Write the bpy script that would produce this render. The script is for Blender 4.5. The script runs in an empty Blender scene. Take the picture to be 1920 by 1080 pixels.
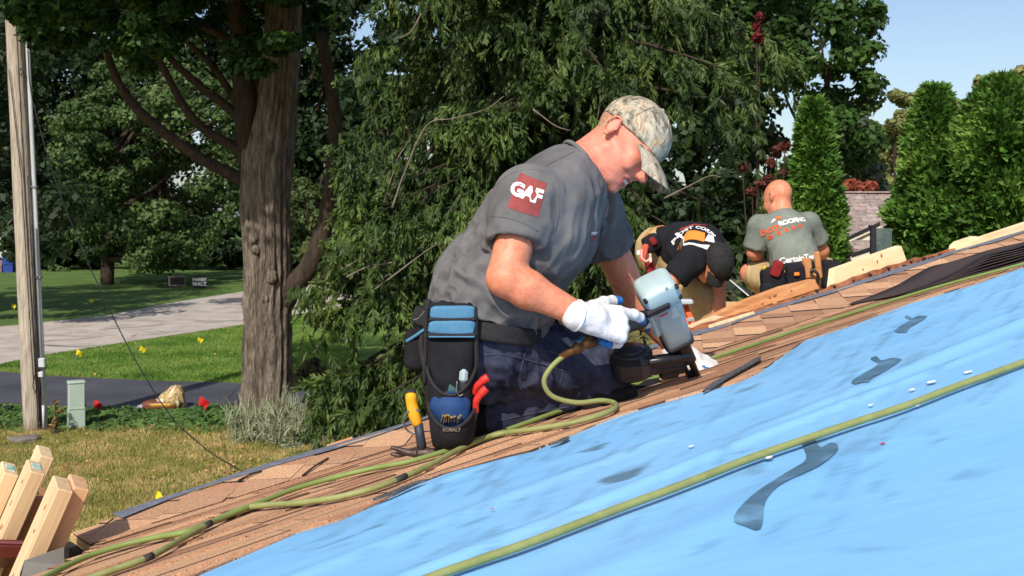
import bpy, bmesh, math, random
import numpy as np
from mathutils import Vector, Matrix
from mathutils.bvhtree import BVHTree

random.seed(7)
RNG = np.random.default_rng(7)
SC = bpy.context.scene
COL = SC.collection

# ------------------------------------------------------------------ camera, sky, sun, exposure
CZ = 3.0            # camera height above the lawn
F = 2100.0          # focal length in pixels of the 1920 px wide photograph
HY = 400.0          # horizon row
cam_d = bpy.data.cameras.new('camera')
cam = bpy.data.objects.new('camera', cam_d)
COL.objects.link(cam)
cam.location = (0, 0, CZ)
cam.rotation_euler = (math.radians(90), 0, 0)
cam_d.sensor_width = 36
cam_d.lens = F / 1920 * 36
cam_d.shift_y = -(540 - HY) / 1920
cam_d.dof.use_dof = True
cam_d.dof.focus_distance = 3.3
cam_d.dof.aperture_fstop = 13.0
cam_d.clip_start = 0.05
cam_d.clip_end = 1000
SC.camera = cam

SUN_PLAN = Vector((-0.32, -0.95)).normalized()   # direction towards the sun, seen from above
SUN_EL = math.radians(41)
world = bpy.data.worlds.new('World')
SC.world = world
world.use_nodes = True
wn = world.node_tree.nodes
bg = wn['Background']
sky = wn.new('ShaderNodeTexSky')
sky.sky_type = 'NISHITA'
sky.sun_disc = False
sky.sun_elevation = SUN_EL
sky.sun_rotation = math.atan2(SUN_PLAN.x, SUN_PLAN.y)
sky.altitude = 0
sky.air_density = 0.85
sky.dust_density = 1.4
sky.ozone_density = 0.4
world.node_tree.links.new(sky.outputs[0], bg.inputs[0])
bg.inputs[1].default_value = 0.145

sun_d = bpy.data.lights.new('sun', 'SUN')
sun_d.energy = 5.0
sun_d.angle = math.radians(0.53)
sun_d.color = (1.0, 0.94, 0.85)
sun_o = bpy.data.objects.new('sun', sun_d)
COL.objects.link(sun_o)
to_sun = Vector((SUN_PLAN.x * math.cos(SUN_EL), SUN_PLAN.y * math.cos(SUN_EL), math.sin(SUN_EL)))
sun_o.rotation_euler = to_sun.to_track_quat('Z', 'Y').to_euler()
sun_o.location = to_sun * 60

SC.view_settings.view_transform = 'Standard'
SC.view_settings.look = 'None'
SC.view_settings.exposure = 0.0
SC.view_settings.gamma = 1.0
SC.view_settings.use_curve_mapping = False
SC.render.engine = 'CYCLES'
SC.cycles.use_denoising = True
SC.cycles.max_bounces = 6
SC.cycles.diffuse_bounces = 3
SC.cycles.glossy_bounces = 2
SC.cycles.transmission_bounces = 3
SC.cycles.transparent_max_bounces = 4
SC.cycles.caustics_reflective = False
SC.cycles.caustics_refractive = False

# ------------------------------------------------------------------ helpers
def ray(px, py):
    return np.array([(px - 960) / F, 1.0, (HY - py) / F])
def P(px, py, Y):
    """the point of the place that stands Y metres away along the street side of the roof"""
    r = ray(px, py) * Y
    return np.array([r[0], r[1], r[2] + CZ])
def nrm(v):
    v = np.asarray(v, float)
    return v / (np.linalg.norm(v) + 1e-12)
def ground_pt(px, py):
    return P(px, py, CZ * F / (py - HY))

def np_mesh(name, V, Q, smooth=False):
    """fast mesh from numpy: V (n,3), Q list of faces or an (m,k) index array"""
    me = bpy.data.meshes.new(name)
    V = np.ascontiguousarray(V, np.float32)
    if isinstance(Q, np.ndarray):
        Q = np.ascontiguousarray(Q, np.int32)
        m, k = Q.shape
        me.vertices.add(len(V)); me.vertices.foreach_set('co', V.ravel())
        me.loops.add(m * k); me.loops.foreach_set('vertex_index', Q.ravel())
        me.polygons.add(m)
        me.polygons.foreach_set('loop_start', np.arange(0, m * k, k, dtype=np.int32))
        me.polygons.foreach_set('loop_total', np.full(m, k, np.int32))
        me.update(calc_edges=True)
    else:
        me.from_pydata([tuple(v) for v in V], [], [tuple(int(i) for i in f) for f in Q])
        me.update()
    if smooth:
        me.polygons.foreach_set('use_smooth', np.ones(len(me.polygons), bool))
    return me

def obj(name, me, mat=None, parent=None):
    o = bpy.data.objects.new(name, me)
    COL.objects.link(o)
    if mat is not None:
        for m in (mat if isinstance(mat, (list, tuple)) else [mat]):
            me.materials.append(m)
    if parent is not None:
        o.parent = parent
        o.matrix_parent_inverse = Matrix.Translation(-parent.location)
    return o
def mk(name, V, Q, mat=None, parent=None, smooth=False):
    return obj(name, np_mesh(name, V, Q, smooth), mat, parent)
def tag(o, label=None, cat=None, group=None, kind=None):
    if label: o['label'] = label
    if cat: o['category'] = cat
    if group: o['group'] = group
    if kind: o['kind'] = kind
    return o
def empty(name, loc, label=None, cat=None, group=None, kind=None):
    o = bpy.data.objects.new(name, None)
    COL.objects.link(o)
    o.location = tuple(loc)
    o.empty_display_size = 0.1
    return tag(o, label, cat, group, kind)
def join(parts):
    V = []; Q = []; n = 0
    for v, q in parts:
        v = np.asarray(v, float)
        V.append(v)
        Q += [tuple(int(i) + n for i in f) for f in q]
        n += len(v)
    return np.vstack(V), Q

def cbox(c, ax, ay, az, size, bev=0.0):
    """box with chamfered edges; ax, ay, az its axes, size its full extents"""
    c = np.asarray(c, float); A = np.array([nrm(ax), nrm(ay), nrm(az)])
    h = np.asarray(size, float) / 2
    b = min(bev, h.min() * 0.9)
    if b <= 0:
        S = np.array([[x, y, z] for z in (-1, 1) for y in (-1, 1) for x in (-1, 1)], float) * h
        Q = [(0, 2, 3, 1), (4, 5, 7, 6), (0, 1, 5, 4), (2, 6, 7, 3), (0, 4, 6, 2), (1, 3, 7, 5)]
        return c + S @ A, Q
    V = []; idx = {}
    for sx in (-1, 1):
        for sy in (-1, 1):
            for sz in (-1, 1):
                for k in range(3):
                    p = np.array([sx, sy, sz]) * (h - b)
                    p[k] += (sx, sy, sz)[k] * b
                    idx[(sx, sy, sz, k)] = len(V); V.append(p)
    Q = []
    for k in range(3):
        i, j = [(1, 2), (2, 0), (0, 1)][k]
        for s in (-1, 1):
            f = []
            for (a, d) in ((-1, -1), (1, -1), (1, 1), (-1, 1)):
                t = [0, 0, 0]; t[k] = s; t[i] = a; t[j] = d
                f.append(idx[(t[0], t[1], t[2], k)])
            Q.append(f if s > 0 else f[::-1])
    for k in range(3):
        i, j = [(1, 2), (2, 0), (0, 1)][k]
        for a in (-1, 1):
            for d in (-1, 1):
                t0 = [0, 0, 0]; t1 = [0, 0, 0]
                t0[k] = -1; t1[k] = 1
                for t in (t0, t1):
                    t[i] = a; t[j] = d
                f = [idx[(*t0, i)], idx[(*t1, i)], idx[(*t1, j)], idx[(*t0, j)]]
                Q.append(f if a * d < 0 else f[::-1])
    for sx in (-1, 1):
        for sy in (-1, 1):
            for sz in (-1, 1):
                f = [idx[(sx, sy, sz, k)] for k in range(3)]
                Q.append(f if sx * sy * sz > 0 else f[::-1])
    return c + np.array(V) @ A, Q

def catmull(pts, n=8, closed=False):
    p = np.asarray(pts, float)
    if closed:
        q = np.vstack([p[-1], p, p[0], p[1]])
    else:
        q = np.vstack([2 * p[0] - p[1], p, 2 * p[-1] - p[-2]])
    out = []
    for i in range(1, len(q) - 2):
        t = np.linspace(0, 1, n, endpoint=False)[:, None]
        a, b, c, d = q[i - 1], q[i], q[i + 1], q[i + 2]
        out.append(0.5 * ((2 * b) + (-a + c) * t + (2 * a - 5 * b + 4 * c - d) * t ** 2 + (-a + 3 * b - 3 * c + d) * t ** 3))
    out = np.vstack(out)
    return out if closed else np.vstack([out, p[-1]])

def tube(pts, r, seg=8, caps=True, wob=0.0, rng=None):
    """tube along a polyline; r a number or one radius for each point"""
    p = np.asarray(pts, float); n = len(p)
    r = np.full(n, r, float) if np.isscalar(r) else np.asarray(r, float)
    T = np.gradient(p, axis=0)
    T /= np.linalg.norm(T, axis=1)[:, None] + 1e-12
    u = np.cross(T[0], (0, 0, 1.0))
    if np.linalg.norm(u) < 0.1: u = np.cross(T[0], (1.0, 0, 0))
    u = nrm(u)
    V = np.zeros((n, seg, 3))
    a = np.arange(seg) * 2 * np.pi / seg
    for i in range(n):
        u = nrm(u - T[i] * (u @ T[i])); w = np.cross(T[i], u)
        rr = r[i] * (1 + (wob * rng.normal(size=seg) if wob else 0))
        V[i] = p[i] + (np.cos(a) * rr)[:, None] * u + (np.sin(a) * rr)[:, None] * w
    Q = []
    for i in range(n - 1):
        for j in range(seg):
            k = (j + 1) % seg
            Q.append((i * seg + j, i * seg + k, (i + 1) * seg + k, (i + 1) * seg + j))
    if caps:
        Q.append(tuple(range(seg))[::-1]); Q.append(tuple((n - 1) * seg + j for j in range(seg)))
    return V.reshape(-1, 3), Q

def prism(poly, ext):
    """closed prism from a polygon of 3-D points and an extrusion vector"""
    p = np.asarray(poly, float); n = len(p)
    V = np.vstack([p, p + np.asarray(ext, float)])
    Q = [tuple(range(n))[::-1], tuple(range(n, 2 * n))]
    for i in range(n):
        j = (i + 1) % n
        Q.append((i, j, n + j, n + i))
    a = np.cross(p[1] - p[0], p[2] - p[1]) @ np.asarray(ext, float)
    if a < 0: Q = [f[::-1] for f in Q]
    return V, Q

def lathe(c, axis, prof, seg=20, xdir=None):
    """surface of revolution; prof is a list of (distance along axis, radius)"""
    a = nrm(axis); u = nrm(np.cross(a, (0, 0, 1.0) if abs(a[2]) < .9 else (1.0, 0, 0))); w = np.cross(a, u)
    t = np.arange(seg) * 2 * np.pi / seg
    V = []
    for (d, r) in prof:
        V.append(np.asarray(c) + a * d + r * (np.cos(t)[:, None] * u + np.sin(t)[:, None] * w))
    V = np.vstack(V); Q = []
    for i in range(len(prof) - 1):
        for j in range(seg):
            k = (j + 1) % seg
            Q.append((i * seg + j, i * seg + k, (i + 1) * seg + k, (i + 1) * seg + j))
    Q.append(tuple(range(seg))[::-1]); Q.append(tuple((len(prof) - 1) * seg + j for j in range(seg)))
    return V, Q

def clip_poly(poly, a, b, c):
    """keep the side a*x + b*y + c >= 0 of a 2-D polygon"""
    out = []
    n = len(poly)
    for i in range(n):
        p, q = poly[i], poly[(i + 1) % n]
        dp = a * p[0] + b * p[1] + c; dq = a * q[0] + b * q[1] + c
        if dp >= 0: out.append(p)
        if dp * dq < 0:
            t = dp / (dp - dq)
            out.append((p[0] + t * (q[0] - p[0]), p[1] + t * (q[1] - p[1])))
    return out

# value noise for numpy points
_NT = np.random.default_rng(3).random((32, 32, 32)).astype(np.float32)
def vnoise(p):
    p = np.asarray(p, np.float32)
    i = np.floor(p).astype(np.int32); f = p - i; f = f * f * (3 - 2 * f)
    i0 = i & 31; i1 = (i + 1) & 31
    x0, y0, z0 = i0[..., 0], i0[..., 1], i0[..., 2]; x1, y1, z1 = i1[..., 0], i1[..., 1], i1[..., 2]
    fx, fy, fz = f[..., 0], f[..., 1], f[..., 2]
    def L(a, b, t): return a + (b - a) * t
    return L(L(L(_NT[x0, y0, z0], _NT[x1, y0, z0], fx), L(_NT[x0, y1, z0], _NT[x1, y1, z0], fx), fy),
             L(L(_NT[x0, y0, z1], _NT[x1, y0, z1], fx), L(_NT[x0, y1, z1], _NT[x1, y1, z1], fx), fy), fz) * 2 - 1

# ------------------------------------------------------------------ materials
def srgb(r, g, b):
    def l(c):
        c /= 255.0
        return c / 12.92 if c <= 0.04045 else ((c + 0.055) / 1.055) ** 2.4
    return (l(r), l(g), l(b))
MATS = {}
def mat(name, cols, rough=0.8, scale=8.0, detail=4.0, bump=0.0, bscale=None, spec=0.3, metal=0.0, stretch=(1, 1, 1), rnd=0.0, attr=None, transl=0.0, sss=0.0, coat=0.0, bdist=0.01, coords='Object', ramp=None):
    """procedural material: noise ramp over cols, optional object-random tint, per-face attribute tint, bump and translucency"""
    m = bpy.data.materials.new(name); m.use_nodes = True
    nt = m.node_tree; N = nt.nodes; Lk = nt.links
    bs = N['Principled BSDF']; out = N['Material Output']
    bs.inputs['Roughness'].default_value = rough
    bs.inputs['Specular IOR Level'].default_value = spec
    bs.inputs['Metallic'].default_value = metal
    bs.inputs['Coat Weight'].default_value = coat
    if sss:
        bs.inputs['Subsurface Weight'].default_value = sss
        bs.inputs['Subsurface Radius'].default_value = (0.012, 0.004, 0.002)
        bs.inputs['Subsurface Scale'].default_value = 1.0
    tc = N.new('ShaderNodeTexCoord'); mp = N.new('ShaderNodeMapping')
    mp.inputs['Scale'].default_value = stretch
    Lk.new(tc.outputs[coords], mp.inputs[0])
    cols = [c if len(c) == 3 else c[:3] for c in cols]
    if len(cols) > 1:
        nz = N.new('ShaderNodeTexNoise'); nz.inputs['Scale'].default_value = scale; nz.inputs['Detail'].default_value = detail
        nz.inputs['Roughness'].default_value = 0.6
        Lk.new(mp.outputs[0], nz.inputs['Vector'])
        cr = N.new('ShaderNodeValToRGB')
        el = cr.color_ramp.elements
        pos = ramp or list(np.linspace(0.3, 0.7, len(cols)))
        el[0].position = pos[0]; el[0].color = (*cols[0], 1)
        el[1].position = pos[-1]; el[1].color = (*cols[-1], 1)
        for i in range(1, len(cols) - 1):
            e = el.new(pos[i]); e.color = (*cols[i], 1)
        Lk.new(nz.outputs['Fac'], cr.inputs[0])
        c = cr.outputs[0]
    else:
        rg = N.new('ShaderNodeRGB'); rg.outputs[0].default_value = (*cols[0], 1); c = rg.outputs[0]
    def scale_by(c, src, amt):
        ma = N.new('ShaderNodeMath'); ma.operation = 'MULTIPLY_ADD'
        Lk.new(src, ma.inputs[0]); ma.inputs[1].default_value = 2 * amt; ma.inputs[2].default_value = 1 - amt
        mx = N.new('ShaderNodeVectorMath'); mx.operation = 'SCALE'
        Lk.new(c, mx.inputs[0]); Lk.new(ma.outputs[0], mx.inputs['Scale'])
        return mx.outputs[0]
    if rnd:
        oi = N.new('ShaderNodeObjectInfo'); c = scale_by(c, oi.outputs['Random'], rnd)
    if attr:
        at = N.new('ShaderNodeAttribute'); at.attribute_name = 'tint'
        c = scale_by(c, at.outputs['Fac'], attr)
    Lk.new(c, bs.inputs['Base Color'])
    if bump:
        bn = N.new('ShaderNodeTexNoise'); bn.inputs['Scale'].default_value = bscale or scale * 4; bn.inputs['Detail'].default_value = 5
        Lk.new(mp.outputs[0], bn.inputs['Vector'])
        bp = N.new('ShaderNodeBump'); bp.inputs['Strength'].default_value = bump; bp.inputs['Distance'].default_value = bdist
        Lk.new(bn.outputs['Fac'], bp.inputs['Height']); Lk.new(bp.outputs[0], bs.inputs['Normal'])
    if transl:
        tr = N.new('ShaderNodeBsdfTranslucent'); Lk.new(c, tr.inputs[0])
        ms = N.new('ShaderNodeMixShader'); ms.inputs[0].default_value = transl
        Lk.new(bs.outputs[0], ms.inputs[1]); Lk.new(tr.outputs[0], ms.inputs[2]); Lk.new(ms.outputs[0], out.inputs[0])
    MATS[name] = m
    return m
def set_tint(me, vals):
    a = me.attributes.new('tint', 'FLOAT', 'FACE')
    a.data.foreach_set('value', np.ascontiguousarray(vals, np.float32))
# ------------------------------------------------------------------ roof geometry (crease line of the valley, two planes)
CL = P(420, 943, 2.9); CR = P(1695, 544, 5.0)
SD = nrm(CR - CL)                                   # along the crease
_dp = nrm((CR - CL)[:2]); _ep = np.array([_dp[1], -_dp[0]])
def _pl(p):
    n = nrm(np.cross(SD, np.array([_ep[0], _ep[1], p])))
    return n if n[2] > 0 else -n
N2 = _pl(0.2); N1 = _pl(0.0)
T2 = nrm(np.cross(SD, N2)); T2 = T2 if T2[2] > 0 else -T2     # up the main slope, towards the camera side
T1 = nrm(np.cross(N1, SD)); T1 = T1 if T1[1] > 0 else -T1     # across the valley strip, away
def hit(n, px, py):
    r = ray(px, py); o = np.array([0, 0, CZ])
    return o + r * ((CL - o) @ n) / (r @ n)
def st2(px, py):
    h = hit(N2, px, py) - CL
    return h @ SD, h @ T2
def st1(px, py):
    h = hit(N1, px, py) - CL
    return h @ SD, h @ T1
def R2(s, t, z=0.0): return CL + SD * s + T2 * t + N2 * z
def R1(s, t, z=0.0): return CL + SD * s + T1 * t + N1 * z
def roof_z(x, y):
    return CL[2] - (N2[0] * (x - CL[0]) + N2[1] * (y - CL[1])) / N2[2]

# materials of the roof
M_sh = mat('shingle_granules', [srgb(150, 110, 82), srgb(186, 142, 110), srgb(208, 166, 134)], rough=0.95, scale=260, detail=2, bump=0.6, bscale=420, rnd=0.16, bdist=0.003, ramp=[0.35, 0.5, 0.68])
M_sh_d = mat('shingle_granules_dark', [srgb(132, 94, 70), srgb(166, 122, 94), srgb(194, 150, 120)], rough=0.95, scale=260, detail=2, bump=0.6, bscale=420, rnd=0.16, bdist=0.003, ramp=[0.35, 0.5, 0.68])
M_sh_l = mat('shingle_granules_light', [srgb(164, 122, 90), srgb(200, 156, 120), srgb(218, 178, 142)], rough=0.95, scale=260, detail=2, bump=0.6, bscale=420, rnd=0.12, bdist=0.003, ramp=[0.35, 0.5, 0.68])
M_tar = mat('asphalt_edge', [(0.012, 0.011, 0.012), (0.035, 0.032, 0.034)], rough=0.7, scale=60, bump=0.3)
M_butt = mat('shingle_butt', [srgb(72, 50, 38), srgb(100, 72, 56)], rough=.95, scale=60)
M_drip = mat('grey_membrane', [srgb(92, 96, 108), srgb(122, 126, 138)], rough=0.7, scale=40, bump=0.4, bscale=120)
M_ply = mat('plywood', [srgb(196, 158, 108), srgb(222, 188, 140)], rough=0.85, scale=5, stretch=(1, 14, 14), bump=0.2)

# blue underlayment ---------------------------------------------------------------
def blue_mat():
    m = bpy.data.materials.new('blue_underlayment'); m.use_nodes = True
    nt = m.node_tree; N = nt.nodes; Lk = nt.links; bs = N['Principled BSDF']
    bs.inputs['Roughness'].default_value = 0.42
    bs.inputs['Specular IOR Level'].default_value = 0.35
    at = N.new('ShaderNodeAttribute'); at.attribute_name = 'stain'
    tc = N.new('ShaderNodeTexCoord')
    nz = N.new('ShaderNodeTexNoise'); nz.inputs['Scale'].default_value = 2.2; nz.inputs['Detail'].default_value = 5
    Lk.new(tc.outputs['Object'], nz.inputs['Vector'])
    cr = N.new('ShaderNodeValToRGB')
    cr.color_ramp.elements[0].position = 0.3; cr.color_ramp.elements[0].color = (0.215, 0.50, 0.84, 1)
    cr.color_ramp.elements[1].position = 0.7; cr.color_ramp.elements[1].color = (0.26, 0.55, 0.88, 1)
    Lk.new(nz.outputs['Fac'], cr.inputs[0])
    n2 = N.new('ShaderNodeTexNoise'); n2.inputs['Scale'].default_value = 35; n2.inputs['Detail'].default_value = 6
    Lk.new(tc.outputs['Object'], n2.inputs['Vector'])
    mm = N.new('ShaderNodeMath'); mm.operation = 'MULTIPLY_ADD'; mm.use_clamp = True
    Lk.new(n2.outputs['Fac'], mm.inputs[0]); mm.inputs[1].default_value = 0.5; mm.inputs[2].default_value = 0.7
    m3 = N.new('ShaderNodeMath'); m3.operation = 'MULTIPLY'; m3.use_clamp = True
    Lk.new(at.outputs['Fac'], m3.inputs[0]); Lk.new(mm.outputs[0], m3.inputs[1])
    mx = N.new('ShaderNodeMixRGB'); Lk.new(m3.outputs[0], mx.inputs[0]); Lk.new(cr.outputs[0], mx.inputs[1])
    mx.inputs[2].default_value = (0.07, 0.14, 0.19, 1)
    Lk.new(mx.outputs[0], bs.inputs['Base Color'])
    bn = N.new('ShaderNodeTexNoise'); bn.inputs['Scale'].default_value = 14; bn.inputs['Detail'].default_value = 7
    mp = N.new('ShaderNodeMapping'); mp.inputs['Rotation'].default_value = (0, 0, -0.7); mp.inputs['Scale'].default_value = (0.5, 3, 1)
    Lk.new(tc.outputs['Object'], mp.inputs[0]); Lk.new(mp.outputs[0], bn.inputs['Vector'])
    bp = N.new('ShaderNodeBump'); bp.inputs['Strength'].default_value = 0.14; bp.inputs['Distance'].default_value = 0.008
    Lk.new(bn.outputs['Fac'], bp.inputs['Height']); Lk.new(bp.outputs[0], bs.inputs['Normal'])
    return m
M_blue = blue_mat()

roof = empty('roof', CL, kind='structure')
BL = [(330, 1105), (380, 1080), (470, 1043), (560, 1003), (640, 981), (700, 953), (770, 917), (850, 886), (1000, 850), (1090, 812), (1150, 787), (1230, 762),
      (1313, 739), (1380, 722), (1425, 703), (1460, 676), (1510, 641), (1600, 612), (1707, 571), (1830, 535), (1920, 503), (2060, 452)]
_b = np.array([st2(*p) for p in BL])
def t_blue(s): return np.interp(s, _b[:, 0], _b[:, 1])

_c0 = st2(128, 1033); _c1 = st2(168, 1037); _c2 = st2(60, 1086); _c3 = st2(-140, 1180)
E1 = [(130, 998), (250, 954), (640, 832), (1000, 720), (1293, 628), (1643, 519), (1920, 432), (2080, 384)]
_e = np.array([st1(*p) for p in E1])
def t_edge(s): return np.interp(s, _e[:, 0], _e[:, 1])
S_LEFT = _e[0, 0]

def build_blue():
    s = np.concatenate([np.arange(-1.6, 0, .02), np.arange(0, 3.6, .012), np.arange(3.6, 7.4, .02)]); t = np.concatenate([np.arange(0.02, 0.3, 0.016), np.arange(.3, 2.0, .011), np.arange(2.0, 4.4, 0.05)])
    S, T = np.meshgrid(s, t, indexing='ij')
    pts = np.stack([S, T, 0 * S], -1)
    w = 0.004 * vnoise(pts * (0.9, 2.0, 1)) + 0.0018 * vnoise(pts * (2.2, 5.5, 1) + 7) + 0.0008 * vnoise(pts * (7, 14, 1) + 3) + .0004 * vnoise(pts * (16, 34, 1) + 13)
    # long wrinkles that run along the roll
    for k, (t0, amp, wid) in enumerate([(0.86, .006, .02), (1.22, .007, .03), (1.38, .010, .035), (1.47, .006, .02), (1.75, .008, .05), (0.62, .003, .012)]):
        tc = t0 + 0.05 * vnoise(np.stack([S * 0.7 + 11 * k, 0 * S, 0 * S], -1))
        w += amp * np.exp(-((T - tc) / wid) ** 2) * (0.6 + 0.6 * vnoise(np.stack([S * 1.3 + 5 * k, 0 * S + 2, 0 * S], -1)))
    w = np.maximum(w + 0.007, 0.0) * np.clip((T - t_blue(S) + 0.02) / 0.12, 0, 1)
    # nothing may rise through the shingles laid on top
    V = CL + S[..., None] * SD + T[..., None] * T2 + (w + 0.002)[..., None] * N2
    ns, nt_ = S.shape
    I = np.arange(ns * nt_).reshape(ns, nt_)
    Q = np.stack([I[:-1, :-1], I[1:, :-1], I[1:, 1:], I[:-1, 1:]], -1).reshape(-1, 4)
    lim = np.interp(T, [0, _c1[1], _c2[1], _c3[1]], [S_LEFT + .1, _c1[0] + .06, _c2[0] + .06, _c3[0] + .06]).ravel()
    Q = Q[(S.ravel()[Q] > lim[Q]).all(1)]
    me = np_mesh('underlayment', V.reshape(-1, 3), Q, True)
    st = np.zeros(S.shape)
    def stroke(px, wid, amt, soft=1.0):
        nonlocal st
        q = np.array([st2(*p) for p in px])
        wv = np.interp(np.linspace(0, 1, len(px)), np.linspace(0, 1, len(wid)), wid)
        lo = q.min(0) - 0.2; hi = q.max(0) + 0.2
        i0, i1 = np.searchsorted(s, [lo[0], hi[0]]); j0, j1 = np.searchsorted(t, [lo[1], hi[1]])
        if i1 <= i0 or j1 <= j0: return
        A = S[i0:i1, j0:j1]; B = T[i0:i1, j0:j1]
        jit = 0.006 * vnoise(np.stack([A * 30, B * 30, 0 * A], -1))
        for k in range(len(q) - 1):
            d = q[k + 1] - q[k]; L2 = d @ d + 1e-9
            h = np.clip(((A - q[k, 0]) * d[0] + (B - q[k, 1]) * d[1]) / L2, 0, 1)
            dist = np.hypot(A - q[k, 0] - h * d[0], B - q[k, 1] - h * d[1]) + jit
            ww = wv[k] + (wv[k + 1] - wv[k]) * h
            st[i0:i1, j0:j1] = np.maximum(st[i0:i1, j0:j1], amt * np.clip((ww - dist) / (0.009 * soft) + 0.5, 0, 1))
    stroke([(1140, 912), (1165, 905), (1205, 888)], [.012, .036, .012], 0.9)
    stroke([(1090, 858), (1115, 852), (1135, 842)], [.008, .020, .008], 0.8)
    stroke([(1380, 745), (1400, 738), (1425, 725)], [.008, .014, .006], 0.6)
    stroke([(900, 895), (925, 885), (945, 872)], [.012, .016, .008], 0.5, 2)
    stroke([(600, 1040), (660, 1018), (710, 998)], [.006, .008, .007], 0.6)
    rs = np.random.default_rng(12)
    for k in range(420):
        x = rs.uniform(500, 1900); y0 = np.interp(x, [p[0] for p in BL], [p[1] for p in BL])
        y = y0 + 10 + rs.exponential(120)
        if y > 1075: continue
        L = rs.uniform(14, 60); a = rs.uniform(0.28, 1.25)
        stroke([(x, y), (x + L * .5, y - L * .5 * a + rs.normal() * 2), (x + L, y - L * a)], [.002, rs.uniform(.003, .009), .002], rs.uniform(.14, .5), 1.4)
    for (x0, y0, x1, y1) in [(1540, 945, 1612, 830), (1575, 945, 1640, 812), (1690, 700, 1722, 660), (1705, 702, 1738, 655), (1600, 905, 1650, 880), (1480, 760, 1560, 720), (1550, 690, 1620, 660)]:
        stroke([(x0, y0), ((x0 + x1) / 2, (y0 + y1) / 2 + 2), (x1, y1)], [.003, .005, .002], .45, 2)
    a = me.attributes.new('stain', 'FLOAT', 'POINT'); a.data.foreach_set('value', st.ravel().astype(np.float32))
    o = obj('underlayment', me, M_blue, roof)
    # the dark mark printed again and again along the roll: flat print on the sheet
    M_print = mat('grey_blue_print', [srgb(66, 98, 120), srgb(84, 120, 146), srgb(110, 156, 190)], rough=.6, scale=16, detail=6, ramp=[.35, .55, .75])
    bv = BVHTree.FromPolygons([tuple(v) for v in V.reshape(-1, 3)], [tuple(q) for q in Q])
    for px in ([(1380, 988), (1400, 1000), (1429, 1004), (1440, 958), (1475, 925), (1540, 893), (1568, 866), (1574, 846), (1560, 840), (1540, 848), (1528, 831), (1506, 838), (1514, 872), (1480, 898), (1425, 940)],
               [(1598, 726), (1632, 734), (1640, 718), (1668, 700), (1692, 681), (1672, 680), (1655, 684), (1645, 675), (1634, 680), (1648, 691), (1620, 708)],
               [(1678, 627), (1700, 630), (1706, 621), (1722, 611), (1740, 599), (1722, 599), (1712, 603), (1704, 598), (1698, 601), (1708, 607), (1690, 617)]):
        c2 = catmull([np.array([*st2(*p), 0.0]) for p in px], 4, closed=True)
        bm = bmesh.new(); f = bm.faces.new([bm.verts.new(q) for q in c2])
        bmesh.ops.triangulate(bm, faces=[f]); bmesh.ops.subdivide_edges(bm, edges=bm.edges[:], cuts=3, use_grid_fill=True)
        for v in bm.verts:
            p = R2(v.co.x, v.co.y); h = bv.ray_cast(Vector(p + N2 * .1), Vector(-N2), .3)
            v.co = Vector(np.array(h[0]) + N2 * .0016) if h[0] is not None else Vector(p + N2 * .012)
        m2 = bpy.data.meshes.new('printed_mark'); bm.to_mesh(m2); bm.free()
        for pl in m2.polygons:
            if np.array(pl.normal) @ N2 < 0: pl.flip()
        obj('printed_mark', m2, M_print, o)
    return o
blue = build_blue()

# deck under everything (sheathing), with rafters' depth
def slab_st(name, Rf, poly, z0, z1, m, parent):
    V, Q = prism([Rf(s, t, z0) for s, t in poly], (Rf(0, 0, 1) - Rf(0, 0, 0)) * (z1 - z0))
    return mk(name, V, Q, m, parent)
# left end of the roof: the corner where the valley meets the eave
print('roof s range', S_LEFT, _e[-1, 0], 'edge t', _e[:, 1], 'blue', _b[:3], _b[-3:])
slab_st('sheathing', R2, [(S_LEFT, 0.0), (7.3, 0.0), (7.3, 4.3), (_c3[0] - .5, 4.3), (_c3[0], _c3[1]), (_c2[0], _c2[1]), (_c1[0], _c1[1])], -0.022, -0.004, M_ply, roof)
slab_st('sheathing', R1, [(S_LEFT, 0.0)] + [(s, t_edge(s)) for s in np.linspace(S_LEFT, 7.3, 20)] + [(7.3, 0.0)], -0.022, -0.004, M_ply, roof)
# grey membrane strip along the edge
gs = np.linspace(S_LEFT + .12, 7.2, 60)
def strip_mesh(name, s, ta, tb, z, Rf, m, parent, lift=None):
    V = []
    for i, x in enumerate(s):
        V += [Rf(x, ta[i], z), Rf(x, tb[i], z + (lift[i] if lift is not None else 0))]
    Q = [(2 * i, 2 * i + 2, 2 * i + 3, 2 * i + 1) for i in range(len(s) - 1)]
    return mk(name, V, Q, m, parent, True)
_w = 0.030 + 0.012 * vnoise(np.stack([gs * 4, gs * 0, gs * 0], -1)) + 0.006 * gs / 4
strip_mesh('membrane_strip', gs, np.array([t_edge(x) for x in gs]) - _w * 1.6, np.array([t_edge(x) for x in gs]) + 0.006 + 0.008 * vnoise(np.stack([gs * 6, gs * 0 + 3, gs * 0], -1)), 0.009, R1, M_drip, roof, lift=-0.004 + 0.004 * vnoise(np.stack([gs * 5, gs * 0 + 9, gs * 0], -1)))

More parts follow.
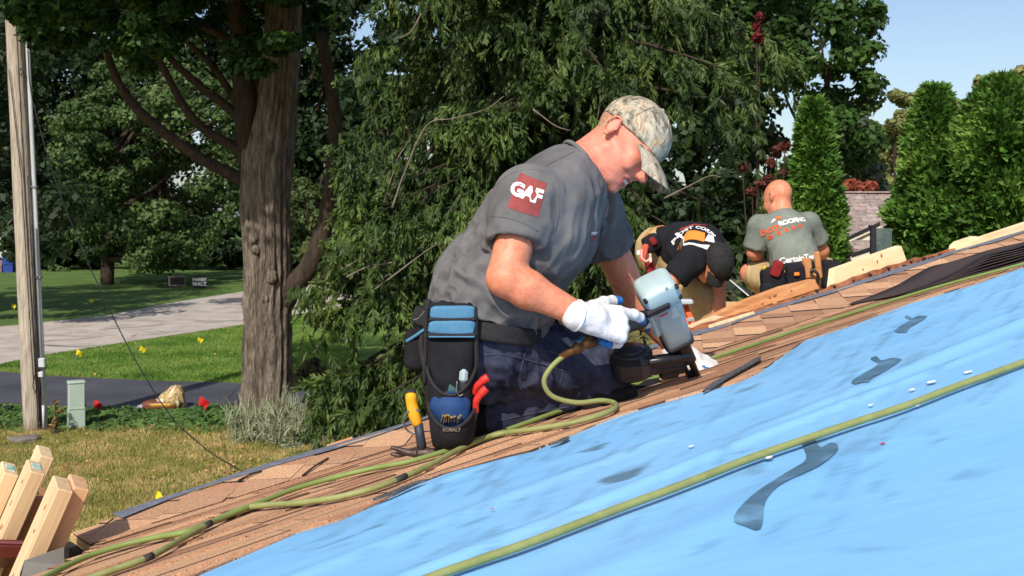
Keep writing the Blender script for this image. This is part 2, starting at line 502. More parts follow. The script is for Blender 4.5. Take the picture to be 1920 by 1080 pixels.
# shingles of the valley strip: laid in courses that cross the strip, every tab a piece of its own
def tile_obj(name, poly3, n, th, m, parent, dark_edge=True):
    p = np.asarray(poly3); k = len(p)
    c = p.mean(0)
    V = np.vstack([p, p + n * th])
    Q = [tuple(range(k))[::-1], tuple(range(k, 2 * k))]
    for i in range(k):
        Q.append((i, (i + 1) % k, k + (i + 1) % k, k + i))
    a = np.cross(p[1] - p[0], p[2] - p[1]) @ n
    if a < 0: Q = [f[::-1] for f in Q]
    me = np_mesh(name, V, Q)
    o = obj(name, me, [m, M_tar], parent)
    mi = np.ones(len(me.polygons), np.int32); mi[0:2] = 0
    me.polygons.foreach_set('material_index', mi)
    return o
def build_band():
    rs = np.random.default_rng(5)
    a = math.radians(42); cd = np.array([math.cos(a), math.sin(a)]); rd = np.array([math.sin(a), -math.cos(a)])   # along a course / across it
    ex = 0.128
    n = 0
    k0 = int(math.floor((np.array([S_LEFT, 0.4]) @ rd) / ex)) - 2; k1 = int(math.ceil((np.array([7.2, 0.0]) @ rd) / ex)) + 1
    for k in range(k0, k1):
        v = -3.0 + rs.uniform(0, .1)
        while v < 6:
            L = rs.choice([0.075, 0.10, 0.13, 0.16]) * rs.uniform(.9, 1.15)
            g = 0.0012
            q = [rd * (k * ex) + cd * v, rd * ((k + 1) * ex - g) + cd * v, rd * ((k + 1) * ex - g) + cd * (v + L - g), rd * (k * ex) + cd * (v + L - g)]
            v += L
            q = [tuple(x) for x in q]
            q = clip_poly(q, 0, 1, 0.004); q = clip_poly(q, 1, 0, -S_LEFT)
            if len(q) < 3: continue
            sm = np.mean([x[0] for x in q])
            t0, t1 = t_edge(sm - .1), t_edge(sm + .1); sl = (t1 - t0) / .2
            # below the edge line
            q = clip_poly(q, sl, -1, t_edge(sm) - sl * sm - 0.03)
            q = clip_poly(q, -1, 0, 6.4)
            if len(q) < 3: continue
            ar = 0.5 * abs(sum(q[i][0] * q[(i + 1) % len(q)][1] - q[(i + 1) % len(q)][0] * q[i][1] for i in range(len(q))))
            if ar < 2e-4: continue
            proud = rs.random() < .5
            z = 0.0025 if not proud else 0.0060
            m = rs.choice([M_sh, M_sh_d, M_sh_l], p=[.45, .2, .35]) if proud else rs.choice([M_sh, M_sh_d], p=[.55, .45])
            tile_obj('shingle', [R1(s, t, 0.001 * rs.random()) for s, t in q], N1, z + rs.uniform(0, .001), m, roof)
            n += 1
    print('band tiles', n)
build_band()

# shingle courses of the main slope, seen at a grazing angle
def build_courses():
    rs = np.random.default_rng(9)
    t = 0.0; n = 0; k = 0; todo = []
    while t < 1.5:
        ex = 0.036 if t < 0.22 else 0.050
        s = -1.9 + rs.uniform(0, .5)
        while s < 6.8:
            L = rs.uniform(.16, .50)
            s0, s1 = s, s + L - 0.003; s += L
            m_ = rs.choice([M_sh, M_sh_d, M_sh_l], p=[.4, .25, .35])
            ss = np.linspace(s0, s1, 6)
            ss = np.array([x for x in ss])
            jag = 0.007 * vnoise(np.stack([ss * 9, 0 * ss + t * 31, 0 * ss], -1))
            lo = t - 0.024 + 0 * jag
            hi = np.minimum(t + ex + jag, np.array([t_blue(x) for x in ss]))
            # the corner by the eave
            line = np.interp(t, [0, _c1[1], _c2[1], _c3[1]], [S_LEFT + .04, _c1[0], _c2[0], _c3[0]])
            if s1 < line: continue
            ok = hi > lo + 0.008
            if ok.sum() < 2: continue
            if s0 < line:
                ss = np.clip(ss, line, None)
            ss, lo, hi = ss[ok], lo[ok], hi[ok]
            lo = np.maximum(lo, 0.001)
            z = 0.004 + 0.0006 * (k % 3)
            thick = rs.uniform(.0015, .0048); dk = 1 if rs.random() < .38 else 0
            # wedge: thick at the lower edge, thin under the next course
            A = [R2(a, b, z) for a, b in zip(ss, lo)]; B = [R2(a, b, z + thick) for a, b in zip(ss, hi)]
            A0 = [R2(a, b, z - .003) for a, b in zip(ss, lo)]; B0 = [R2(a, b, z - .003) for a, b in zip(ss, hi)]
            m = len(ss); V = np.array(A + B + A0 + B0)
            Q = []; mi = []
            for i in range(m - 1):
                Q.append((i, i + 1, m + i + 1, m + i)); mi.append(0)
                Q.append((i, 2 * m + i, 2 * m + i + 1, i + 1)); mi.append(1)
                Q.append((m + i, m + i + 1, 3 * m + i + 1, 3 * m + i)); mi.append(dk)
            Q.append((0, m, 3 * m, 2 * m)); mi.append(1)
            Q.append((m - 1, 3 * m - 1, 4 * m - 1, 2 * m - 1)); mi.append(1)
            Q = [f[::-1] for f in Q]
            todo.append((np.linalg.norm(V.mean(0) - np.array([0, 0, CZ])), V, Q, mi, m_)); n += 1
        t += ex; k += 1
    todo.sort(key=lambda a: a[0])
    have = sum(1 for o in roof.children if o.name.startswith('shingle'))
    far = todo[max(0, 300 - have):]
    for _, V, Q, mi, m_ in todo[:max(0, 300 - have)]:
        me = np_mesh('shingle', V, Q); obj('shingle', me, [m_, M_butt], roof)
        me.polygons.foreach_set('material_index', np.array(mi, np.int32))
    if far:
        V, Q = join([(v, q) for _, v, q, _, _ in far])
        o = mk('distant_shingles', V, Q, [M_sh, M_sh_d, M_sh_l, M_butt], roof); o['kind'] = 'stuff'
        idx = {M_sh: 0, M_sh_d: 1, M_sh_l: 2}
        o.data.polygons.foreach_set('material_index', np.array([3 if i else idx[m_] for _, _, _, mi, m_ in far for i in mi], np.int32))
    print('course shingles', n)
build_courses()
# ------------------------------------------------------------------ ground, road, driveway
M_dry = mat('dry_lawn', [srgb(116, 116, 58), srgb(160, 142, 88), srgb(120, 126, 62), srgb(174, 152, 100)], rough=0.95, scale=.8, detail=10, bump=0.8, bscale=26, bdist=0.06, ramp=[.38, .46, .53, .62])
M_lawn = mat('green_lawn', [srgb(62, 92, 32), srgb(84, 118, 42), srgb(112, 134, 60), srgb(88, 116, 44)], rough=0.95, scale=.7, detail=9, bump=0.8, bscale=30, bdist=0.05)
M_farlawn = mat('far_lawn', [srgb(66, 92, 38), srgb(92, 116, 54)], rough=0.95, scale=0.8, detail=8, bump=0.6, bscale=20, bdist=0.05)
M_road = mat('worn_asphalt_road', [srgb(146, 136, 126), srgb(172, 162, 152), srgb(186, 176, 166)], rough=0.9, scale=1.4, detail=10, bump=0.3, bscale=60)
M_drive = mat('black_driveway', [srgb(60, 60, 68), srgb(80, 80, 88)], rough=0.8, scale=0.9, detail=8, bump=0.25, bscale=70)
M_mulch = mat('bark_mulch', [srgb(70, 44, 34), srgb(112, 72, 54)], rough=1, scale=14, detail=6, bump=1, bscale=30, bdist=0.05)
M_soil = mat('earth', [srgb(92, 78, 44), srgb(120, 110, 60)], rough=1, scale=.7, detail=8)

def flat(name, px, z, m, kind='structure'):
    pts = []
    for p in px:
        g = ground_pt(*p); pts.append((g[0], g[1], z))
    # a sheet cut into a fan of quads is not needed: one n-gon, triangulated
    bm = bmesh.new()
    f = bm.faces.new([bm.verts.new(p) for p in pts])
    bmesh.ops.triangulate(bm, faces=[f])
    me = bpy.data.meshes.new(name); bm.to_mesh(me); bm.free()
    for pl in me.polygons:
        if pl.normal.z < 0: pl.flip()
    o = obj(name, me, m); o['kind'] = kind
    return o
# one sheet to the horizon, with the gentle rise of the far lawn
def build_ground():
    x = np.concatenate([np.linspace(-400, -60, 12), np.linspace(-56, 60, 60), np.linspace(70, 400, 12)])
    y = np.concatenate([np.linspace(-60, 0, 6), np.linspace(2, 70, 70), np.linspace(80, 700, 14)])
    X, Y = np.meshgrid(x, y, indexing='ij')
    Z = np.zeros_like(X)
    V = np.stack([X, Y, Z], -1).reshape(-1, 3)
    I = np.arange(X.size).reshape(X.shape)
    Q = np.stack([I[:-1, :-1], I[1:, :-1], I[1:, 1:], I[:-1, 1:]], -1).reshape(-1, 4)
    o = mk('ground', V, Q, M_dry, None, True); o['kind'] = 'structure'
build_ground()
NEAR_R = [(-260, 720), (0, 683), (89, 665), (250, 640), (452, 610), (600, 582), (720, 561), (860, 541), (1000, 526)]
FAR_R = [(1000, 498), (860, 503), (760, 511), (640, 525), (455, 547), (304, 571), (207, 591), (89, 604), (0, 613), (-260, 628)]
flat('far_lawn', [(-260, 629), (0, 614), (89, 605), (207, 592), (304, 572), (455, 548), (640, 526), (860, 504), (1000, 499), (1000, 440), (700, 440), (300, 440), (-260, 440)], 0.004, M_farlawn)
flat('road', NEAR_R + FAR_R, 0.010, M_road)
D_N = [(-260, 750), (0, 757), (200, 766), (420, 771), (700, 782), (960, 800)]
D_F = [(960, 752), (620, 731), (450, 719), (300, 715), (100, 706), (0, 697), (-260, 690)]
flat('driveway', D_N + D_F, 0.008, M_drive)
flat('lawn', [(-260, 721), (0, 684), (89, 666), (250, 641), (452, 611), (600, 583), (720, 562), (1000, 527), (1000, 752), (620, 731), (450, 719), (300, 715), (100, 706), (0, 697), (-260, 690)][0:8] + [(1000, 752), (620, 730), (450, 718), (300, 714), (100, 705), (0, 696), (-60, 693)], 0.005, M_lawn)
flat('mulch_bed', [(540, 700), (590, 690), (650, 695), (680, 715), (640, 733), (560, 724)], 0.013, M_mulch)
# cracks in the road: thin dark sealed lines
M_crack = mat('road_crack', [srgb(70, 64, 60), srgb(98, 90, 84)], rough=1, scale=6)
rs = np.random.default_rng(4)
def ribbon(name, pts, w, z, m, parent=None):
    p = np.array([[q[0], q[1]] for q in pts]); T = np.gradient(p, axis=0); T /= np.linalg.norm(T, axis=1)[:, None] + 1e-9
    Nn = np.stack([-T[:, 1], T[:, 0]], 1)
    w = np.asarray(w) if not np.isscalar(w) else np.full(len(p), w)
    V = []
    for i in range(len(p)):
        V += [(*(p[i] - Nn[i] * w[i]), z), (*(p[i] + Nn[i] * w[i]), z)]
    Q = [(2 * i, 2 * i + 1, 2 * i + 3, 2 * i + 2)[::-1] for i in range(len(p) - 1)]
    return mk(name, V, Q, m, parent)
for k in range(16):
    x = rs.uniform(0, 620); yn = np.interp(x, [p[0] for p in NEAR_R], [p[1] for p in NEAR_R])
    yf = np.interp(x, [p[0] for p in FAR_R[::-1]], [p[1] for p in FAR_R[::-1]])
    y = yf + (yn - yf) * rs.uniform(.12, .92)
    g = ground_pt(x, y); a = rs.uniform(-.3, .9); L = rs.uniform(.8, 3.2); n = 7
    pts = [(g[0] + math.cos(a) * L * i / n + rs.normal() * .06, g[1] + math.sin(a) * L * i / n + rs.normal() * .1) for i in range(n + 1)]
    o = ribbon('road_crack', pts, rs.uniform(.012, .035) * np.linspace(1, .4, n + 1), 0.0145 + 0.0003 * k, M_crack); o['kind'] = 'structure'

# grass blades and leaf litter that nobody could count
def blades(name, px_poly_sampler, n, h, w, m, seed, label, cat, lean=.5):
    r = np.random.default_rng(seed)
    B = px_poly_sampler(r, n); n = len(B)
    a = r.uniform(0, 2 * np.pi, n); hh = h * r.uniform(.4, 1.15, n); ww = w * r.uniform(.7, 1.4, n)
    d = np.stack([np.cos(a), np.sin(a), 0 * a], 1)
    la = r.uniform(0, 2 * np.pi, n); ln = np.stack([np.cos(la), np.sin(la), 0 * la], 1) * (lean * hh * r.uniform(.2, 1, n))[:, None]
    V = np.empty((n, 3, 3)); V[:, 0] = B - d * ww[:, None]; V[:, 1] = B + d * ww[:, None]; V[:, 2] = B + ln + np.stack([0 * a, 0 * a, hh], 1)
    o = mk(name, V.reshape(-1, 3), np.arange(3 * n).reshape(n, 3), m)
    set_tint(o.data, r.random(n))
    return tag(o, label, cat, kind='stuff')
def s_rect(x0, x1, y0, y1, dens=None, z=0.0):
    def f(r, n):
        px = r.uniform(x0, x1, n); py = 1 / r.uniform(1 / (y1 - HY) ** 1.0, 1 / (y0 - HY) ** 1.0, n) + HY
        Y = CZ * F / (py - HY)
        p = np.stack([(px - 960) / F * Y, Y, 0 * Y + z], 1)
        if dens is not None:
            p = p[r.random(len(p)) < dens(p)]
        return p
    return f
M_gd = mat('dry_grass_blades', [srgb(170, 150, 96), srgb(130, 132, 66), srgb(186, 164, 110), srgb(92, 116, 48)], rough=0.9, scale=0.7, detail=6, attr=.3, transl=.2, ramp=[.36, .46, .56, .64])
M_gg = mat('green_grass_blades', [srgb(66, 98, 32), srgb(92, 126, 46), srgb(124, 146, 70), srgb(92, 122, 46)], rough=0.9, scale=.7, detail=6, attr=.25, transl=.25)
blades('dry_grass', s_rect(-40, 780, 775, 1010), 90000, .045, .006, M_gd, 21, 'dry tan and green grass of the yard below the roof', 'grass')
def _onlawn(p):
    px = 960 + p[:, 0] / p[:, 1] * F; py = HY + CZ * F / p[:, 1]
    yn = np.interp(px, [q[0] for q in NEAR_R], [q[1] for q in NEAR_R]); yd = np.interp(px, [q[0] for q in D_F[::-1]], [q[1] for q in D_F[::-1]])
    return ((py > yn + 1) & (py < yd - 1)).astype(float)
blades('lawn_grass', s_rect(-40, 660, 600, 735, _onlawn), 90000, .06, .010, M_gg, 22, 'bright green mown grass between the road and the black driveway', 'grass')

# leafy shapes -------------------------------------------------------------------
def leaf_cloud(C, Nrm, size, rng, aspect=.6, fold=.15, flat_bias=0.0):
    """diamond leaves: V, Q, tint"""
    n = len(C)
    Nn = Nrm + rng.normal(size=(n, 3)) * .55
    Nn[:, 2] += flat_bias
    Nn /= np.linalg.norm(Nn, axis=1)[:, None] + 1e-9
    r = rng.normal(size=(n, 3)); u = np.cross(Nn, r); u /= np.linalg.norm(u, axis=1)[:, None] + 1e-9
    w = np.cross(Nn, u); s = np.broadcast_to(np.asarray(size, float), (n,)) * rng.uniform(.6, 1.3, n)
    V = np.empty((n, 4, 3))
    V[:, 0] = C - u * (s * .5)[:, None]
    V[:, 1] = C + w * (s * .5 * aspect)[:, None] + Nn * (s * fold)[:, None] * .5 - u * (s * .06)[:, None]
    V[:, 2] = C + u * (s * .5)[:, None]
    V[:, 3] = C - w * (s * .5 * aspect)[:, None] + Nn * (s * fold)[:, None] * .5 - u * (s * .06)[:, None]
    return V.reshape(-1, 3), np.arange(4 * n).reshape(n, 4)
def puff_points(puffs, rng, shell=.45):
    """points on and just inside a set of puffs (centre, radii, count)"""
    C = []; Nn = []
    for c, rad, n in puffs:
        n = int(n)
        d = rng.normal(size=(n, 3)); d /= np.linalg.norm(d, axis=1)[:, None]
        k = 1 - shell * rng.random(n) ** 1.6
        C.append(np.asarray(c) + d * np.asarray(rad) * k[:, None]); Nn.append(d)
    return np.vstack(C), np.vstack(Nn)
def crown_mesh(name, puffs, leaf, m, parent, rng, aspect=.65, flat_bias=.25, keep=None, shell=.45):
    C, Nn = puff_points(puffs, rng, shell)
    if keep is not None:
        k = keep(C); C, Nn = C[k], Nn[k]
    V, Q = leaf_cloud(C, Nn, leaf, rng, aspect, flat_bias=flat_bias)
    o = mk(name, V, Q, m, parent)
    set_tint(o.data, rng.random(len(Q)))
    return o

M_ivy = mat('ivy_leaves', [srgb(46, 74, 34), srgb(70, 100, 46), srgb(96, 122, 62)], rough=.7, scale=2.2, attr=.35, transl=.2)
def build_cover():
    r = np.random.default_rng(31); n = 6500
    px = r.uniform(-30, 450, n); py = r.normal(784, 11, n)
    k = (py > 768) & (py < 815) & ~((px > 40) & (px < 96) & (py > 800)); px, py = px[k], py[k]
    Y = CZ * F / (py - HY)
    C = np.stack([(px - 960) / F * Y, Y, r.uniform(.02, .11, len(Y)) * np.where((px > 245) & (px < 365), .35, 1) * (0.5 + .5 * vnoise(np.stack([px * .03, py * .05, 0 * px], -1)) + .2)], 1)
    C[:, 2] = np.maximum(C[:, 2], .02)
    V, Q = leaf_cloud(C, np.tile([0, -.3, 1.0], (len(C), 1)), .085, r, .7)
    o = mk('ground_cover', V, Q, M_ivy); set_tint(o.data, r.random(len(Q)))
    tag(o, 'low green leafy ground cover along the near driveway edge', 'ground cover', kind='stuff')
build_cover()
def build_litter():
    M = mat('fallen_leaf', [srgb(150, 104, 60), srgb(186, 150, 96), srgb(130, 76, 52)], rough=.8, scale=3, attr=.3)
    r = np.random.default_rng(33); C = []
    for (x0, x1, y0, y1, n) in [(0, 500, 780, 930, 160), (60, 450, 625, 712, 60), (520, 620, 680, 730, 30), (0, 600, 560, 640, 40), (380, 500, 840, 900, 120)]:
        px = r.uniform(x0, x1, n); py = r.uniform(y0, y1, n); Y = CZ * F / (py - HY)
        C.append(np.stack([(px - 960) / F * Y, Y, 0 * Y + .045], 1))
    C = np.vstack(C); V, Q = leaf_cloud(C, np.tile([0, 0, 1.0], (len(C), 1)), .042, r, .8)
    o = mk('fallen_leaves', V, Q, M); set_tint(o.data, r.random(len(Q)))
    tag(o, 'scattered dry tan leaves lying on the grass', 'fallen leaves', kind='stuff')
build_litter()
# ------------------------------------------------------------------ yard things
M_pole = mat('weathered_pole_wood', [srgb(122, 110, 98), srgb(164, 152, 138), srgb(190, 178, 164)], rough=.95, scale=9, detail=8, stretch=(6, 6, .35), bump=.6, bscale=14, bdist=.02)
M_gpipe = mat('grey_conduit', [srgb(168, 172, 178), srgb(188, 192, 196)], rough=.5, scale=3)
M_blackc = mat('black_cable', [(.012, .012, .014)], rough=.55)
M_pedestal = mat('pale_green_enamel', [srgb(150, 168, 156), srgb(166, 182, 170)], rough=.5, scale=4)
M_steel = mat('galvanised_steel', [srgb(120, 124, 128), srgb(150, 154, 158)], rough=.4, metal=.7, scale=20)

Yp = CZ * F / (805 - HY)
pb = P(65, 805, Yp); pt = P(27, 0, Yp); ax = nrm(pt - pb)
pole = empty('utility_pole', pb, 'tall weathered grey wooden utility pole carrying conduit beside the driveway', 'utility pole')
n = 26; L = 8.5
pts = [pb + ax * (L * i / n) - np.array([0, 0, .1]) for i in range(n + 1)]
rr = np.random.default_rng(2)
V, Q = tube(pts, np.linspace(.142, .118, n + 1), 18, wob=.012, rng=rr)
mk('shaft', V, Q, M_pole, pole, True)
side = np.array([1.0, 0, 0])
def along(px0, py0, px1, py1, r, m, name, seg=8, dy=-.05, ext=0.0):
    a = P(px0, py0, Yp + dy); b = P(px1, py1, Yp + dy); b = b + (b - a) * ext
    V, Q = tube([a + (b - a) * t for t in np.linspace(0, 1, 6)], r, seg)
    return mk(name, V, Q, m, pole, True)
cd = along(86, 806, 48, 0, .030, M_gpipe, 'conduit', 12, ext=.15)
for (yy) in (520, 350, 690):
    xx = 86 - (806 - yy) * (38 / 806)
    c = P(xx, yy, Yp - .06); V, Q = cbox(c, (1, 0, 0), (0, 1, 0), (0, 0, 1), (.085, .075, .03), .004); mk('strap', V, Q, M_steel, cd)
for (x0, y0, x1, y1, r) in [(72, 800, 30, 40, .008), (74, 790, 52, 330, .006), (63, 720, 40, 330, .006), (40, 330, 17, 130, .006), (77, 800, 60, 420, .012)]:
    along(x0, y0, x1, y1, r, M_blackc, 'cable', 6, dy=-.155)
c = P(79, 680, Yp - .14); V, Q = cbox(c, (1, 0, 0), (0, 1, 0), ax, (.09, .07, .13), .012); bx = mk('junction_box', V, Q, M_gpipe, pole)
c = P(77, 702, Yp - .14); V, Q = cbox(c, (1, 0, 0), (0, 1, 0), ax, (.07, .06, .08), .01); mk('junction_box', V, Q, M_gpipe, pole)
V, Q = tube(catmull([P(66, 700, Yp - .15), P(62, 725, Yp - .17), P(72, 740, Yp - .17), P(76, 715, Yp - .15), P(74, 790, Yp - .15)], 6), .007, 6); mk('cable', V, Q, M_blackc, pole, True)
V, Q = tube([P(82, 803, Yp - .17), P(81, 760, Yp - .16)], .018, 8); mk('ground_sleeve', V, Q, M_gpipe, pole, True)
V, Q = tube(catmull([P(38, 128, Yp - .14), P(36, 135, Yp - .16), P(40, 141, Yp - .16), P(43, 134, Yp - .15), P(39, 128, Yp - .14)], 5), .006, 6); mk('cable', V, Q, M_blackc, pole, True)

wire = mk('service_wire', *tube(catmull([P(52, 95, 15.3), P(62, 190, 15.0), P(118, 378, 14.0), P(210, 590, 12.2), P(300, 752, 9.5), P(372, 830, 8.0), P(455, 884, 6.2), P(560, 925, 4.6)], 8), np.linspace(.009, .0028, 57), 5), M_blackc, None, True)
tag(wire, 'thin dark cable sagging from the pole down towards the roof edge', 'cable')

# green utility pedestal
Yb = CZ * F / (803 - HY)
g0 = P(143, 803, Yb)
ped = empty('utility_pedestal', g0, 'pale green metal utility box standing next to the wooden pole', 'utility box')
rot = math.radians(28); ux = np.array([math.cos(rot), math.sin(rot), 0]); uy = np.array([-math.sin(rot), math.cos(rot), 0]); uz = np.array([0, 0, 1.0])
V, Q = cbox(g0 + uz * .14, ux, uy, uz, (.225, .17, .28), .01); mk('base_section', V, Q, M_pedestal, ped)
V, Q = cbox(g0 + uz * .45, ux, uy, uz, (.215, .16, .36), .01); mk('cover', V, Q, M_pedestal, ped)
V, Q = cbox(g0 + uz * .645, ux, uy, uz, (.235, .18, .04), .014); mk('lid', V, Q, M_pedestal, ped)
V, Q = cbox(g0 + uz * .3 + ux * .114, ux, uy, uz, (.012, .03, .36), .003); mk('seam_rail', V, Q, M_steel, ped)
V, Q = cbox(g0 + uz * .285 - uy * .088, ux, uy, uz, (.228, .012, .012), .002); mk('seam_rail', V, Q, M_pedestal, ped)
V, Q = lathe(g0 + uz * .32 + ux * .115 - uy * .03, ux, [(0, .016), (.012, .016), (.014, .006), (.02, .006)], 10); mk('lock', V, Q, M_steel, ped)

# bags on the driveway edge
def superell(c, ax, ay, az, size, e=.6, nu=28, nv=16, disp=None):
    u = np.linspace(0, 2 * np.pi, nu, endpoint=False); v = np.linspace(-np.pi / 2, np.pi / 2, nv)
    U, Vv = np.meshgrid(u, v, indexing='ij')
    f = lambda x: np.sign(x) * np.abs(x) ** e
    X = f(np.cos(Vv)) * f(np.cos(U)); Yy = f(np.cos(Vv)) * f(np.sin(U)); Z = f(np.sin(Vv))
    S = np.stack([X, Yy, Z], -1)
    if disp: S = S * (1 + disp(S))[..., None]
    p = np.asarray(c) + (S * (np.asarray(size) / 2)) @ np.array([nrm(ax), nrm(ay), nrm(az)])
    I = np.arange(nu * nv).reshape(nu, nv); J = np.roll(I, -1, 0)
    Q = np.stack([I[:, :-1], J[:, :-1], J[:, 1:], I[:, 1:]], -1).reshape(-1, 4)
    return p.reshape(-1, 3), Q
Yg = CZ * F / (768 - HY)
bc = P(303, 768, Yg)
M_bag1 = mat('brown_printed_plastic', [srgb(92, 52, 40), srgb(120, 70, 52)], rough=.35, scale=6, bump=.3, bscale=14)
M_bag2 = mat('tan_crumpled_plastic', [srgb(150, 116, 78), srgb(196, 166, 124), srgb(120, 128, 70), srgb(214, 194, 160)], rough=.3, scale=7, detail=5, bump=.9, bscale=14, ramp=[.38, .5, .6, .64])
M_yel = mat('yellow_print', [srgb(226, 178, 40)], rough=.4)
bagA = empty('soil_bag', bc, 'flat brown plastic bag with yellow label lying beneath a crumpled tan bag', 'bag')
V, Q = superell(bc + np.array([0, .1, .065]), (1, .06, 0), (0, 1, 0), (0, 0, 1), (.62, .40, .15), .55, disp=lambda S: .05 * vnoise(S * 4 + 3)); mk('sack', V, Q, M_bag1, bagA, True)
V, Q = cbox(bc + np.array([.02, -.098, .085]), (1, .06, 0), (0, 1, .5), (0, -.5, 1), (.30, .012, .04), .004); mk('label', V, Q, M_yel, bagA)
V, Q = superell(bc + np.array([-.30, .02, .05]), (1, 0, 0), (0, 1, 0), (0, 0, 1), (.1, .28, .05), .6); mk('sealed_end', V, Q, mat('grey_bag_end', [srgb(170, 172, 178)], rough=.4), bagA, True)
bagB = empty('mulch_bag', bc + np.array([.05, .1, .13]), 'crumpled tan and green plastic bag heaped on the flat brown one', 'bag')
def crumple(S): return -.30 * np.clip(S[..., 2] + .3, 0, 1.3) * (1 - np.abs(S[..., 2])) - .12 * np.clip(S[..., 2], 0, 1) + .20 * vnoise(S * 2.6 + 5) + .09 * vnoise(S * 6) - .22 * np.clip(S[..., 2], 0, 1) * (np.abs(S[..., 0] - .25)) 
out_ = np.array([(760, 208), (775, 192), (800, 176), (812, 160), (832, 150), (858, 128), (885, 118), (904, 128), (914, 158), (922, 200), (928, 238), (905, 226), (880, 214), (850, 218), (820, 211), (790, 212)], float)
out_ = np.stack([out_[:, 0] / 2.7, out_[:, 1] / 2.7 + 680], 1); mid_ = np.array([318.0, 757.0])
rb = np.random.default_rng(77); ringsV = []
for (dy, sc_) in ((-.17, .35), (-.12, .72), (-.04, .97), (.04, 1.0), (.13, .92), (.22, .66), (.28, .3)):
    for k, q in enumerate(out_):
        w_ = mid_ + (q - mid_) * sc_ * (1 + rb.uniform(-.10, .10)); p_ = P(w_[0], w_[1], Yg); ringsV.append(p_ + np.array([0, dy + .1 + rb.uniform(-.02, .02), 0]))
nO = len(out_); Q = [(i * nO + j, i * nO + (j + 1) % nO, (i + 1) * nO + (j + 1) % nO, (i + 1) * nO + j) for i in range(6) for j in range(nO)]
Q += [tuple(range(nO))[::-1], tuple(6 * nO + j for j in range(nO))]
mk('sack', np.array(ringsV), Q, M_bag2, bagB, False)
V, Q = superell(bc + np.array([.25, .0, .13]), (.35, 0, -1), (0, 1, 0), (1, 0, .35), (.22, .16, .07), .7, 24, 14, disp=crumple); mk('folded_end', V, Q, M_bag2, bagB, True)

# marker flags
M_fy = mat('yellow_flag_plastic', [srgb(238, 214, 30)], rough=.5, transl=.35)
M_fr = mat('red_flag_plastic', [srgb(214, 40, 40)], rough=.5, transl=.3)
def flag(px, py, m, label, cat, group, sc=1.0, Y=None, seed=0, topdy=22):
    Y = Y or CZ * F / (py + topdy * (1 if Y is None else 0) - HY)
    g = P(px, py, Y); base = np.array([g[0], g[1], 0.0]); top = np.array([g[0], g[1], g[2] + (.13 if m is M_fr else .05)])
    r = np.random.default_rng(seed); e = empty('marker_flag', base, label, cat, group)
    V, Q = tube([base, top], .003, 5); mk('wire_stem', V, Q, M_steel, e)
    a = r.uniform(-.6, .6); dx = np.array([math.cos(a), math.sin(a), 0]); G = []; w, h = .125 * sc, .10 * sc
    for i in range(5):
        for j in range(4):
            s = i / 4; t = j / 3
            p = top + dx * (w * s * (1 - .5 * s * t)) + np.array([-dx[1], dx[0], 0]) * (.03 * math.sin(5 * s + 3 * t + seed)) + np.array([0, 0, -h * t - .06 * s * s * sc])
            G.append(p)
    I = np.arange(20).reshape(5, 4); Q = np.stack([I[:-1, :-1], I[1:, :-1], I[1:, 1:], I[:-1, 1:]], -1).reshape(-1, 4)
    mk('flag_sheet', G, Q, m, e, True)
flag(143, 660, M_fy, 'yellow marker flag on the green lawn nearest the utility pole', 'marker flag', 'yellow marker flags', seed=1)
flag(263, 653, M_fy, 'yellow marker flag on the green lawn between the other two there', 'marker flag', 'yellow marker flags', seed=2)
flag(372, 636, M_fy, 'yellow marker flag on the green lawn nearest the big tree trunk', 'marker flag', 'yellow marker flags', seed=3)
flag(22, 573, M_fy, 'small yellow marker flag beyond the road, left of the pole', 'marker flag', 'yellow marker flags', seed=4, topdy=14)
flag(168, 563, M_fy, 'small yellow marker flag beyond the road, right of the pole', 'marker flag', 'yellow marker flags', seed=5, topdy=14)
flag(290, 931, M_fy, 'yellow marker flag just above the roof edge in the dry grass', 'marker flag', 'yellow marker flags', seed=6, Y=11.2, sc=.7)
flag(176, 768, M_fr, 'red marker flag in the ground cover beside the green utility box', 'marker flag', 'red marker flags', seed=7)
flag(374, 760, M_fr, 'red marker flag in the ground cover right of the bags', 'marker flag', 'red marker flags', seed=8, sc=1.25)

# yard signs across the road
M_sgn = mat('black_sign_board', [(.012, .012, .016)], rough=.5)
M_wht = mat('white_print', [(.75, .75, .75)], rough=.6)
M_redp = mat('dark_red_print', [srgb(120, 40, 44)], rough=.6)
def text_mesh(body, size, bold=0.0, spacing=1.0):
    cu = bpy.data.curves.new('t', 'FONT'); cu.body = body; cu.size = size; cu.offset = bold; cu.space_character = spacing
    cu.align_x = 'CENTER'; cu.align_y = 'CENTER'; cu.resolution_u = 3
    ob = bpy.data.objects.new('t', cu); COL.objects.link(ob)
    dg = bpy.context.evaluated_depsgraph_get(); me = ob.evaluated_get(dg).to_mesh()
    V = np.array([v.co[:] for v in me.vertices]); Q = [tuple(p.vertices) for p in me.polygons]
    bpy.data.objects.remove(ob); bpy.data.curves.remove(cu)
    return V, Q
def flat_text(name, body, size, c, ux, uy, m, parent, bold=0.0, spacing=1.0):
    V, Q = text_mesh(body, size, bold, spacing)
    ux = nrm(ux); uy = nrm(uy)
    return mk(name, np.asarray(c) + V[:, :1] * ux + V[:, 1:2] * uy, Q, m, parent)
Ys = CZ * F / (541 - HY)
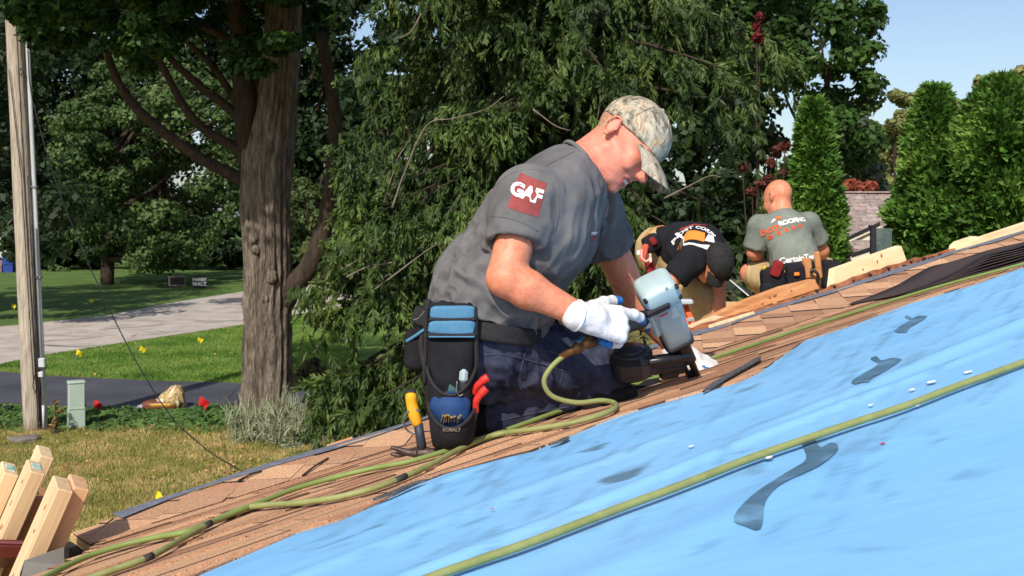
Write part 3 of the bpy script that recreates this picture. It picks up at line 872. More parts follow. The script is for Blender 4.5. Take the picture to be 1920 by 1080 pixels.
def yard_sign(px0, px1, py0, py1, label, lines, frame):
    c = P((px0 + px1) / 2, (py0 + py1) / 2, Ys); w = (px1 - px0) / F * Ys; h = (py1 - py0) / F * Ys
    e = empty('yard_sign', (c[0], c[1], 0), label, 'yard sign', 'yard signs across the road')
    V, Q = cbox(c, (1, 0, 0), (0, 1, 0), (0, 0, 1), (w, .012, h), 0); mk('board', V, Q, M_sgn, e)
    for sx in (-.3, .3):
        V, Q = tube([(c[0] + sx * w, c[1] + .02, 0), (c[0] + sx * w, c[1] + .02, c[2] + h * .3)], .006, 5); mk('wire_leg', V, Q, M_steel, e)
    for (txt, sz, dz, m, b) in lines:
        flat_text('lettering', txt, sz * h, c + np.array([0, -.009, dz * h]), (1, 0, 0), (0, 0, 1), m, e, b)
    if frame is not None:
        for (sx, sz, ww, hh) in [(0, .5, w, .03), (0, -.5, w, .03), (-.5, 0, .03, h), (.5, 0, .03, h)]:
            V, Q = cbox(c + np.array([sx * w, -.008, sz * h]), (1, 0, 0), (0, 1, 0), (0, 0, 1), (ww, .01, hh), 0); mk('border', V, Q, frame, e)
yard_sign(317, 347, 519, 535, 'small dark yard sign with a thin pale border across the road', [('_____', .3, .1, M_redp, .0)], mat('grey_border', [srgb(120, 112, 112)], rough=.6))
yard_sign(362, 386, 518, 540, 'small black yard sign with two rows of white lettering across the road', [('HARRY', .36, .22, M_wht, .008), ('WALZ', .42, -.17, M_wht, .01)], None)

# bins and a pale garage corner at the far left
Yf = 57.0
M_binb = mat('blue_bin_plastic', [srgb(34, 58, 128), srgb(44, 70, 146)], rough=.45, scale=2)
M_binr = mat('brown_bin_plastic', [srgb(120, 96, 90), srgb(138, 112, 104)], rough=.5, scale=2)
def bin_(px0, px1, py0, py1, m, label):
    a = P(px0, py1, Yf); b = P(px1, py0, Yf); w = b[0] - a[0]; h = b[2] - a[2]; c = np.array([(a[0] + b[0]) / 2, Yf, a[2]])
    e = empty('wheeled_bin', c, label, 'bin')
    q = []
    for z, k in ((0, .82), (h * .9, 1.0)):
        q += [c + np.array([sx * w / 2 * k, sy * w / 2 * k, z]) for sx, sy in ((-1, -1), (1, -1), (1, 1), (-1, 1))]
    mk('body', q, [(3, 2, 1, 0), (4, 5, 6, 7)] + [(i, (i + 1) % 4, 4 + (i + 1) % 4, 4 + i) for i in range(4)], m, e)
    V, Q = cbox(c + np.array([0, -.03, h * .95]), (1, 0, 0), (0, 1, 0), (0, 0, 1), (w * 1.08, w * 1.1, h * .1), .03); mk('lid', V, Q, m, e)
    V, Q = cbox(c + np.array([0, -w * .5, h * .45]), (1, 0, 0), (0, 1, 0), (0, 0, 1), (w * .9, .03, .04), .005); mk('rib', V, Q, m, e)
    for sx in (-1, 1):
        V, Q = lathe(c + np.array([sx * w * .42, w * .42, .1]), (1, 0, 0), [(-.03, .1), (.03, .1)], 12); mk('wheel', V, Q, M_blackc, e)
    return e
bin_(8, 29, 474, 512, M_binb, 'dark blue wheeled bin far behind the utility pole')
bin_(-10, 8, 484, 511, M_binr, 'brownish wheeled bin at the picture edge beside the blue bin')
M_gar = mat('pale_siding', [srgb(176, 172, 166), srgb(190, 186, 180)], rough=.8, scale=1)
M_groof = mat('garage_roof', [srgb(80, 74, 70), srgb(104, 96, 90)], rough=.9, scale=4)
ga = P(-40, 512, 62); gb = P(40, 430, 62)
gar = empty('garage', ((ga[0] + gb[0]) / 2, 65, 0), 'pale garage mostly hidden by trees behind the blue bin', 'garage')
gz = ga[2]
V, Q = cbox(((ga[0] + gb[0]) / 2, 65, gz + 1.3), (1, 0, 0), (0, 1, 0), (0, 0, 1), (gb[0] - ga[0] + 3, 6, 2.6), 0); V[:, 0] -= 1.5; mk('wall', V, Q, M_gar, gar)
xm = (ga[0] + gb[0]) / 2 - 1.5; hw = (gb[0] - ga[0] + 4) / 2
V, Q = prism([(xm - hw, 61.6, gz + 2.6), (xm - hw, 68.4, gz + 2.6), (xm - hw, 65, gz + 4.2)], (2 * hw, 0, 0)); mk('roof', V, Q, M_groof, gar)
V, Q = cbox((xm - 1, 61.97, gz + 1.05), (1, 0, 0), (0, 1, 0), (0, 0, 1), (1.6, .06, 2.1), .02); mk('door', V, Q, M_wht, gar)

# flat stone in the grass
st = ground_pt(46, 828)
V, Q = superell(st + np.array([0, 0, .03]), (1, .1, 0), (0, 1, 0), (0, 0, 1), (.36, .3, .09), .75, disp=lambda S: .25 * vnoise(S * 3))
o = mk('flat_stone', V, Q, mat('grey_stone', [srgb(94, 86, 80), srgb(128, 120, 112)], rough=.9, scale=14, bump=.6), None, True)
tag(o, 'flat grey stone lying in the dry grass below the pole', 'stone')
# low solar path light at the picture edge
pl = ground_pt(16, 782); e = empty('path_light', pl, 'small dark path light in the ground cover at the photo edge', 'path light')
V, Q = tube([pl, pl + np.array([0, 0, .13])], .012, 8); mk('stake', V, Q, M_blackc, e)
V, Q = cbox(pl + np.array([0, 0, .15]), (1, 0, 0), (0, 1, 0), (0, 0, 1), (.13, .1, .035), .01); mk('head', V, Q, M_blackc, e)
# ------------------------------------------------------------------ bodies: smooth unions sampled on a grid, then surfaced
class Field:
    def __init__(self, lo, hi, h):
        self.lo = np.asarray(lo, float); self.h = h
        self.n = np.ceil((np.asarray(hi, float) - self.lo) / h).astype(int) + 1
        self.f = np.full(self.n, 0.25, np.float32)
        self.ax = [self.lo[i] + h * np.arange(self.n[i]) for i in range(3)]
    def _sub(self, lo, hi):
        a = np.clip(np.floor((lo - self.lo) / self.h).astype(int), 0, self.n); b = np.clip(np.ceil((hi - self.lo) / self.h).astype(int) + 1, 0, self.n)
        sl = tuple(slice(a[i], b[i]) for i in range(3))
        X = np.stack(np.meshgrid(*[self.ax[i][sl[i]] for i in range(3)], indexing='ij'), -1).astype(np.float32)
        return sl, X
    def _mix(self, sl, d, k, op):
        g = self.f[sl]
        if op == 'add':
            if k <= 0: self.f[sl] = np.minimum(g, d)
            else:
                t = np.clip(.5 + .5 * (g - d) / k, 0, 1)
                self.f[sl] = g + (d - g) * t - k * t * (1 - t)
        else:
            d = -d
            if k <= 0: self.f[sl] = np.maximum(g, d)
            else:
                t = np.clip(.5 - .5 * (g - d) / k, 0, 1)
                self.f[sl] = g + (d - g) * t + k * t * (1 - t)
    def cone(self, a, b, ra, rb, k=.02, op='add', sq=None):
        """round cone from a to b; sq = (axis, factor) flattens it along an axis"""
        a = np.asarray(a, float); b = np.asarray(b, float); m = max(ra, rb) * (max(1, 1 / sq[1]) if sq else 1) + k + .012
        sl, X = self._sub(np.minimum(a, b) - m, np.maximum(a, b) + m)
        if X.size == 0: return self
        ab = (b - a).astype(np.float32); L2 = float(ab @ ab) + 1e-9
        pa = X - a.astype(np.float32); h = np.clip((pa @ ab) / L2, 0, 1)
        q = pa - h[..., None] * ab
        if sq is not None:
            u = nrm(sq[0]).astype(np.float32); c = q @ u
            q = q + ((sq[1] - 1) * c)[..., None] * u
        d = np.linalg.norm(q, axis=-1) - (ra + (rb - ra) * h)
        self._mix(sl, d, k, op); return self
    def ell(self, c, r, axes=None, k=.02, op='add'):
        c = np.asarray(c, float); r = np.asarray(r, float); A = np.eye(3) if axes is None else np.array([nrm(v) for v in axes])
        m = r.max() + k + .012
        sl, X = self._sub(c - m, c + m)
        if X.size == 0: return self
        q = (X - c.astype(np.float32)) @ A.T.astype(np.float32)
        k0 = np.linalg.norm(q / r, axis=-1); k1 = np.linalg.norm(q / (r * r), axis=-1)
        d = k0 * (k0 - 1) / np.maximum(k1, 1e-6)
        d = np.where(k0 < 1e-3, -r.min(), d)
        self._mix(sl, d, k, op); return self
    def box(self, c, half, axes, rad=.005, k=.0, op='add'):
        c = np.asarray(c, float); A = np.array([nrm(v) for v in axes]); half = np.asarray(half, float)
        m = np.linalg.norm(half) + rad + k + .012
        sl, X = self._sub(c - m, c + m)
        if X.size == 0: return self
        q = np.abs((X - c.astype(np.float32)) @ A.T.astype(np.float32)) - (half - rad)
        d = np.linalg.norm(np.maximum(q, 0), axis=-1) + np.minimum(q.max(-1), 0) - rad
        self._mix(sl, d, k, op); return self
    def cut(self, p, n, k=.004):
        """remove everything on the side n points to"""
        n = nrm(n); g = np.zeros(self.n, np.float32)
        for i in range(3):
            sh = [1, 1, 1]; sh[i] = -1
            g = g + ((self.ax[i] - p[i]) * n[i]).reshape(sh).astype(np.float32)
        t = np.clip(.5 - .5 * (self.f - g) / k, 0, 1)
        self.f = self.f + (g - self.f) * t + k * t * (1 - t)
        return self
    def surf(self, disp=None, smooth=2):
        """naive surface nets; returns V, Q"""
        f = self.f; n = f.shape; ins = f < 0
        c = [ins[i:n[0] - 1 + i, j:n[1] - 1 + j, k:n[2] - 1 + k] for i in (0, 1) for j in (0, 1) for k in (0, 1)]
        s = sum(x.astype(np.int8) for x in c); act = (s > 0) & (s < 8)
        idx = np.full(act.shape, -1, np.int64); cells = np.argwhere(act); idx[act] = np.arange(len(cells))
        acc = np.zeros((len(cells), 3)); cnt = np.zeros(len(cells))
        for d in range(3):
            o = [0, 1, 2]; o.remove(d)
            for a in (0, 1):
                for b in (0, 1):
                    p0 = cells.copy(); p0[:, o[0]] += a; p0[:, o[1]] += b
                    p1 = p0.copy(); p1[:, d] += 1
                    v0 = f[tuple(p0.T)]; v1 = f[tuple(p1.T)]
                    x = (v0 < 0) != (v1 < 0)
                    t = np.where(x, v0 / np.where(x, v0 - v1, 1), 0)
                    q = p0.astype(float); q[:, d] += t
                    acc[x] += q[x]; cnt[x] += 1
        V = self.lo + self.h * acc / cnt[:, None]
        Q = []
        for d in range(3):
            o = [(1, 2), (2, 0), (0, 1)][d]
            sl0 = [slice(None)] * 3; sl1 = [slice(None)] * 3
            sl0[d] = slice(0, n[d] - 1); sl1[d] = slice(1, n[d])
            for ax_ in o:
                sl0[ax_] = slice(1, n[ax_] - 1); sl1[ax_] = slice(1, n[ax_] - 1)
            x0 = ins[tuple(sl0)]; x1 = ins[tuple(sl1)]
            for flip in (False, True):
                e = np.argwhere((x0 & ~x1) if not flip else (~x0 & x1))
                if len(e) == 0: continue
                base = e.copy(); base[:, o[0]] += 1; base[:, o[1]] += 1
                g = []
                for (u, w) in ((-1, -1), (0, -1), (0, 0), (-1, 0)):
                    q = base.copy(); q[:, o[0]] += u; q[:, o[1]] += w
                    g.append(idx[tuple(q.T)])
                g = np.stack(g, 1)
                Q.append(g if not flip else g[:, ::-1])
        Q = np.vstack(Q); Q = Q[(Q >= 0).all(1)]
        for _ in range(smooth):
            A = np.zeros_like(V); C = np.zeros(len(V))
            for i in range(4):
                j = (i + 1) % 4
                np.add.at(A, Q[:, i], V[Q[:, j]]); np.add.at(A, Q[:, j], V[Q[:, i]])
                np.add.at(C, Q[:, i], 1); np.add.at(C, Q[:, j], 1)
            V = V * .4 + .6 * A / np.maximum(C, 1)[:, None]
        if disp is not None:
            V = V + vnormals(V, Q) * disp(V)[:, None]
        return V, Q
def vnormals(V, Q):
    fn = np.cross(V[Q[:, 2]] - V[Q[:, 0]], V[Q[:, 3]] - V[Q[:, 1]])
    N = np.zeros_like(V)
    for i in range(4): np.add.at(N, Q[:, i], fn)
    return N / (np.linalg.norm(N, axis=1)[:, None] + 1e-12)
def fmesh(name, fld, m, parent, disp=None, smooth=2):
    V, Q = fld.surf(disp, smooth)
    return mk(name, V, Q, m, parent, True)

def folds(V, d, freq, amp, seed=0.0, across=3.0):
    """cloth folds that run along direction d: noise squeezed across it"""
    d = nrm(d); a = V @ d
    p = V - a[:, None] * d
    q = (p * across + d * (a * .8)[:, None]) * freq + seed
    n = vnoise(q) + .5 * vnoise(q * 2.1 + 9)
    return amp * (1 - 2 * np.abs(n)) 

def project(V2, c, ux, uy, bvh, lift, dist=.5):
    """lay 2-D points on a surface: from c along -n"""
    ux = nrm(ux); uy = nrm(uy); n = np.cross(ux, uy)
    out = []
    for p in V2:
        q = np.asarray(c) + ux * p[0] + uy * p[1]
        h = bvh.ray_cast(Vector(q + n * .15), Vector(-n), dist)
        out.append(np.array(h[0]) + np.array(h[1]) * lift if h[0] is not None else q)
    return np.array(out)
def decal_text(name, body, size, c, ux, uy, bvh, m, parent, bold=0, spacing=1.0, lift=.0022, warp=None):
    V, Q = text_mesh(body, size, bold, spacing)
    W = V[:, :2]
    # refine so the letters follow the cloth
    bm = bmesh.new(); vs = [bm.verts.new((p[0], p[1], 0)) for p in W]
    for f in Q:
        try: bm.faces.new([vs[i] for i in f])
        except ValueError: pass
    bmesh.ops.triangulate(bm, faces=bm.faces[:])
    me = bpy.data.meshes.new(name); bm.to_mesh(me); bm.free()
    W = np.array([v.co[:2] for v in me.vertices])
    if warp: W = warp(W)
    X = project(W, c, ux, uy, bvh, lift)
    me.vertices.foreach_set('co', X.astype(np.float32).ravel()); me.update()
    nn = np.cross(nrm(ux), nrm(uy))
    for pl in me.polygons:
        if np.array(pl.normal) @ nn < 0: pl.flip()
    return obj(name, me, m, parent)
def decal_patch(name, poly, c, ux, uy, bvh, m, parent, lift=.0012, n=10):
    """a bilinear patch of cloth print; poly four corners"""
    a, b, d, e = [np.asarray(p, float) for p in poly]
    W = []
    for i in range(n + 1):
        for j in range(n + 1):
            s, t = i / n, j / n
            W.append((1 - s) * (1 - t) * a + s * (1 - t) * b + s * t * d + (1 - s) * t * e)
    X = project(W, c, ux, uy, bvh, lift)
    I = np.arange((n + 1) ** 2).reshape(n + 1, n + 1); Q = np.stack([I[:-1, :-1], I[1:, :-1], I[1:, 1:], I[:-1, 1:]], -1).reshape(-1, 4)
    return mk(name, X, Q, m, parent, True)
def bvh_of(o):
    me = o.data
    return BVHTree.FromPolygons([tuple(v.co) for v in me.vertices], [tuple(p.vertices) for p in me.polygons])

def hand_prims(w, d, nrml, thumb, curls, spread=.12, sc=1.0, thumb_pose=(.7, .35)):
    """round cones of a hand. w wrist point, d along the hand, nrml out of the back, thumb towards the thumb side.
    curls: for four fingers (index..little) three bend angles; returns list of (a, b, ra, rb) and finger tips"""
    d = nrm(d); nrml = nrm(np.asarray(nrml) - d * (np.asarray(nrml) @ d)); sd = np.cross(d, nrml); sd = sd if sd @ np.asarray(thumb) > 0 else -sd
    out = []; tips = []
    L = .092 * sc
    palm_c = w + d * L * .5
    for o in (-.030, -.010, .010, .029):
        out.append((w + sd * o * .62 * sc + d * .008, w + sd * o * sc + d * L * (.98 if abs(o) < .02 else .92), .0165 * sc, .0145 * sc))
    lens = [(.043, .027, .021), (.048, .030, .022), (.044, .028, .021), (.034, .021, .018)]
    offs = (.031, .0105, -.0105, -.030)
    for f in range(4):
        p = w + sd * offs[f] * sc + d * L * (.95 if f < 3 else .88)
        a = 0; r = (.0108, .0112, .0105, .0092)[f] * sc
        dd = nrm(d + sd * spread * (1.5 - f) * .5)
        for s in range(3):
            a += curls[f][s]
            v = dd * math.cos(a) - nrml * math.sin(a)
            q = p + v * lens[f][s] * sc
            out.append((p, q, r * (1 - .06 * s), r * (1 - .06 * (s + 1)) * (.94 if s == 2 else 1))); p = q
        tips.append(p)
    p = w + d * L * .22 + sd * .028 * sc - nrml * .006
    a0, a1 = thumb_pose
    v = nrm(d * math.cos(a0) + sd * math.sin(a0) - nrml * .25); q = p + v * .048 * sc
    out.append((w + d * L * .2, p, .018 * sc, .017 * sc)); out.append((p, q, .0165 * sc, .0125 * sc))
    v2 = nrm(v * math.cos(a1) + d * math.sin(a1) - nrml * .15); q2 = q + v2 * .034 * sc
    out.append((q, q2, .0123 * sc, .0112 * sc)); v3 = nrm(v2 + d * .25); q3 = q2 + v3 * .026 * sc
    out.append((q2, q3, .0112 * sc, .0095 * sc)); tips.append(q3)
    return out, tips

def head_prims(fl, C, fw, up, rt, s=1.0, nose=1.0, k=.016):
    """a head in its own frame: fw forwards, up, rt to the person's right"""
    fw, up, rt = nrm(fw), nrm(up), nrm(rt); A = np.array([fw, rt, up])
    def H(f, r, u): return C + (fw * f + rt * r + up * u) * s
    fl.ell(H(-.018, 0, .035), np.array([.100, .078, .092]) * s, A, k)           # skull
    fl.ell(H(.030, 0, .005), np.array([.066, .066, .085]) * s, A, .03)          # face block
    fl.ell(H(.040, 0, -.060), np.array([.050, .054, .050]) * s, A, .03)         # jaws
    fl.cone(H(.074, 0, -.106), H(.070, 0, -.098), .020 * s, .022 * s, .022)     # chin
    for q in (-1, 1):
        fl.cone(H(-.004, q * .056, -.055), H(.055, q * .030, -.100), .017 * s, .016 * s, .026)   # jaw line
        fl.ell(H(.060, q * .040, -.020), np.array([.024, .024, .022]) * s, A, .020)               # cheek
        fl.cone(H(.082, q * .012, .026), H(.070, q * .048, .024), .0085 * s, .0085 * s, .014)     # brow
        fl.ell(H(.090, q * .031, .008), np.array([.016, .0165, .011]) * s, A, .010, 'sub')        # eye socket
        fl.ell(H(.0745, q * .031, .006), np.array([.0125, .0135, .0105]) * s, A, .004)            # lidded eye
        # ear: a thin bowl with a rolled rim and a lobe
        fl.ell(H(-.030, q * .083, -.002), np.array([.017, .008, .028]) * s, A, .005)
        fl.ell(H(-.027, q * .0975, .001), np.array([.0115, .0105, .0195]) * s, A, .002, 'sub')
        rim = []
        for t in np.linspace(-.35, 3.75, 12):
            cb, sb_ = math.sin(t), math.cos(t)
            rim.append(H(-.030 - .0175 * cb, q * (.0915 + .005 * max(0, cb)), -.002 - .029 * sb_ * .98))
        rim = [H(-.026, q * .090, -.032)] + rim[2:]
        for i in range(len(rim) - 1): fl.cone(rim[i], rim[i + 1], .0042 * s, .0042 * s, .002)
        fl.ell(H(-.024, q * .090, -.030), np.array([.008, .006, .009]) * s, A, .003)
        fl.ell(H(-.013, q * .089, -.004), np.array([.004, .005, .006]) * s, A, .002)
        fl.ell(H(.106 * nose, q * .0125, -.036), np.array([.010, .008, .008]) * s, A, .006)       # nostril wing
    fl.cone(H(.086, 0, .018), H(.111 * nose, 0, -.026), .0080 * s, .0105 * s, .014)
    fl.cone(H(.098, 0, -.038), H(.112 * nose, 0, -.034), .009 * s, .009 * s, .010)
    fl.ell(H(.115 * nose, 0, -.031), np.array([.0105, .0095, .0090]) * s, A, .012)
    # mouth: two lips and the line between them
    fl.cone(H(.0875, -.020, -.0645), H(.0875, .020, -.0645), .0065 * s, .0065 * s, .008)
    fl.cone(H(.090, -.006, -.064), H(.090, .006, -.064), .0062 * s, .0062 * s, .006)
    fl.cone(H(.0855, -.017, -.0825), H(.0855, .017, -.0825), .0070 * s, .0070 * s, .007)
    fl.cone(H(.094, -.024, -.0725), H(.094, .024, -.0725), .0066 * s, .0066 * s, .003, 'sub')
    for q in (-1, 1): fl.cone(H(.094, q * .020, -.0725), H(.084, q * .031, -.064), .0045 * s, .0030 * s, .003, 'sub')
    for q in (-1, 1):
        fl.cone(H(.098, q * .024, -.040), H(.084, q * .041, -.068), .0050 * s, .0045 * s, .008, 'sub')
        fl.ell(H(.066, q * .045, -.040), np.array([.020, .016, .016]) * s, A, .012)   # smile fold
    fl.cone(H(.090, 0, -.092), H(.088, 0, -.094), .006 * s, .006 * s, .012, 'sub')
    return H
# ------------------------------------------------------------------ the kneeling roofer
def skin_mat(name, a, b, c):
    a = tuple((x + y) / 2 for x, y in zip(a, b)); c = tuple((x + y) / 2 for x, y in zip(c, b)); d = tuple(x * .93 for x in a)
    return mat(name, [d, a, b, c, b], rough=.5, scale=55, detail=8, bump=.35, bscale=190, sss=.10, spec=.42, bdist=.004, ramp=[.26, .36, .5, .62, .75])
M_skin = skin_mat('sunburnt_skin', srgb(196, 110, 88), srgb(212, 130, 106), srgb(222, 146, 122))
M_arm = skin_mat('freckled_skin', srgb(190, 108, 80), srgb(208, 130, 98), srgb(220, 148, 116))
M_lip = skin_mat('lip_skin', srgb(168, 84, 78), srgb(176, 92, 84), srgb(186, 100, 92))
M_stub = skin_mat('stubbled_skin', srgb(180, 106, 86), srgb(200, 124, 102), srgb(212, 138, 116))
M_hair = mat('cropped_fair_hair', [srgb(146, 104, 80), srgb(176, 132, 104), srgb(190, 146, 118)], rough=.8, scale=160, detail=3, bump=.8, bscale=320, bdist=.003)
def cloth(name, cols, scale=30, **k):
    return mat(name, cols, rough=.92, scale=scale, detail=6, bump=.25, bscale=500, spec=.15, bdist=.002, **k)
M_tee = cloth('heather_grey_cotton', [srgb(86, 84, 85), srgb(101, 99, 100), srgb(113, 111, 111)], 9)
M_navy = cloth('navy_work_cotton', [srgb(34, 36, 52), srgb(50, 53, 72), srgb(76, 78, 96)], 9)
M_black = cloth('black_nylon', [(.010, .010, .012), (.020, .020, .024)], 20)
M_web = mat('black_webbing', [(.014, .013, .014), (.028, .026, .027)], rough=.8, scale=120, bump=.4, bscale=260)
M_pblue = mat('blue_grey_nylon', [srgb(58, 104, 136), srgb(84, 136, 168)], rough=.7, scale=6, bump=.2)
M_glove = cloth('white_knit', [srgb(196, 190, 188), srgb(218, 212, 210), srgb(228, 222, 220)], 60)
M_gblue = mat('blue_latex_dip', [srgb(34, 96, 160), srgb(52, 122, 190)], rough=.5, scale=20, bump=.5, bscale=120)

Wk = empty('person', (-.1, 3.1, roof_z(-.1, 3.1)), 'roofer in grey t-shirt and camouflage cap kneeling with a nail gun', 'person')
W = P
# joints
pel = W(893, 622, 3.10); abd = W(925, 545, 3.10); che = W(1008, 425, 3.12); upc = W(1052, 362, 3.13); nkb = W(1078, 322, 3.13)
shN = W(985, 378, 2.945); shF = W(1112, 392, 3.34)
elN = W(947, 522, 2.86); wrN = W(1094, 594, 2.87)
elF = W(1188, 560, 3.47); wrF = W(1282, 668, 3.50)
hipN = W(895, 662, 3.03); hipF = W(930, 655, 3.24)
knN = W(1108, 706, 3.20); knF = W(1142, 690, 3.46)
anN = W(930, 777, 3.09); anF = W(985, 760, 3.30)
toN = W(872, 800, 3.06); toF = W(920, 790, 3.26)
HC = W(1174, 270, 3.15)
_be = math.radians(25); _pt = math.radians(50)
fwd = np.array([math.cos(_pt) * math.cos(_be), -math.sin(_be), -math.sin(_pt) * math.cos(_be)])
up_ = nrm(np.array([math.sin(_pt), 0.0, math.cos(_pt)]) - fwd * (np.array([math.sin(_pt), 0, math.cos(_pt)]) @ fwd))
rgt = np.cross(fwd, up_); rgt = rgt if rgt[1] < 0 else -rgt
depthv = np.array([0, 1.0, 0])

# the gripping hand and the flat hand
gripD = nrm(W(1180, 612, 2.93) - wrN)
hN, tipsN = hand_prims(wrN + gripD * .012, gripD, (0.10, -.86, .50), (.35, .2, .9), [(.12, .32, .25), (.80, 1.05, .7), (.95, 1.2, .8), (1.05, 1.25, .8)], .12, 1.16, (.62, .35))
flatD = nrm(W(1345, 690, 3.52) - wrF)
hF, tipsF = hand_prims(wrF, flatD, (-.15, -.35, .92), (.3, -.9, -.2), [(.10, .15, .1), (.10, .15, .1), (.12, .18, .12), (.15, .2, .15)], .3, 1.0, (.6, .2))

def body1():
    lo = np.array([-.46, 2.70, CZ - 0.72]); hi = np.array([.72, 3.66, CZ + 0.42])
    f = Field(lo, hi, .0046)
    f.cone(pel, abd, .130, .125, .04, sq=(depthv, .80)); f.cone(abd, che, .125, .135, .05, sq=(depthv, .78)); f.cone(che, upc, .135, .105, .05, sq=(depthv, .72))
    f.cone(upc, nkb, .09, .062, .05); f.cone(nkb, HC - up_ * .05 - fwd * .035, .064, .060, .03)
    f.cone(upc + (shN - upc) * .35, shN, .075, .062, .05); f.cone(upc + (shF - upc) * .35, shF, .075, .062, .05)
    f.cone(shN, elN, .058, .047, .03); m = elN + (wrN - elN) * .28
    f.cone(elN, m, .044, .048, .02); f.cone(m, wrN, .047, .030, .02, sq=(depthv, 1.08))
    f.cone(shF, elF, .058, .047, .03); m = elF + (wrF - elF) * .28
    f.cone(elF, m, .045, .047, .02); f.cone(m, wrF, .046, .029, .02)
    for (a, b, ra, rb) in hN + hF: f.cone(a, b, ra, rb, .007)
    f.cone(pel, hipN, .12, .10, .04); f.cone(pel, hipF, .12, .10, .04)
    f.cone(hipN, knN, .088, .062, .03); f.cone(hipF, knF, .088, .062, .03)
    f.cone(knN, anN, .055, .038, .02); f.cone(knF, anF, .055, .038, .02)
    f.cone(anN, toN, .036, .03, .02); f.cone(anF, toF, .036, .03, .02)
    head_prims(f, HC, fwd, up_, rgt)
    V, Q = f.surf(None, 2)
    me = np_mesh('body', V, Q, True)
    c = V[Q].mean(1) - HC; a, r, u = c @ fwd, c @ rgt, c @ up_
    far = np.linalg.norm(c, axis=1) > .19
    mi = np.where(far, 1, 0)
    jit = .012 * vnoise(c * 90) + .008 * vnoise(c * 30); jaw = (~far) & (u + jit < -.052) & (a + jit > .012 - .35 * (u + .05)) & (u > -.14); mi[jaw] = 3
    lip = (~far) & (np.abs(r) < .027) & (a > .080) & (u < -.0625) & (u > -.0870); mi[lip] = 2
    teeth = (~far) & (np.abs(r) < .019) & (a > .072) & (a < .0905) & (u < -.0690) & (u > -.0775); mi[teeth] = 5
    # cropped hair: the back and sides of the skull, down to the nape
    hair = (~far) & (a < -.040) & (u > -.050 - .35 * (a + .03)) & ~((np.abs(r) > .080) & (np.abs(u) < .045) & (a > -.060)); mi[hair] = 4
    side = (~far) & (a >= -.040) & (a < .015) & (u > .034); mi[side] = 4
    o = obj('body', me, [M_skin, M_arm, M_lip, M_stub, M_hair, mat('teeth', [srgb(214, 204, 188)], rough=.4)], Wk)
    me.polygons.foreach_set('material_index', mi.astype(np.int32))
    return o
body = body1()

spine = nrm(che - pel)
slv = nrm(elN - shN); slF = nrm(elF - shF)
def tee1():
    f = Field((-.42, 2.74, CZ - .44), (.46, 3.60, CZ + .20), .0048)
    k = .055
    f.cone(pel + spine * .02, abd, .152, .148, k, sq=(depthv, .80)); f.cone(abd, che, .148, .152, k, sq=(depthv, .76)); f.cone(che, upc, .152, .120, k, sq=(depthv, .68))
    f.cone(upc, nkb + np.array([-.008, 0, -.012]), .105, .082, .04)
    f.cone(upc + (shN - upc) * .3, shN, .088, .078, .05); f.cone(upc + (shF - upc) * .3, shF, .088, .078, .05)
    # belly cloth hanging forward over the thighs
    f.cone(W(985, 520, 3.10), W(960, 600, 3.08), .085, .075, .06)
    # sleeves are cut square to the arm and hollow
    for (sh, d, L, tilt, r0, r1) in ((shN, slv, .128, np.array([.16, 0, .10]), .080, .074), (shF, slF, .145, np.array([0, 0, .05]), .077, .074)):
        g = Field((-.42, 2.74, CZ - .44), (.46, 3.60, CZ + .20), .0048)
        g.cone(sh - d * .02, sh + d * (L + .1), r0, r1, 0)
        g.cut(sh + d * L, nrm(d + tilt), .004)
        g.cone(sh + d * (L - .045), sh + d * (L + .12), .060, .063, .004, 'sub')
        t = np.clip(.5 + .5 * (f.f - g.f) / .03, 0, 1); f.f = f.f + (g.f - f.f) * t - .03 * t * (1 - t)
    # collar
    nd = nrm(HC - up_ * .05 - fwd * .035 - nkb)
    pc = nkb + nd * .018 + np.array([.0, 0, 0])
    f.cone(pc - nd * .03, pc + nd * .10, .069, .074, .006, 'sub')
    sl, X = f._sub(nkb - .14, nkb + .14)
    n2 = nrm(nd + np.array([.18, 0, 0]))
    f.f[sl] = np.maximum(f.f[sl], (X - (nkb + nd * .032).astype(np.float32)) @ n2.astype(np.float32))
    f.cut(W(897, 592, 3.1) , nrm(-spine * 1 + np.array([.10, 0, -.5])), .006)
    def disp(V):
        d = folds(V, spine + np.array([.35, 0, -.1]), 6.0, .0045, 2.0, 2.6) + .0015 * vnoise(V * 28)
        # pulled folds from the armpit and gathered folds at the waist
        w = np.exp(-((V - abd) @ spine / .12) ** 2)
        d += w * folds(V, np.array([.75, .2, -.65]), 9.0, .0115, 5.0, 2.6)
        s = np.exp(-np.sum((V - W(1080, 430, 3.1)) ** 2, 1) / .02)
        d += s * folds(V, np.array([-.15, 0, -1]), 9, .0125, 1.0, 2.6)
        fs = np.exp(-np.sum((V - W(1140, 450, 3.3)) ** 2, 1) / .008)
        d += fs * folds(V, np.array([-.1, 0, -1]), 10, .010, 4.0, 2.6)
        ns = np.exp(-np.sum((V - (shN + slv * .11)) ** 2, 1) / .006)
        d += ns * folds(V, np.array([.6, 0, -.5]), 8, .007, 3.0, 2.5)
        return d
    return fmesh('t_shirt', f, M_tee, Wk, disp, 2)
tee = tee1()
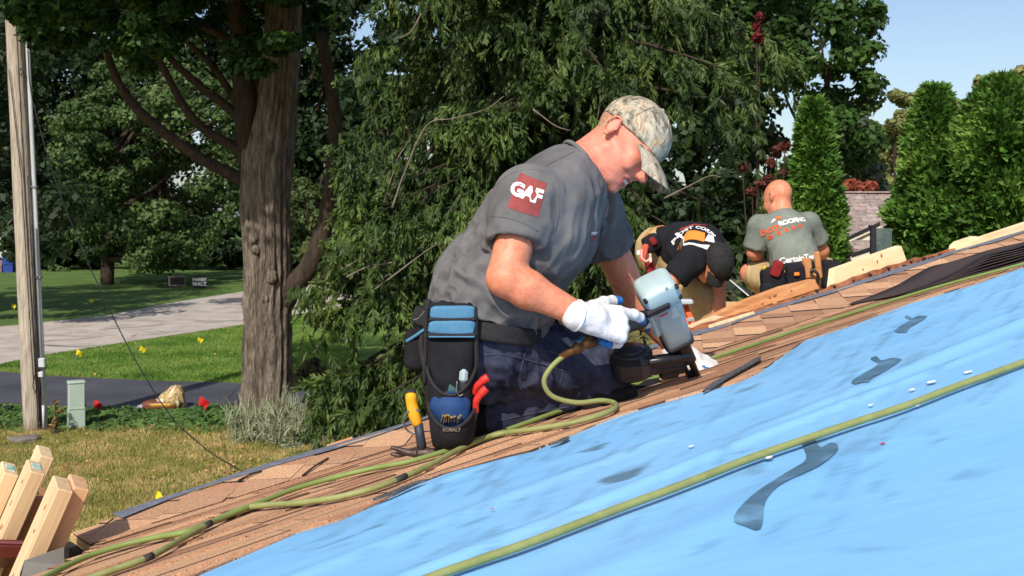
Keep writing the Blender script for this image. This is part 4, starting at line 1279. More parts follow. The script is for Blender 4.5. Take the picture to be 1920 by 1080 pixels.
# collar rib
def collar():
    nd = nrm(HC - up_ * .05 - fwd * .035 - nkb); n2 = nrm(nd + np.array([.18, 0, 0])); c = nkb + nd * .026
    u = nrm(np.cross(n2, (0, 1.0, 0))); w = np.cross(n2, u)
    pts = [c + (u * math.cos(a) * .080 + w * math.sin(a) * .078) for a in np.linspace(0, 2 * np.pi, 40, endpoint=False)]
    pts.append(pts[0])
    V, Q = tube(pts, .0065, 8, caps=False); return mk('collar', V, Q, M_tee, tee, True)
collar()
tb = bvh_of(tee)
def seam(px, name='seam', par=None, bv=None, m=None, r=.0017):
    out = []
    for q in catmull([np.array([x, y, 0.0]) for x, y in px], 6):
        d = ray(q[0], q[1]); h = (bv or tb).ray_cast(Vector((0, 0, CZ)), Vector(d).normalized(), 12)
        if h[0] is not None: out.append(np.array(h[0]) + np.array(h[1]) * .0004)
    if len(out) > 3:
        V, Q = tube(np.array(out), r, 5); mk(name, V, Q, m or M_tee, par or tee, True)
seam([(925, 352), (950, 330), (985, 318), (1020, 322), (1042, 345), (1048, 385), (1040, 430)])
seam([(1020, 312), (1045, 300), (1075, 285)])
seam([(922, 406), (950, 408), (985, 420), (1008, 434)])
M_patch = mat('faded_red_print', [srgb(126, 58, 58), srgb(150, 74, 70)], rough=.9, scale=30, detail=6)
M_ltr = mat('white_ink', [srgb(214, 212, 210), srgb(232, 230, 228)], rough=.9, scale=60)
pc = W(987, 366, 2.86); px_ = nrm(np.array([1, 0, -.34])); py_ = nrm(np.array([.34, -.10, 1])); py_ = nrm(py_ - px_ * (px_ @ py_))
decal_patch('sleeve_print', [(-.036, -.045), (.046, -.043), (.040, .043), (-.034, .047)], pc, px_, py_, tb, M_patch, tee)
decal_text('sleeve_lettering', 'GAF', .046, pc + px_ * (-.002) + py_ * .004, px_, py_, tb, M_ltr, tee, bold=.0022, spacing=.9, lift=.0028)
M_org = mat('orange_ink', [srgb(206, 88, 48), srgb(222, 104, 60)], rough=.9, scale=30)
# back print seen at the edge, small chest emblem
qc = W(922, 335, 2.98); decal_patch('back_print', [(-.012, -.035), (.012, -.035), (.012, .035), (-.012, .035)], qc, nrm((.55, .25, .78)), nrm(np.cross((-.62, -.65, .45), (.55, .25, .78))), tb, M_org, tee, n=4)
cc = W(1116, 449, 3.0); decal_patch('chest_emblem', [(-.010, -.006), (.014, -.008), (.014, .006), (-.010, .008)], cc, (1, .15, -.1), (.1, -.1, 1), tb, M_patch, tee, n=3)
decal_text('chest_lettering', 'bcm', .016, W(1116, 438, 3.0), (1, .15, -.1), (.1, -.1, 1), tb, M_ltr, tee, lift=.003)

def trousers1():
    f = Field((-.44, 2.80, CZ - .72), (.46, 3.66, CZ - .24), .0052)
    f.cone(pel + spine * .005, pel - spine * .03, .138, .142, .05, sq=(depthv, .8)); f.cone(pel, hipN, .142, .125, .05); f.cone(pel, hipF, .14, .12, .05)
    f.cone(hipN, knN, .112, .084, .04); f.cone(hipF, knF, .108, .084, .04)
    f.cone(knN + np.array([0, -.012, -.012]), anN, .074, .062, .010); f.cone(knF, anF, .074, .060, .012)
    f.cone(knN + np.array([.02, -.005, .0]), knN + np.array([.032, -.005, -.02]), .076, .074, .03)
    f.cone(P(1075, 752, 3.10), P(925, 728, 2.97), .014, .016, .035, 'sub')
    def disp(V):
        th = nrm(knN - hipN)
        d = folds(V, np.array([.25, .3, -1]), 7.5, .007, 3.0, 2.6) + folds(V, th + np.array([0, 0, -.6]), 11, .006, 8.0, 2.4)
        d += np.exp(-np.sum((V - W(985, 700, 3.0)) ** 2, 1) / .012) * folds(V, np.array([.9, 0, -.35]), 12, .009, 6.0, 2.6)
        kn = np.exp(-np.sum((V - knN) ** 2, 1) / .02); d += kn * folds(V, np.array([.5, .5, 1.0]), 9, .010, 1.0, 2.6)
        return d
    return fmesh('work_trousers', f, M_navy, Wk, disp, 2)
trou = trousers1()
trb = bvh_of(trou)
M_thr = cloth('navy_seam', [srgb(58, 60, 78), srgb(70, 72, 90)], 20)
for q in ([(905, 665), (960, 668), (1040, 690), (1105, 712)], [(985, 655), (1050, 668), (1042, 735), (978, 722), (985, 655)], [(984, 674), (1015, 682), (1048, 690)], [(930, 790), (1000, 775), (1070, 762)]):
    seam(q, 'seam', trou, trb, M_thr, .0022)
# shoes
def shoe(an, to, name='boot'):
    f = Field(np.minimum(an, to) - .12, np.maximum(an, to) + .12, .005)
    d = nrm(to - an)
    f.cone(an, to, .052, .042, .02); f.cone(to, to + d * .05 + np.array([0, 0, -.015]), .042, .036, .02)
    return fmesh(name, f, M_black, Wk)
shoe(anN, toN); shoe(anF, toF)
# knee pad under the near knee
V, Q = superell(knN + np.array([.03, -.0, -.055]), (1, 0, .1), (0, 1, 0), (-.1, 0, 1), (.20, .20, .075), .7, disp=lambda S: .05 * vnoise(S * 3)); mk('knee_pad', V, Q, M_black, Wk, True)
V, Q = superell(knF + np.array([.05, -.02, -.06]), (1, 0, .1), (0, 1, 0), (-.1, 0, 1), (.22, .20, .07), .7, disp=lambda S: .05 * vnoise(S * 3)); mk('knee_pad', V, Q, M_black, Wk, True)

# gloves
def glove(prims, w, d, nrml, tips, name, thr=-.35):
    P_ = np.array([q for a, b, _, _ in prims for q in (a, b)] + [w - nrm(d) * .06])
    f = Field(P_.min(0) - .04, P_.max(0) + .04, .0030)
    for (a, b, ra, rb) in prims: f.cone(a, b, ra + .0026, rb + .0026, .006)
    f.cone(w - nrm(d) * .035, w + nrm(d) * .02, .0385, .037, .012)
    V, Q = f.surf(lambda V: .0006 * vnoise(V * 220), 1)
    me = np_mesh(name, V, Q, True)
    o = obj(name, me, [M_glove, M_gblue], Wk)
    c = V[Q].mean(1); n = nrm(np.asarray(nrml) - nrm(d) * (np.asarray(nrml) @ nrm(d)))
    fn = np.cross(V[Q[:, 2]] - V[Q[:, 0]], V[Q[:, 3]] - V[Q[:, 1]]); fn /= np.linalg.norm(fn, axis=1)[:, None] + 1e-12
    blue = (fn @ n < thr) & ((c - w) @ nrm(d) > .02)
    for t in tips: blue |= np.linalg.norm(c - t, axis=1) < .030
    me.polygons.foreach_set('material_index', blue.astype(np.int32))
    return o
glove(hN, wrN + gripD * .012, gripD, (0.10, -.86, .50), tipsN, 'work_glove')
glove(hF, wrF, flatD, (-.15, -.35, .92), tipsF, 'work_glove', .55)
for (w, d) in ((wrN, gripD), (wrF, flatD)):
    u = nrm(np.cross(d, (0, 1.0, 0))); v = np.cross(d, u); c = w - d * .032 + (gripD * .012 if w is wrN else 0)
    V, Q = tube([c + (u * math.cos(a) + v * math.sin(a)) * .0375 for a in np.linspace(0, 2 * np.pi, 25)], .005, 6, caps=False); mk('glove_cuff', V, Q, M_glove, Wk, True)

# camouflage cap
def camo():
    m = bpy.data.materials.new('camouflage_cotton'); m.use_nodes = True
    nt = m.node_tree; N = nt.nodes; Lk = nt.links; bs = N['Principled BSDF']; bs.inputs['Roughness'].default_value = .9; bs.inputs['Specular IOR Level'].default_value = .2
    tc = N.new('ShaderNodeTexCoord')
    a = N.new('ShaderNodeTexNoise'); a.inputs['Scale'].default_value = 26; a.inputs['Detail'].default_value = 3; a.inputs['Distortion'].default_value = 1.2
    mp = N.new('ShaderNodeMapping'); mp.inputs['Rotation'].default_value = (.4, .8, .2); mp.inputs['Scale'].default_value = (1, 1, .45)
    Lk.new(tc.outputs['Object'], mp.inputs[0]); Lk.new(mp.outputs[0], a.inputs['Vector'])
    cr = N.new('ShaderNodeValToRGB'); cr.color_ramp.interpolation = 'LINEAR'; el = cr.color_ramp.elements
    cols = [(.30, srgb(74, 78, 62)), (.39, srgb(112, 108, 92)), (.47, srgb(150, 140, 124)), (.54, srgb(176, 166, 148)), (.60, srgb(150, 118, 84)), (.66, srgb(198, 186, 164)), (.74, srgb(92, 90, 78))]
    el[0].position, el[0].color = cols[0][0], (*cols[0][1], 1); el[1].position, el[1].color = cols[-1][0], (*cols[-1][1], 1)
    for p, c in cols[1:-1]:
        e = el.new(p); e.color = (*c, 1)
    Lk.new(a.outputs['Fac'], cr.inputs[0])
    b = N.new('ShaderNodeTexNoise'); b.inputs['Scale'].default_value = 60; b.inputs['Detail'].default_value = 4; Lk.new(mp.outputs[0], b.inputs['Vector'])
    c2 = N.new('ShaderNodeValToRGB'); c2.color_ramp.elements[0].position = .54; c2.color_ramp.elements[1].position = .62
    Lk.new(b.outputs['Fac'], c2.inputs[0])
    mx = N.new('ShaderNodeMixRGB'); Lk.new(c2.outputs[0], mx.inputs[0]); Lk.new(cr.outputs[0], mx.inputs[1]); mx.inputs[2].default_value = (*srgb(200, 190, 170), 1)
    sc = N.new('ShaderNodeMath'); sc.operation = 'MULTIPLY'; Lk.new(c2.outputs[0], sc.inputs[0]); sc.inputs[1].default_value = .55; Lk.new(sc.outputs[0], mx.inputs[0])
    Lk.new(mx.outputs[0], bs.inputs['Base Color'])
    return m
M_camo = camo()
def cap_build(HC, fwd, up_, rgt, m_cap, parent, h=.003, tilt=.0, brim_len=.090, m_under=None, crown=1.0):
    A = np.array([fwd, rgt, up_])
    def H(a, r, u): return HC + fwd * a + rgt * r + up_ * u
    f = Field(HC - .2, HC + .2, h)
    f.ell(H(-.008, 0, .042), np.array([.112, .089, .096]) * crown, A, .01)
    # rim plane: higher at the back
    n = nrm(-up_ + fwd * .10); f.cut(H(.05, 0, .026 + tilt), n, .003)
    f.ell(H(-.010, 0, .032), np.array([.105, .083, .089]) * crown, A, .004, 'sub')
    o = fmesh('cap', f, m_cap, parent, lambda V: .0016 * vnoise(V * 45) , 2)
    # panels: seams as thin tubes over the crown
    # curved brim, a real sheet with thickness
    G = []; na, nr = 25, 9
    for i in range(na):
        a = (i / (na - 1) - .5) * 2
        for j in range(nr):
            t = j / (nr - 1)
            x = .070 + (.034 + brim_len * t) * math.sqrt(max(0, 1 - (a * .92) ** 2)) * 1.0 - .03 * (1 - t) 
            y = a * (.078 - .012 * t)
            drop = -.022 * (a * a) - .016 * t - .022 * t * t
            G.append(H(x, y, .037 + tilt + drop))
    G = np.array(G); I = np.arange(na * nr).reshape(na, nr)
    Q = np.stack([I[:-1, :-1], I[1:, :-1], I[1:, 1:], I[:-1, 1:]], -1).reshape(-1, 4)
    n = na * nr; G2 = G - up_ * .0035
    Q2 = Q[:, ::-1] + n
    ring = list(I[:, -1]) ; fq = []
    for k in range(len(ring) - 1): fq.append((ring[k], ring[k + 1], ring[k + 1] + n, ring[k] + n))
    Qa = np.vstack([Q, Q2, np.array(fq)])
    b = mk('brim', np.vstack([G, G2]), Qa, m_cap, o, True)
    V, Q = superell(H(-.006, 0, .042 + .096 * crown + .002), fwd, rgt, up_, (.013, .013, .008), .9, 10, 6); mk('top_button', V, Q, m_cap, o, True)
    for k in range(6):
        th = k * math.pi / 3 + .52
        pts = []
        for ph in np.linspace(.16, 1.36, 12):
            d = np.array([math.cos(th) * math.sin(ph), math.sin(th) * math.sin(ph), math.cos(ph)])
            pts.append(H(-.008, 0, .042) + (d * np.array([.1125, .0895, .0965]) * crown) @ A)
        V, Q = tube(pts, .0016, 5); mk('seam', V, Q, m_cap, o, True)
    return o
cap = cap_build(HC, fwd, up_, rgt, M_camo, Wk)
# ------------------------------------------------------------------ nail gun, tool belt, hammer, hoses
M_alu = mat('brushed_blue_silver', [srgb(158, 178, 180), srgb(180, 198, 198)], rough=.36, metal=.15, scale=8, spec=.5)
M_blk = mat('black_plastic', [(.018, .018, .021), (.034, .034, .038)], rough=.34, scale=14)
M_gun = mat('gunmetal', [(.03, .03, .034), (.06, .06, .066)], rough=.35, metal=.6, scale=18)
M_plate = mat('nameplate', [srgb(150, 160, 160), srgb(166, 174, 172)], rough=.45, scale=12)
M_redp2 = mat('red_print', [srgb(190, 70, 60)], rough=.6)
M_brass = mat('brown_brass', [srgb(96, 66, 40), srgb(140, 100, 60)], rough=.45, metal=.6, scale=20)

gT = P(1226, 530, 3.02); gB = P(1266, 640, 3.17); gz = nrm(gB - gT); gL = np.linalg.norm(gB - gT)
gx = nrm(np.array([1, .15, .30])); gx = nrm(gx - gz * (gx @ gz)); gy = np.cross(gz, gx); gy = gy if gy[1] < 0 else -gy      # gy towards the camera
def G(x, y, z): return gT + gx * x + gy * y + gz * z
gun = empty('nail_gun', P(1300, 708, 3.36), 'silver blue pneumatic coil nail gun with black magazine in the gloved hand', 'nail gun')
def loft(secs, n=32, e=.36):
    """secs: (z, cx, cy, half width x, half width y)"""
    t = np.arange(n) * 2 * np.pi / n; c = np.sign(np.cos(t)) * np.abs(np.cos(t)) ** e; s = np.sign(np.sin(t)) * np.abs(np.sin(t)) ** e
    V = []; 
    for (z, cx, cy, hx, hy) in secs:
        V += [G(cx + hx * c[i], cy + hy * s[i], z) for i in range(n)]
    Q = []
    for k in range(len(secs) - 1):
        for i in range(n):
            j = (i + 1) % n; Q.append((k * n + i, k * n + j, (k + 1) * n + j, (k + 1) * n + i))
    Q.append(tuple(range(n))[::-1]); Q.append(tuple((len(secs) - 1) * n + i for i in range(n)))
    return np.array(V), Q
V, Q = loft([(-.006, 0, 0, .036, .034), (0, 0, 0, .046, .043), (.006, 0, 0, .0505, .048), (.052, .001, 0, .0545, .051), (.058, .001, 0, .0525, .049), (.060, .002, 0, .046, .044)]); mk('end_cap', V, Q, M_alu, gun, True)
V, Q = loft([(.058, .004, 0, .047, .045), (.10, .005, 0, .044, .043), (.15, .006, 0, .040, .039), (gL - .012, .006, 0, .0385, .035), (gL - .004, .006, 0, .036, .033)]); mk('cylinder_housing', V, Q, M_alu, gun, True)
V, Q = loft([(gL - .014, .006, 0, .043, .039), (gL - .002, .006, 0, .043, .039), (gL, .006, 0, .040, .036)]); mk('flange', V, Q, M_blk, gun, True)
V, Q = cbox(G(-.022, .044, .052), gx, gy, gz, (.074, .022, .026), .006); mk('exhaust_slot', V, Q, M_blk, gun)
V, Q = cbox(G(.0, .042, .092), gx + gz * .02, gy, gz, (.062, .012, .045), .004); pl = mk('nameplate', V, Q, M_plate, gun)
V, Q = cbox(G(-.012, .0485, .078), gx, gy, gz, (.024, .003, .006), 0); mk('red_mark', V, Q, M_redp2, pl)
V, Q = cbox(G(.02, .044, .014), gx, gy, gz, (.006, .006, .05), .002); mk('cap_rib', V, Q, M_alu, gun)
for (x, z) in ((-.045, .006), (-.045, .046), (.047, .006), (.047, .046)):
    V, Q = lathe(G(x, .038, z), gy, [(0, .0055), (.012, .0055), (.013, .004)], 8); mk('bolt', V, Q, M_gun, gun)
# side rib and neck towards the handle
V, Q = cbox(G(-.043, .018, .115), gx, gy, gz, (.022, .036, .105), .008); mk('side_rib', V, Q, M_alu, gun)
V, Q = cbox(G(-.060, .012, .108), gx, gy, gz, (.036, .040, .040), .012); mk('neck', V, Q, M_alu, gun)
# handle
hA = G(-.060, .008, .100); hB = P(1098, 640, 2.975)
V, Q = tube([hA + (hB - hA) * t for t in np.linspace(0, 1, 10)], [.024, .024, .022, .021, .0205, .0205, .021, .022, .023, .021], 14); mk('handle', V, Q, M_blk, gun, True)
V, Q = cbox(G(-.062, .006, .142), gx, gy, gz, (.012, .014, .032), .005); mk('trigger', V, Q, mat('blue_plastic', [srgb(52, 110, 170)], rough=.4), gun)
V, Q = lathe(hB, nrm(hB - hA), [(-.005, .018), (.010, .018), (.012, .013), (.030, .013)], 14); mk('air_fitting', V, Q, mat('blue_grey_metal', [srgb(70, 110, 150), srgb(90, 130, 166)], rough=.35, metal=.5, scale=9), gun, True)
# magazine drum
mc = P(1181, 655, 3.13); md = nrm(P(1186, 722, 3.16) - mc)
prof = [(0, .030), (.003, .058), (.006, .060)]
for k in range(4): prof += [(.008 + .006 * k, .0625), (.011 + .006 * k, .0585)]
prof += [(.034, .0590), (.074, .0570), (.078, .053), (.079, .04)]
V, Q = lathe(mc, md, prof, 32); mk('coil_magazine', V, Q, M_blk, gun, False)
V, Q = lathe(mc - md * .010, md, [(0, .012), (.004, .034), (.012, .046)], 24); mk('magazine_lid', V, Q, M_blk, gun, True)
# feeder between drum and nose
f0 = P(1205, 682, 3.13); f1 = P(1285, 672, 3.20)
fd = nrm(f1 - f0); fz = nrm(gz - fd * (gz @ fd)); fy = np.cross(fd, fz)
V, Q = cbox((f0 + f1) / 2, fd, fy, fz, (.125, .034, .034), .006); mk('nail_feeder', V, Q, M_blk, gun)
V, Q = tube([f0 + fz * .028, f1 + fz * .028], .013, 12); mk('feed_piston', V, Q, M_gun, gun, True)
V, Q = tube([f0 + fy * -.02 - fz * .02, f1 + fy * -.02 - fz * .02], .010, 10); mk('feed_piston', V, Q, M_gun, gun, True)
V, Q = cbox(P(1255, 700, 3.22), fd, fy, fz, (.06, .028, .03), .006); mk('magazine_latch', V, Q, M_blk, gun)
# nose
nT = G(.008, 0, gL - .004); nB = P(1302, 708, 3.365); nd_ = nrm(nB - nT); nx = nrm(gx - nd_ * (gx @ nd_)); ny = np.cross(nd_, nx); nl = np.linalg.norm(nB - nT)
V, Q = cbox(nT + nd_ * nl * .26, nx, ny, nd_, (.052, .046, nl * .5), .006); mk('nose_block', V, Q, M_blk, gun)
V, Q = cbox(nT + nd_ * nl * .55 + nx * .010, nx, ny, nd_, (.018, .040, nl * .86), .004); mk('nose_rail', V, Q, M_gun, gun)
V, Q = cbox(nT + nd_ * nl * .62 - nx * .014, nx, ny, nd_, (.012, .034, nl * .55), .004); mk('nose_rail', V, Q, M_blk, gun)
V, Q = cbox(nB - nd_ * .018 + nx * .004, nx, ny, nd_, (.030, .030, .036), .005); mk('contact_foot', V, Q, M_gun, gun)
for k in range(3):
    V, Q = lathe(nT + nd_ * (nl * (.12 + .14 * k)) + nx * .02 - ny * .024, -ny, [(-.004, .006), (.004, .006)], 8); mk('bolt', V, Q, M_alu, gun)

# hoses
M_hose = mat('olive_rubber_hose', [srgb(122, 128, 74), srgb(140, 146, 92), srgb(124, 124, 78)], rough=.55, scale=12, detail=6)
M_hose2 = mat('green_rubber_hose', [srgb(110, 128, 68), srgb(128, 146, 82)], rough=.55, scale=12, detail=6)
M_smudge = mat('hose_tape', [(.03, .03, .03), (.06, .055, .05)], rough=.8, scale=40)
def on_roof(px, py, lift=.008):
    r = ray(px, py); o = np.array([0, 0, CZ])
    return o + r * ((CL + N2 * lift - o) @ N2) / (r @ N2)
air = empty('air_hose', on_roof(700, 915), 'olive air hose looping from the nail gun across the shingles', 'air hose')
path = [P(1092, 647, 2.96), P(1062, 664, 2.95), P(1034, 688, 2.93), P(1020, 716, 2.93), P(1036, 743, 2.94), P(1082, 755, 2.95), P(1128, 751, 2.98)]
path += [on_roof(*q, lift=.019) for q in [(1154, 757), (1146, 770), (1085, 790), (1005, 804), (930, 815), (870, 838), (800, 875), (720, 909), (640, 931), (560, 943), (500, 947), (450, 955), (395, 981), (345, 1008), (285, 1042), (215, 1068), (150, 1090), (60, 1125)]]
V, Q = tube(catmull(path, 8), .0069, 10); mk('hose_line', V, Q, M_hose, air, True)
V, Q = lathe(P(1112, 637, 2.965), nrm(P(1062, 664, 2.95) - P(1112, 637, 2.965)), [(0, .011), (.004, .015), (.022, .015), (.026, .012), (.036, .012), (.038, .0145), (.055, .0145), (.060, .010), (.10, .0095)], 14); mk('coupling', V, Q, M_brass, air, True)
def wrap(path, i, m, parent, r=.0075, n=3):
    p = catmull(path, 8)[i:i + n + 1]
    V, Q = tube(p, r, 10); mk('dark_band', V, Q, m, parent, True)
for i in (108, 152, 168): wrap(path, i, M_smudge, air, n=2)
h2 = empty('air_hose', on_roof(600, 905), 'green air hose running behind the kneeling roofer along the valley', 'air hose')
path2 = [on_roof(*q, lift=.020) for q in [(40, 1110), (92, 1078), (160, 1045), (230, 1022), (300, 1006), (345, 998), (385, 983), (430, 965), (480, 945), (560, 914), (640, 892), (700, 878), (780, 862), (900, 824), (1050, 770), (1200, 718), (1335, 672), (1400, 651), (1520, 611), (1610, 583), (1700, 555), (1800, 526), (1920, 494), (2060, 452), (2200, 410)]]
V, Q = tube(catmull(path2, 7), .0063, 10); mk('hose_line', V, Q, M_hose2, h2, True)
h3 = empty('air_hose', on_roof(1300, 905), 'olive air hose lying across the blue underlayment nearest the viewer', 'air hose')
path3 = [on_roof(*q, lift=.022) for q in [(430, 1236), (640, 1150), (810, 1082), (900, 1050), (1000, 1015), (1140, 961), (1280, 909), (1400, 862), (1500, 827), (1600, 793), (1700, 760), (1800, 722), (1920, 679), (2060, 626), (2250, 556), (2500, 462)]]
V, Q = tube(catmull(path3, 9), .0064, 12); mk('hose_line', V, Q, M_hose, h3, True)

# tool belt -----------------------------------------------------------------------
belt = empty('tool_belt', P(850, 700, 2.84), 'black tool belt with blue topped pouch on the kneeling roofer hip', 'tool belt')
f = Field((-.42, 2.74, CZ - .44), (.30, 3.50, CZ - .10), .0048)
f.cone(pel + spine * .0, abd, .174, .168, .05, sq=(depthv, .80)); f.cone(hipN, pel, .145, .165, .05)
f.cut(pel + spine * .045, nrm(spine + np.array([-.25, 0, .55])), .004); f.cut(pel - spine * .005, -nrm(spine + np.array([-.25, 0, .55])), .004)
fmesh('waist_belt', f, M_web, belt)
pY = 2.845
def pp(px, py, d=0.0): return P(px, py, pY + d)
ex, ey, ez = np.array([1.0, 0, 0]), np.array([0, 1.0, 0]), np.array([0, 0, 1.0])
def puff(name, x0, y0, x1, y1, d, th, m, par):
    a = pp(x0, y1, d); b = pp(x1, y0, d); c = (a + b) / 2
    V, Q = superell(c, ex, ey, ez, (b[0] - a[0], th, b[2] - a[2]), .38, 40, 20, disp=lambda S: .05 * vnoise(S * 2.5 + x0 + y0) + .03 * vnoise(S * 6)); return mk(name, V, Q, m, par, True)
def pbox(name, x0, y0, x1, y1, d, th, m, par, bev=.006, shear=0.0):
    a = pp(x0, y1, d); b = pp(x1, y0, d); c = (a + b) / 2
    V, Q = cbox(c, ex, ey, ez + ex * shear, (b[0] - a[0], th, b[2] - a[2]), bev); return mk(name, V, Q, m, par)
back = puff('pouch_back', 797, 567, 896, 802, .030, .040, M_black, belt)
pb1 = puff('blue_panel', 807, 573, 890, 598, .012, .026, M_pblue, belt); pb2 = puff('blue_panel', 804, 600, 890, 627, .010, .028, M_pblue, belt)
pbox('webbing_strap', 803, 595, 892, 602, .004, .012, M_web, belt, .003); pbox('webbing_strap', 801, 624, 893, 633, .002, .014, M_web, belt, .003)
pbox('blue_piping', 804, 630, 890, 633, -.004, .006, M_pblue, belt, .001)
def pocket(name, x0, x1, ytop, ybot, bulge, dip, d0, m, par, rim=True):
    """an open pocket: half barrel with a dipping front rim"""
    n, k = 21, 10; V = []
    xa, xb = pp(x0, ytop)[0], pp(x1, ytop)[0]; cx, hw = (xa + xb) / 2, (xb - xa) / 2
    zt, zb = pp(x0, ytop)[2], pp(x0, ybot)[2]
    for j in range(k):
        t = j / (k - 1)
        for i in range(n):
            a = math.pi * i / (n - 1)
            s = math.sin(a)
            top = zt - dip * s ** 1.5
            z = zb + (top - zb) * t
            tap = 1 - .16 * (1 - t) ** 2 - (.25 if j == 0 else 0) * 0
            V.append((cx - hw * math.cos(a) * tap, pY + d0 - bulge * (s ** .7) * (1 - .25 * (1 - t) ** 3), z))
    Q = [(j * n + i, j * n + i + 1, (j + 1) * n + i + 1, (j + 1) * n + i) for j in range(k - 1) for i in range(n - 1)]
    Q.append(tuple(range(n))[::-1])
    o = mk(name, V, Q, m, par, True)
    if rim:
        R, Qr = tube(np.array(V[(k - 1) * n:]), .0046, 8); mk('rim_binding', R, Qr, M_web, o, True)
    return o
pocket('pocket', 803, 889, 640, 770, .040, .0, .020, M_black, belt, False)
p1 = pocket('pocket', 801, 892, 688, 800, .080, .062, .018, M_black, belt)
p2 = pocket('pocket', 803, 895, 752, 833, .115, .052, .020, M_black, belt)
pbox('side_edge', 795, 574, 802, 720, .012, .014, M_web, belt, .004, shear=.03); pbox('side_edge', 889, 574, 897, 740, .012, .014, M_web, belt, .004, shear=-.02)
flat_text('maker_lettering', 'KOBALT', .0115, pp(847, 806, -.100), ex, ez, mat('grey_thread', [srgb(112, 104, 94)], rough=.8), belt, .0003)
# contents that read as parts of the filled pouch
V, Q = superell(pp(845, 768, -.035), ex, ey, ez, (.100, .07, .09), .8, disp=lambda S: .12 * vnoise(S * 3)); mk('blue_lining', V, Q, mat('dark_blue_nylon', [srgb(20, 44, 84), srgb(30, 66, 116)], rough=.7, scale=12), belt, True)
# small hip pouch behind
V, Q = superell(pp(779, 655, .12), ex + ez * -.1, ey, ez, (.058, .10, .105), .45, disp=lambda S: .04 * vnoise(S * 3)); sp = mk('side_pouch', V, Q, M_black, belt, True)
V, Q = tube([pp(762, 640, .07), pp(778, 630, .065), pp(795, 618, .065)], .004, 6); mk('blue_piping', V, Q, M_pblue, sp)
V, Q = tube(catmull([pp(806, 600, .08), pp(790, 640, .07), pp(797, 690, .05), pp(800, 720, .04)], 6), .008, 8); mk('strap', V, Q, M_web, belt, True)
V, Q = cbox(pp(802, 572, .06), ex, ey, ez, (.02, .02, .03), .004); mk('buckle', V, Q, M_gun, belt)
V, Q = tube(catmull([pp(775, 600, .1), pp(786, 596, .09), pp(799, 580, .07), pp(803, 572, .06)], 5), .0025, 6); mk('wire_clip', V, Q, M_steel, belt, True)
# nails in the lower pocket: each a thing
rsn = np.random.default_rng(8)
M_nail = mat('brass_nail', [srgb(196, 160, 90), srgb(220, 186, 120)], rough=.3, metal=.7, scale=30)
for k in range(8):
    a = pp(826 + k * 5.2, 792 + rsn.uniform(-2, 2), -.070); b = pp(826 + k * 5.2 + rsn.uniform(-2, 5), 781 + rsn.uniform(-3, 3), -.080)
    V, Q = tube([a, b], .0016, 6); V2, Q2 = lathe(b, nrm(b - a), [(0, .0034), (.0014, .0034)], 8)
    V, Q = join([(V, Q), (V2, Q2)])
    tag(mk('nail', V, Q, M_nail, None, False), 'brass nail standing in the front pocket of the tool pouch', 'nail', 'nails in the tool pouch')
# utility knife
kn = empty('utility_knife', pp(868, 735, -.02), 'utility knife with silver end standing in the tool pouch', 'knife')
pk = nrm(np.array([.06, 0, 1]))
V, Q = cbox(pp(869, 705, -.045), ex - ez * .06, ey, pk, (.021, .016, .034), .007); mk('silver_end', V, Q, M_alu, kn)
V, Q = cbox(pp(868, 732, -.043), ex - ez * .06, ey, pk, (.020, .014, .042), .004); mk('grip', V, Q, M_blk, kn)
V, Q = tube(catmull([pp(857, 715, -.06), pp(856, 735, -.06), pp(862, 742, -.06), pp(868, 739, -.06)], 5), .0016, 5); mk('wire_clip', V, Q, M_steel, kn, True)
# scraper blade
V, Q = prism([pp(832, 755, -.03), pp(856, 755, -.03), pp(854, 728, -.03), pp(843, 720, -.03)], (0, .004, 0))
tag(mk('scraper', V, Q, mat('teal_steel', [srgb(60, 92, 94), srgb(78, 112, 112)], rough=.4, metal=.3, scale=10)), 'dull teal scraper blade standing in the tool pouch', 'scraper')
# pliers
M_red = mat('red_rubber_grip', [srgb(196, 44, 38), srgb(214, 58, 48)], rough=.4, scale=10)
plr = empty('pliers', pp(900, 740, -.02), 'red handled pliers sticking out beside the tool pouch', 'pliers')
V, Q = tube(catmull([pp(892, 772, -.03), pp(893, 752, -.04), pp(902, 738, -.045), pp(912, 728, -.045)], 6), [.008] * 6 + [.009] * 6 + [.0105] * 7, 10); mk('handle', V, Q, M_red, plr, True)
V, Q = tube(catmull([pp(890, 738, -.02), pp(894, 725, -.03), pp(905, 714, -.035), pp(915, 707, -.035)], 6), [.008] * 6 + [.009] * 6 + [.0105] * 7, 10); mk('handle', V, Q, M_red, plr, True)
V, Q = tube([pp(892, 772, -.03), pp(886, 800, -.01)], [.007, .005], 8); mk('jaw', V, Q, M_gun, plr, True)

# hammer hanging in its wire loop
ham = empty('claw_hammer', P(785, 850, 2.86), 'claw hammer with yellow and black handle hanging head down from the belt', 'hammer')
hY = 2.85
M_hy = mat('yellow_rubber', [srgb(214, 150, 30), srgb(232, 170, 44)], rough=.45, scale=10)
M_rust = mat('worn_dark_steel', [srgb(66, 54, 50), srgb(98, 84, 78)], rough=.5, metal=.5, scale=24, bump=.3)
V, Q = tube(catmull([P(771, 735, hY), P(772, 755, hY), P(778, 780, hY), P(784, 797, hY)], 5), [.012, .014, .0155, .0155, .015, .015, .015, .0155, .016, .0165, .016, .0155, .015, .0145, .013, .012], 12); mk('grip', V, Q, M_hy, ham, True)
V, Q = tube([P(784, 795, hY), P(788, 820, hY), P(792, 846, hY)], [.0125, .012, .0125], 12); mk('shaft', V, Q, mat('dark_grey_composite', [srgb(44, 48, 58), srgb(62, 68, 80)], rough=.5, scale=30), ham, True)
V, Q = cbox(P(770, 733, hY), ex, ey, ez, (.028, .024, .008), .003); mk('butt_cap', V, Q, M_blk, ham)
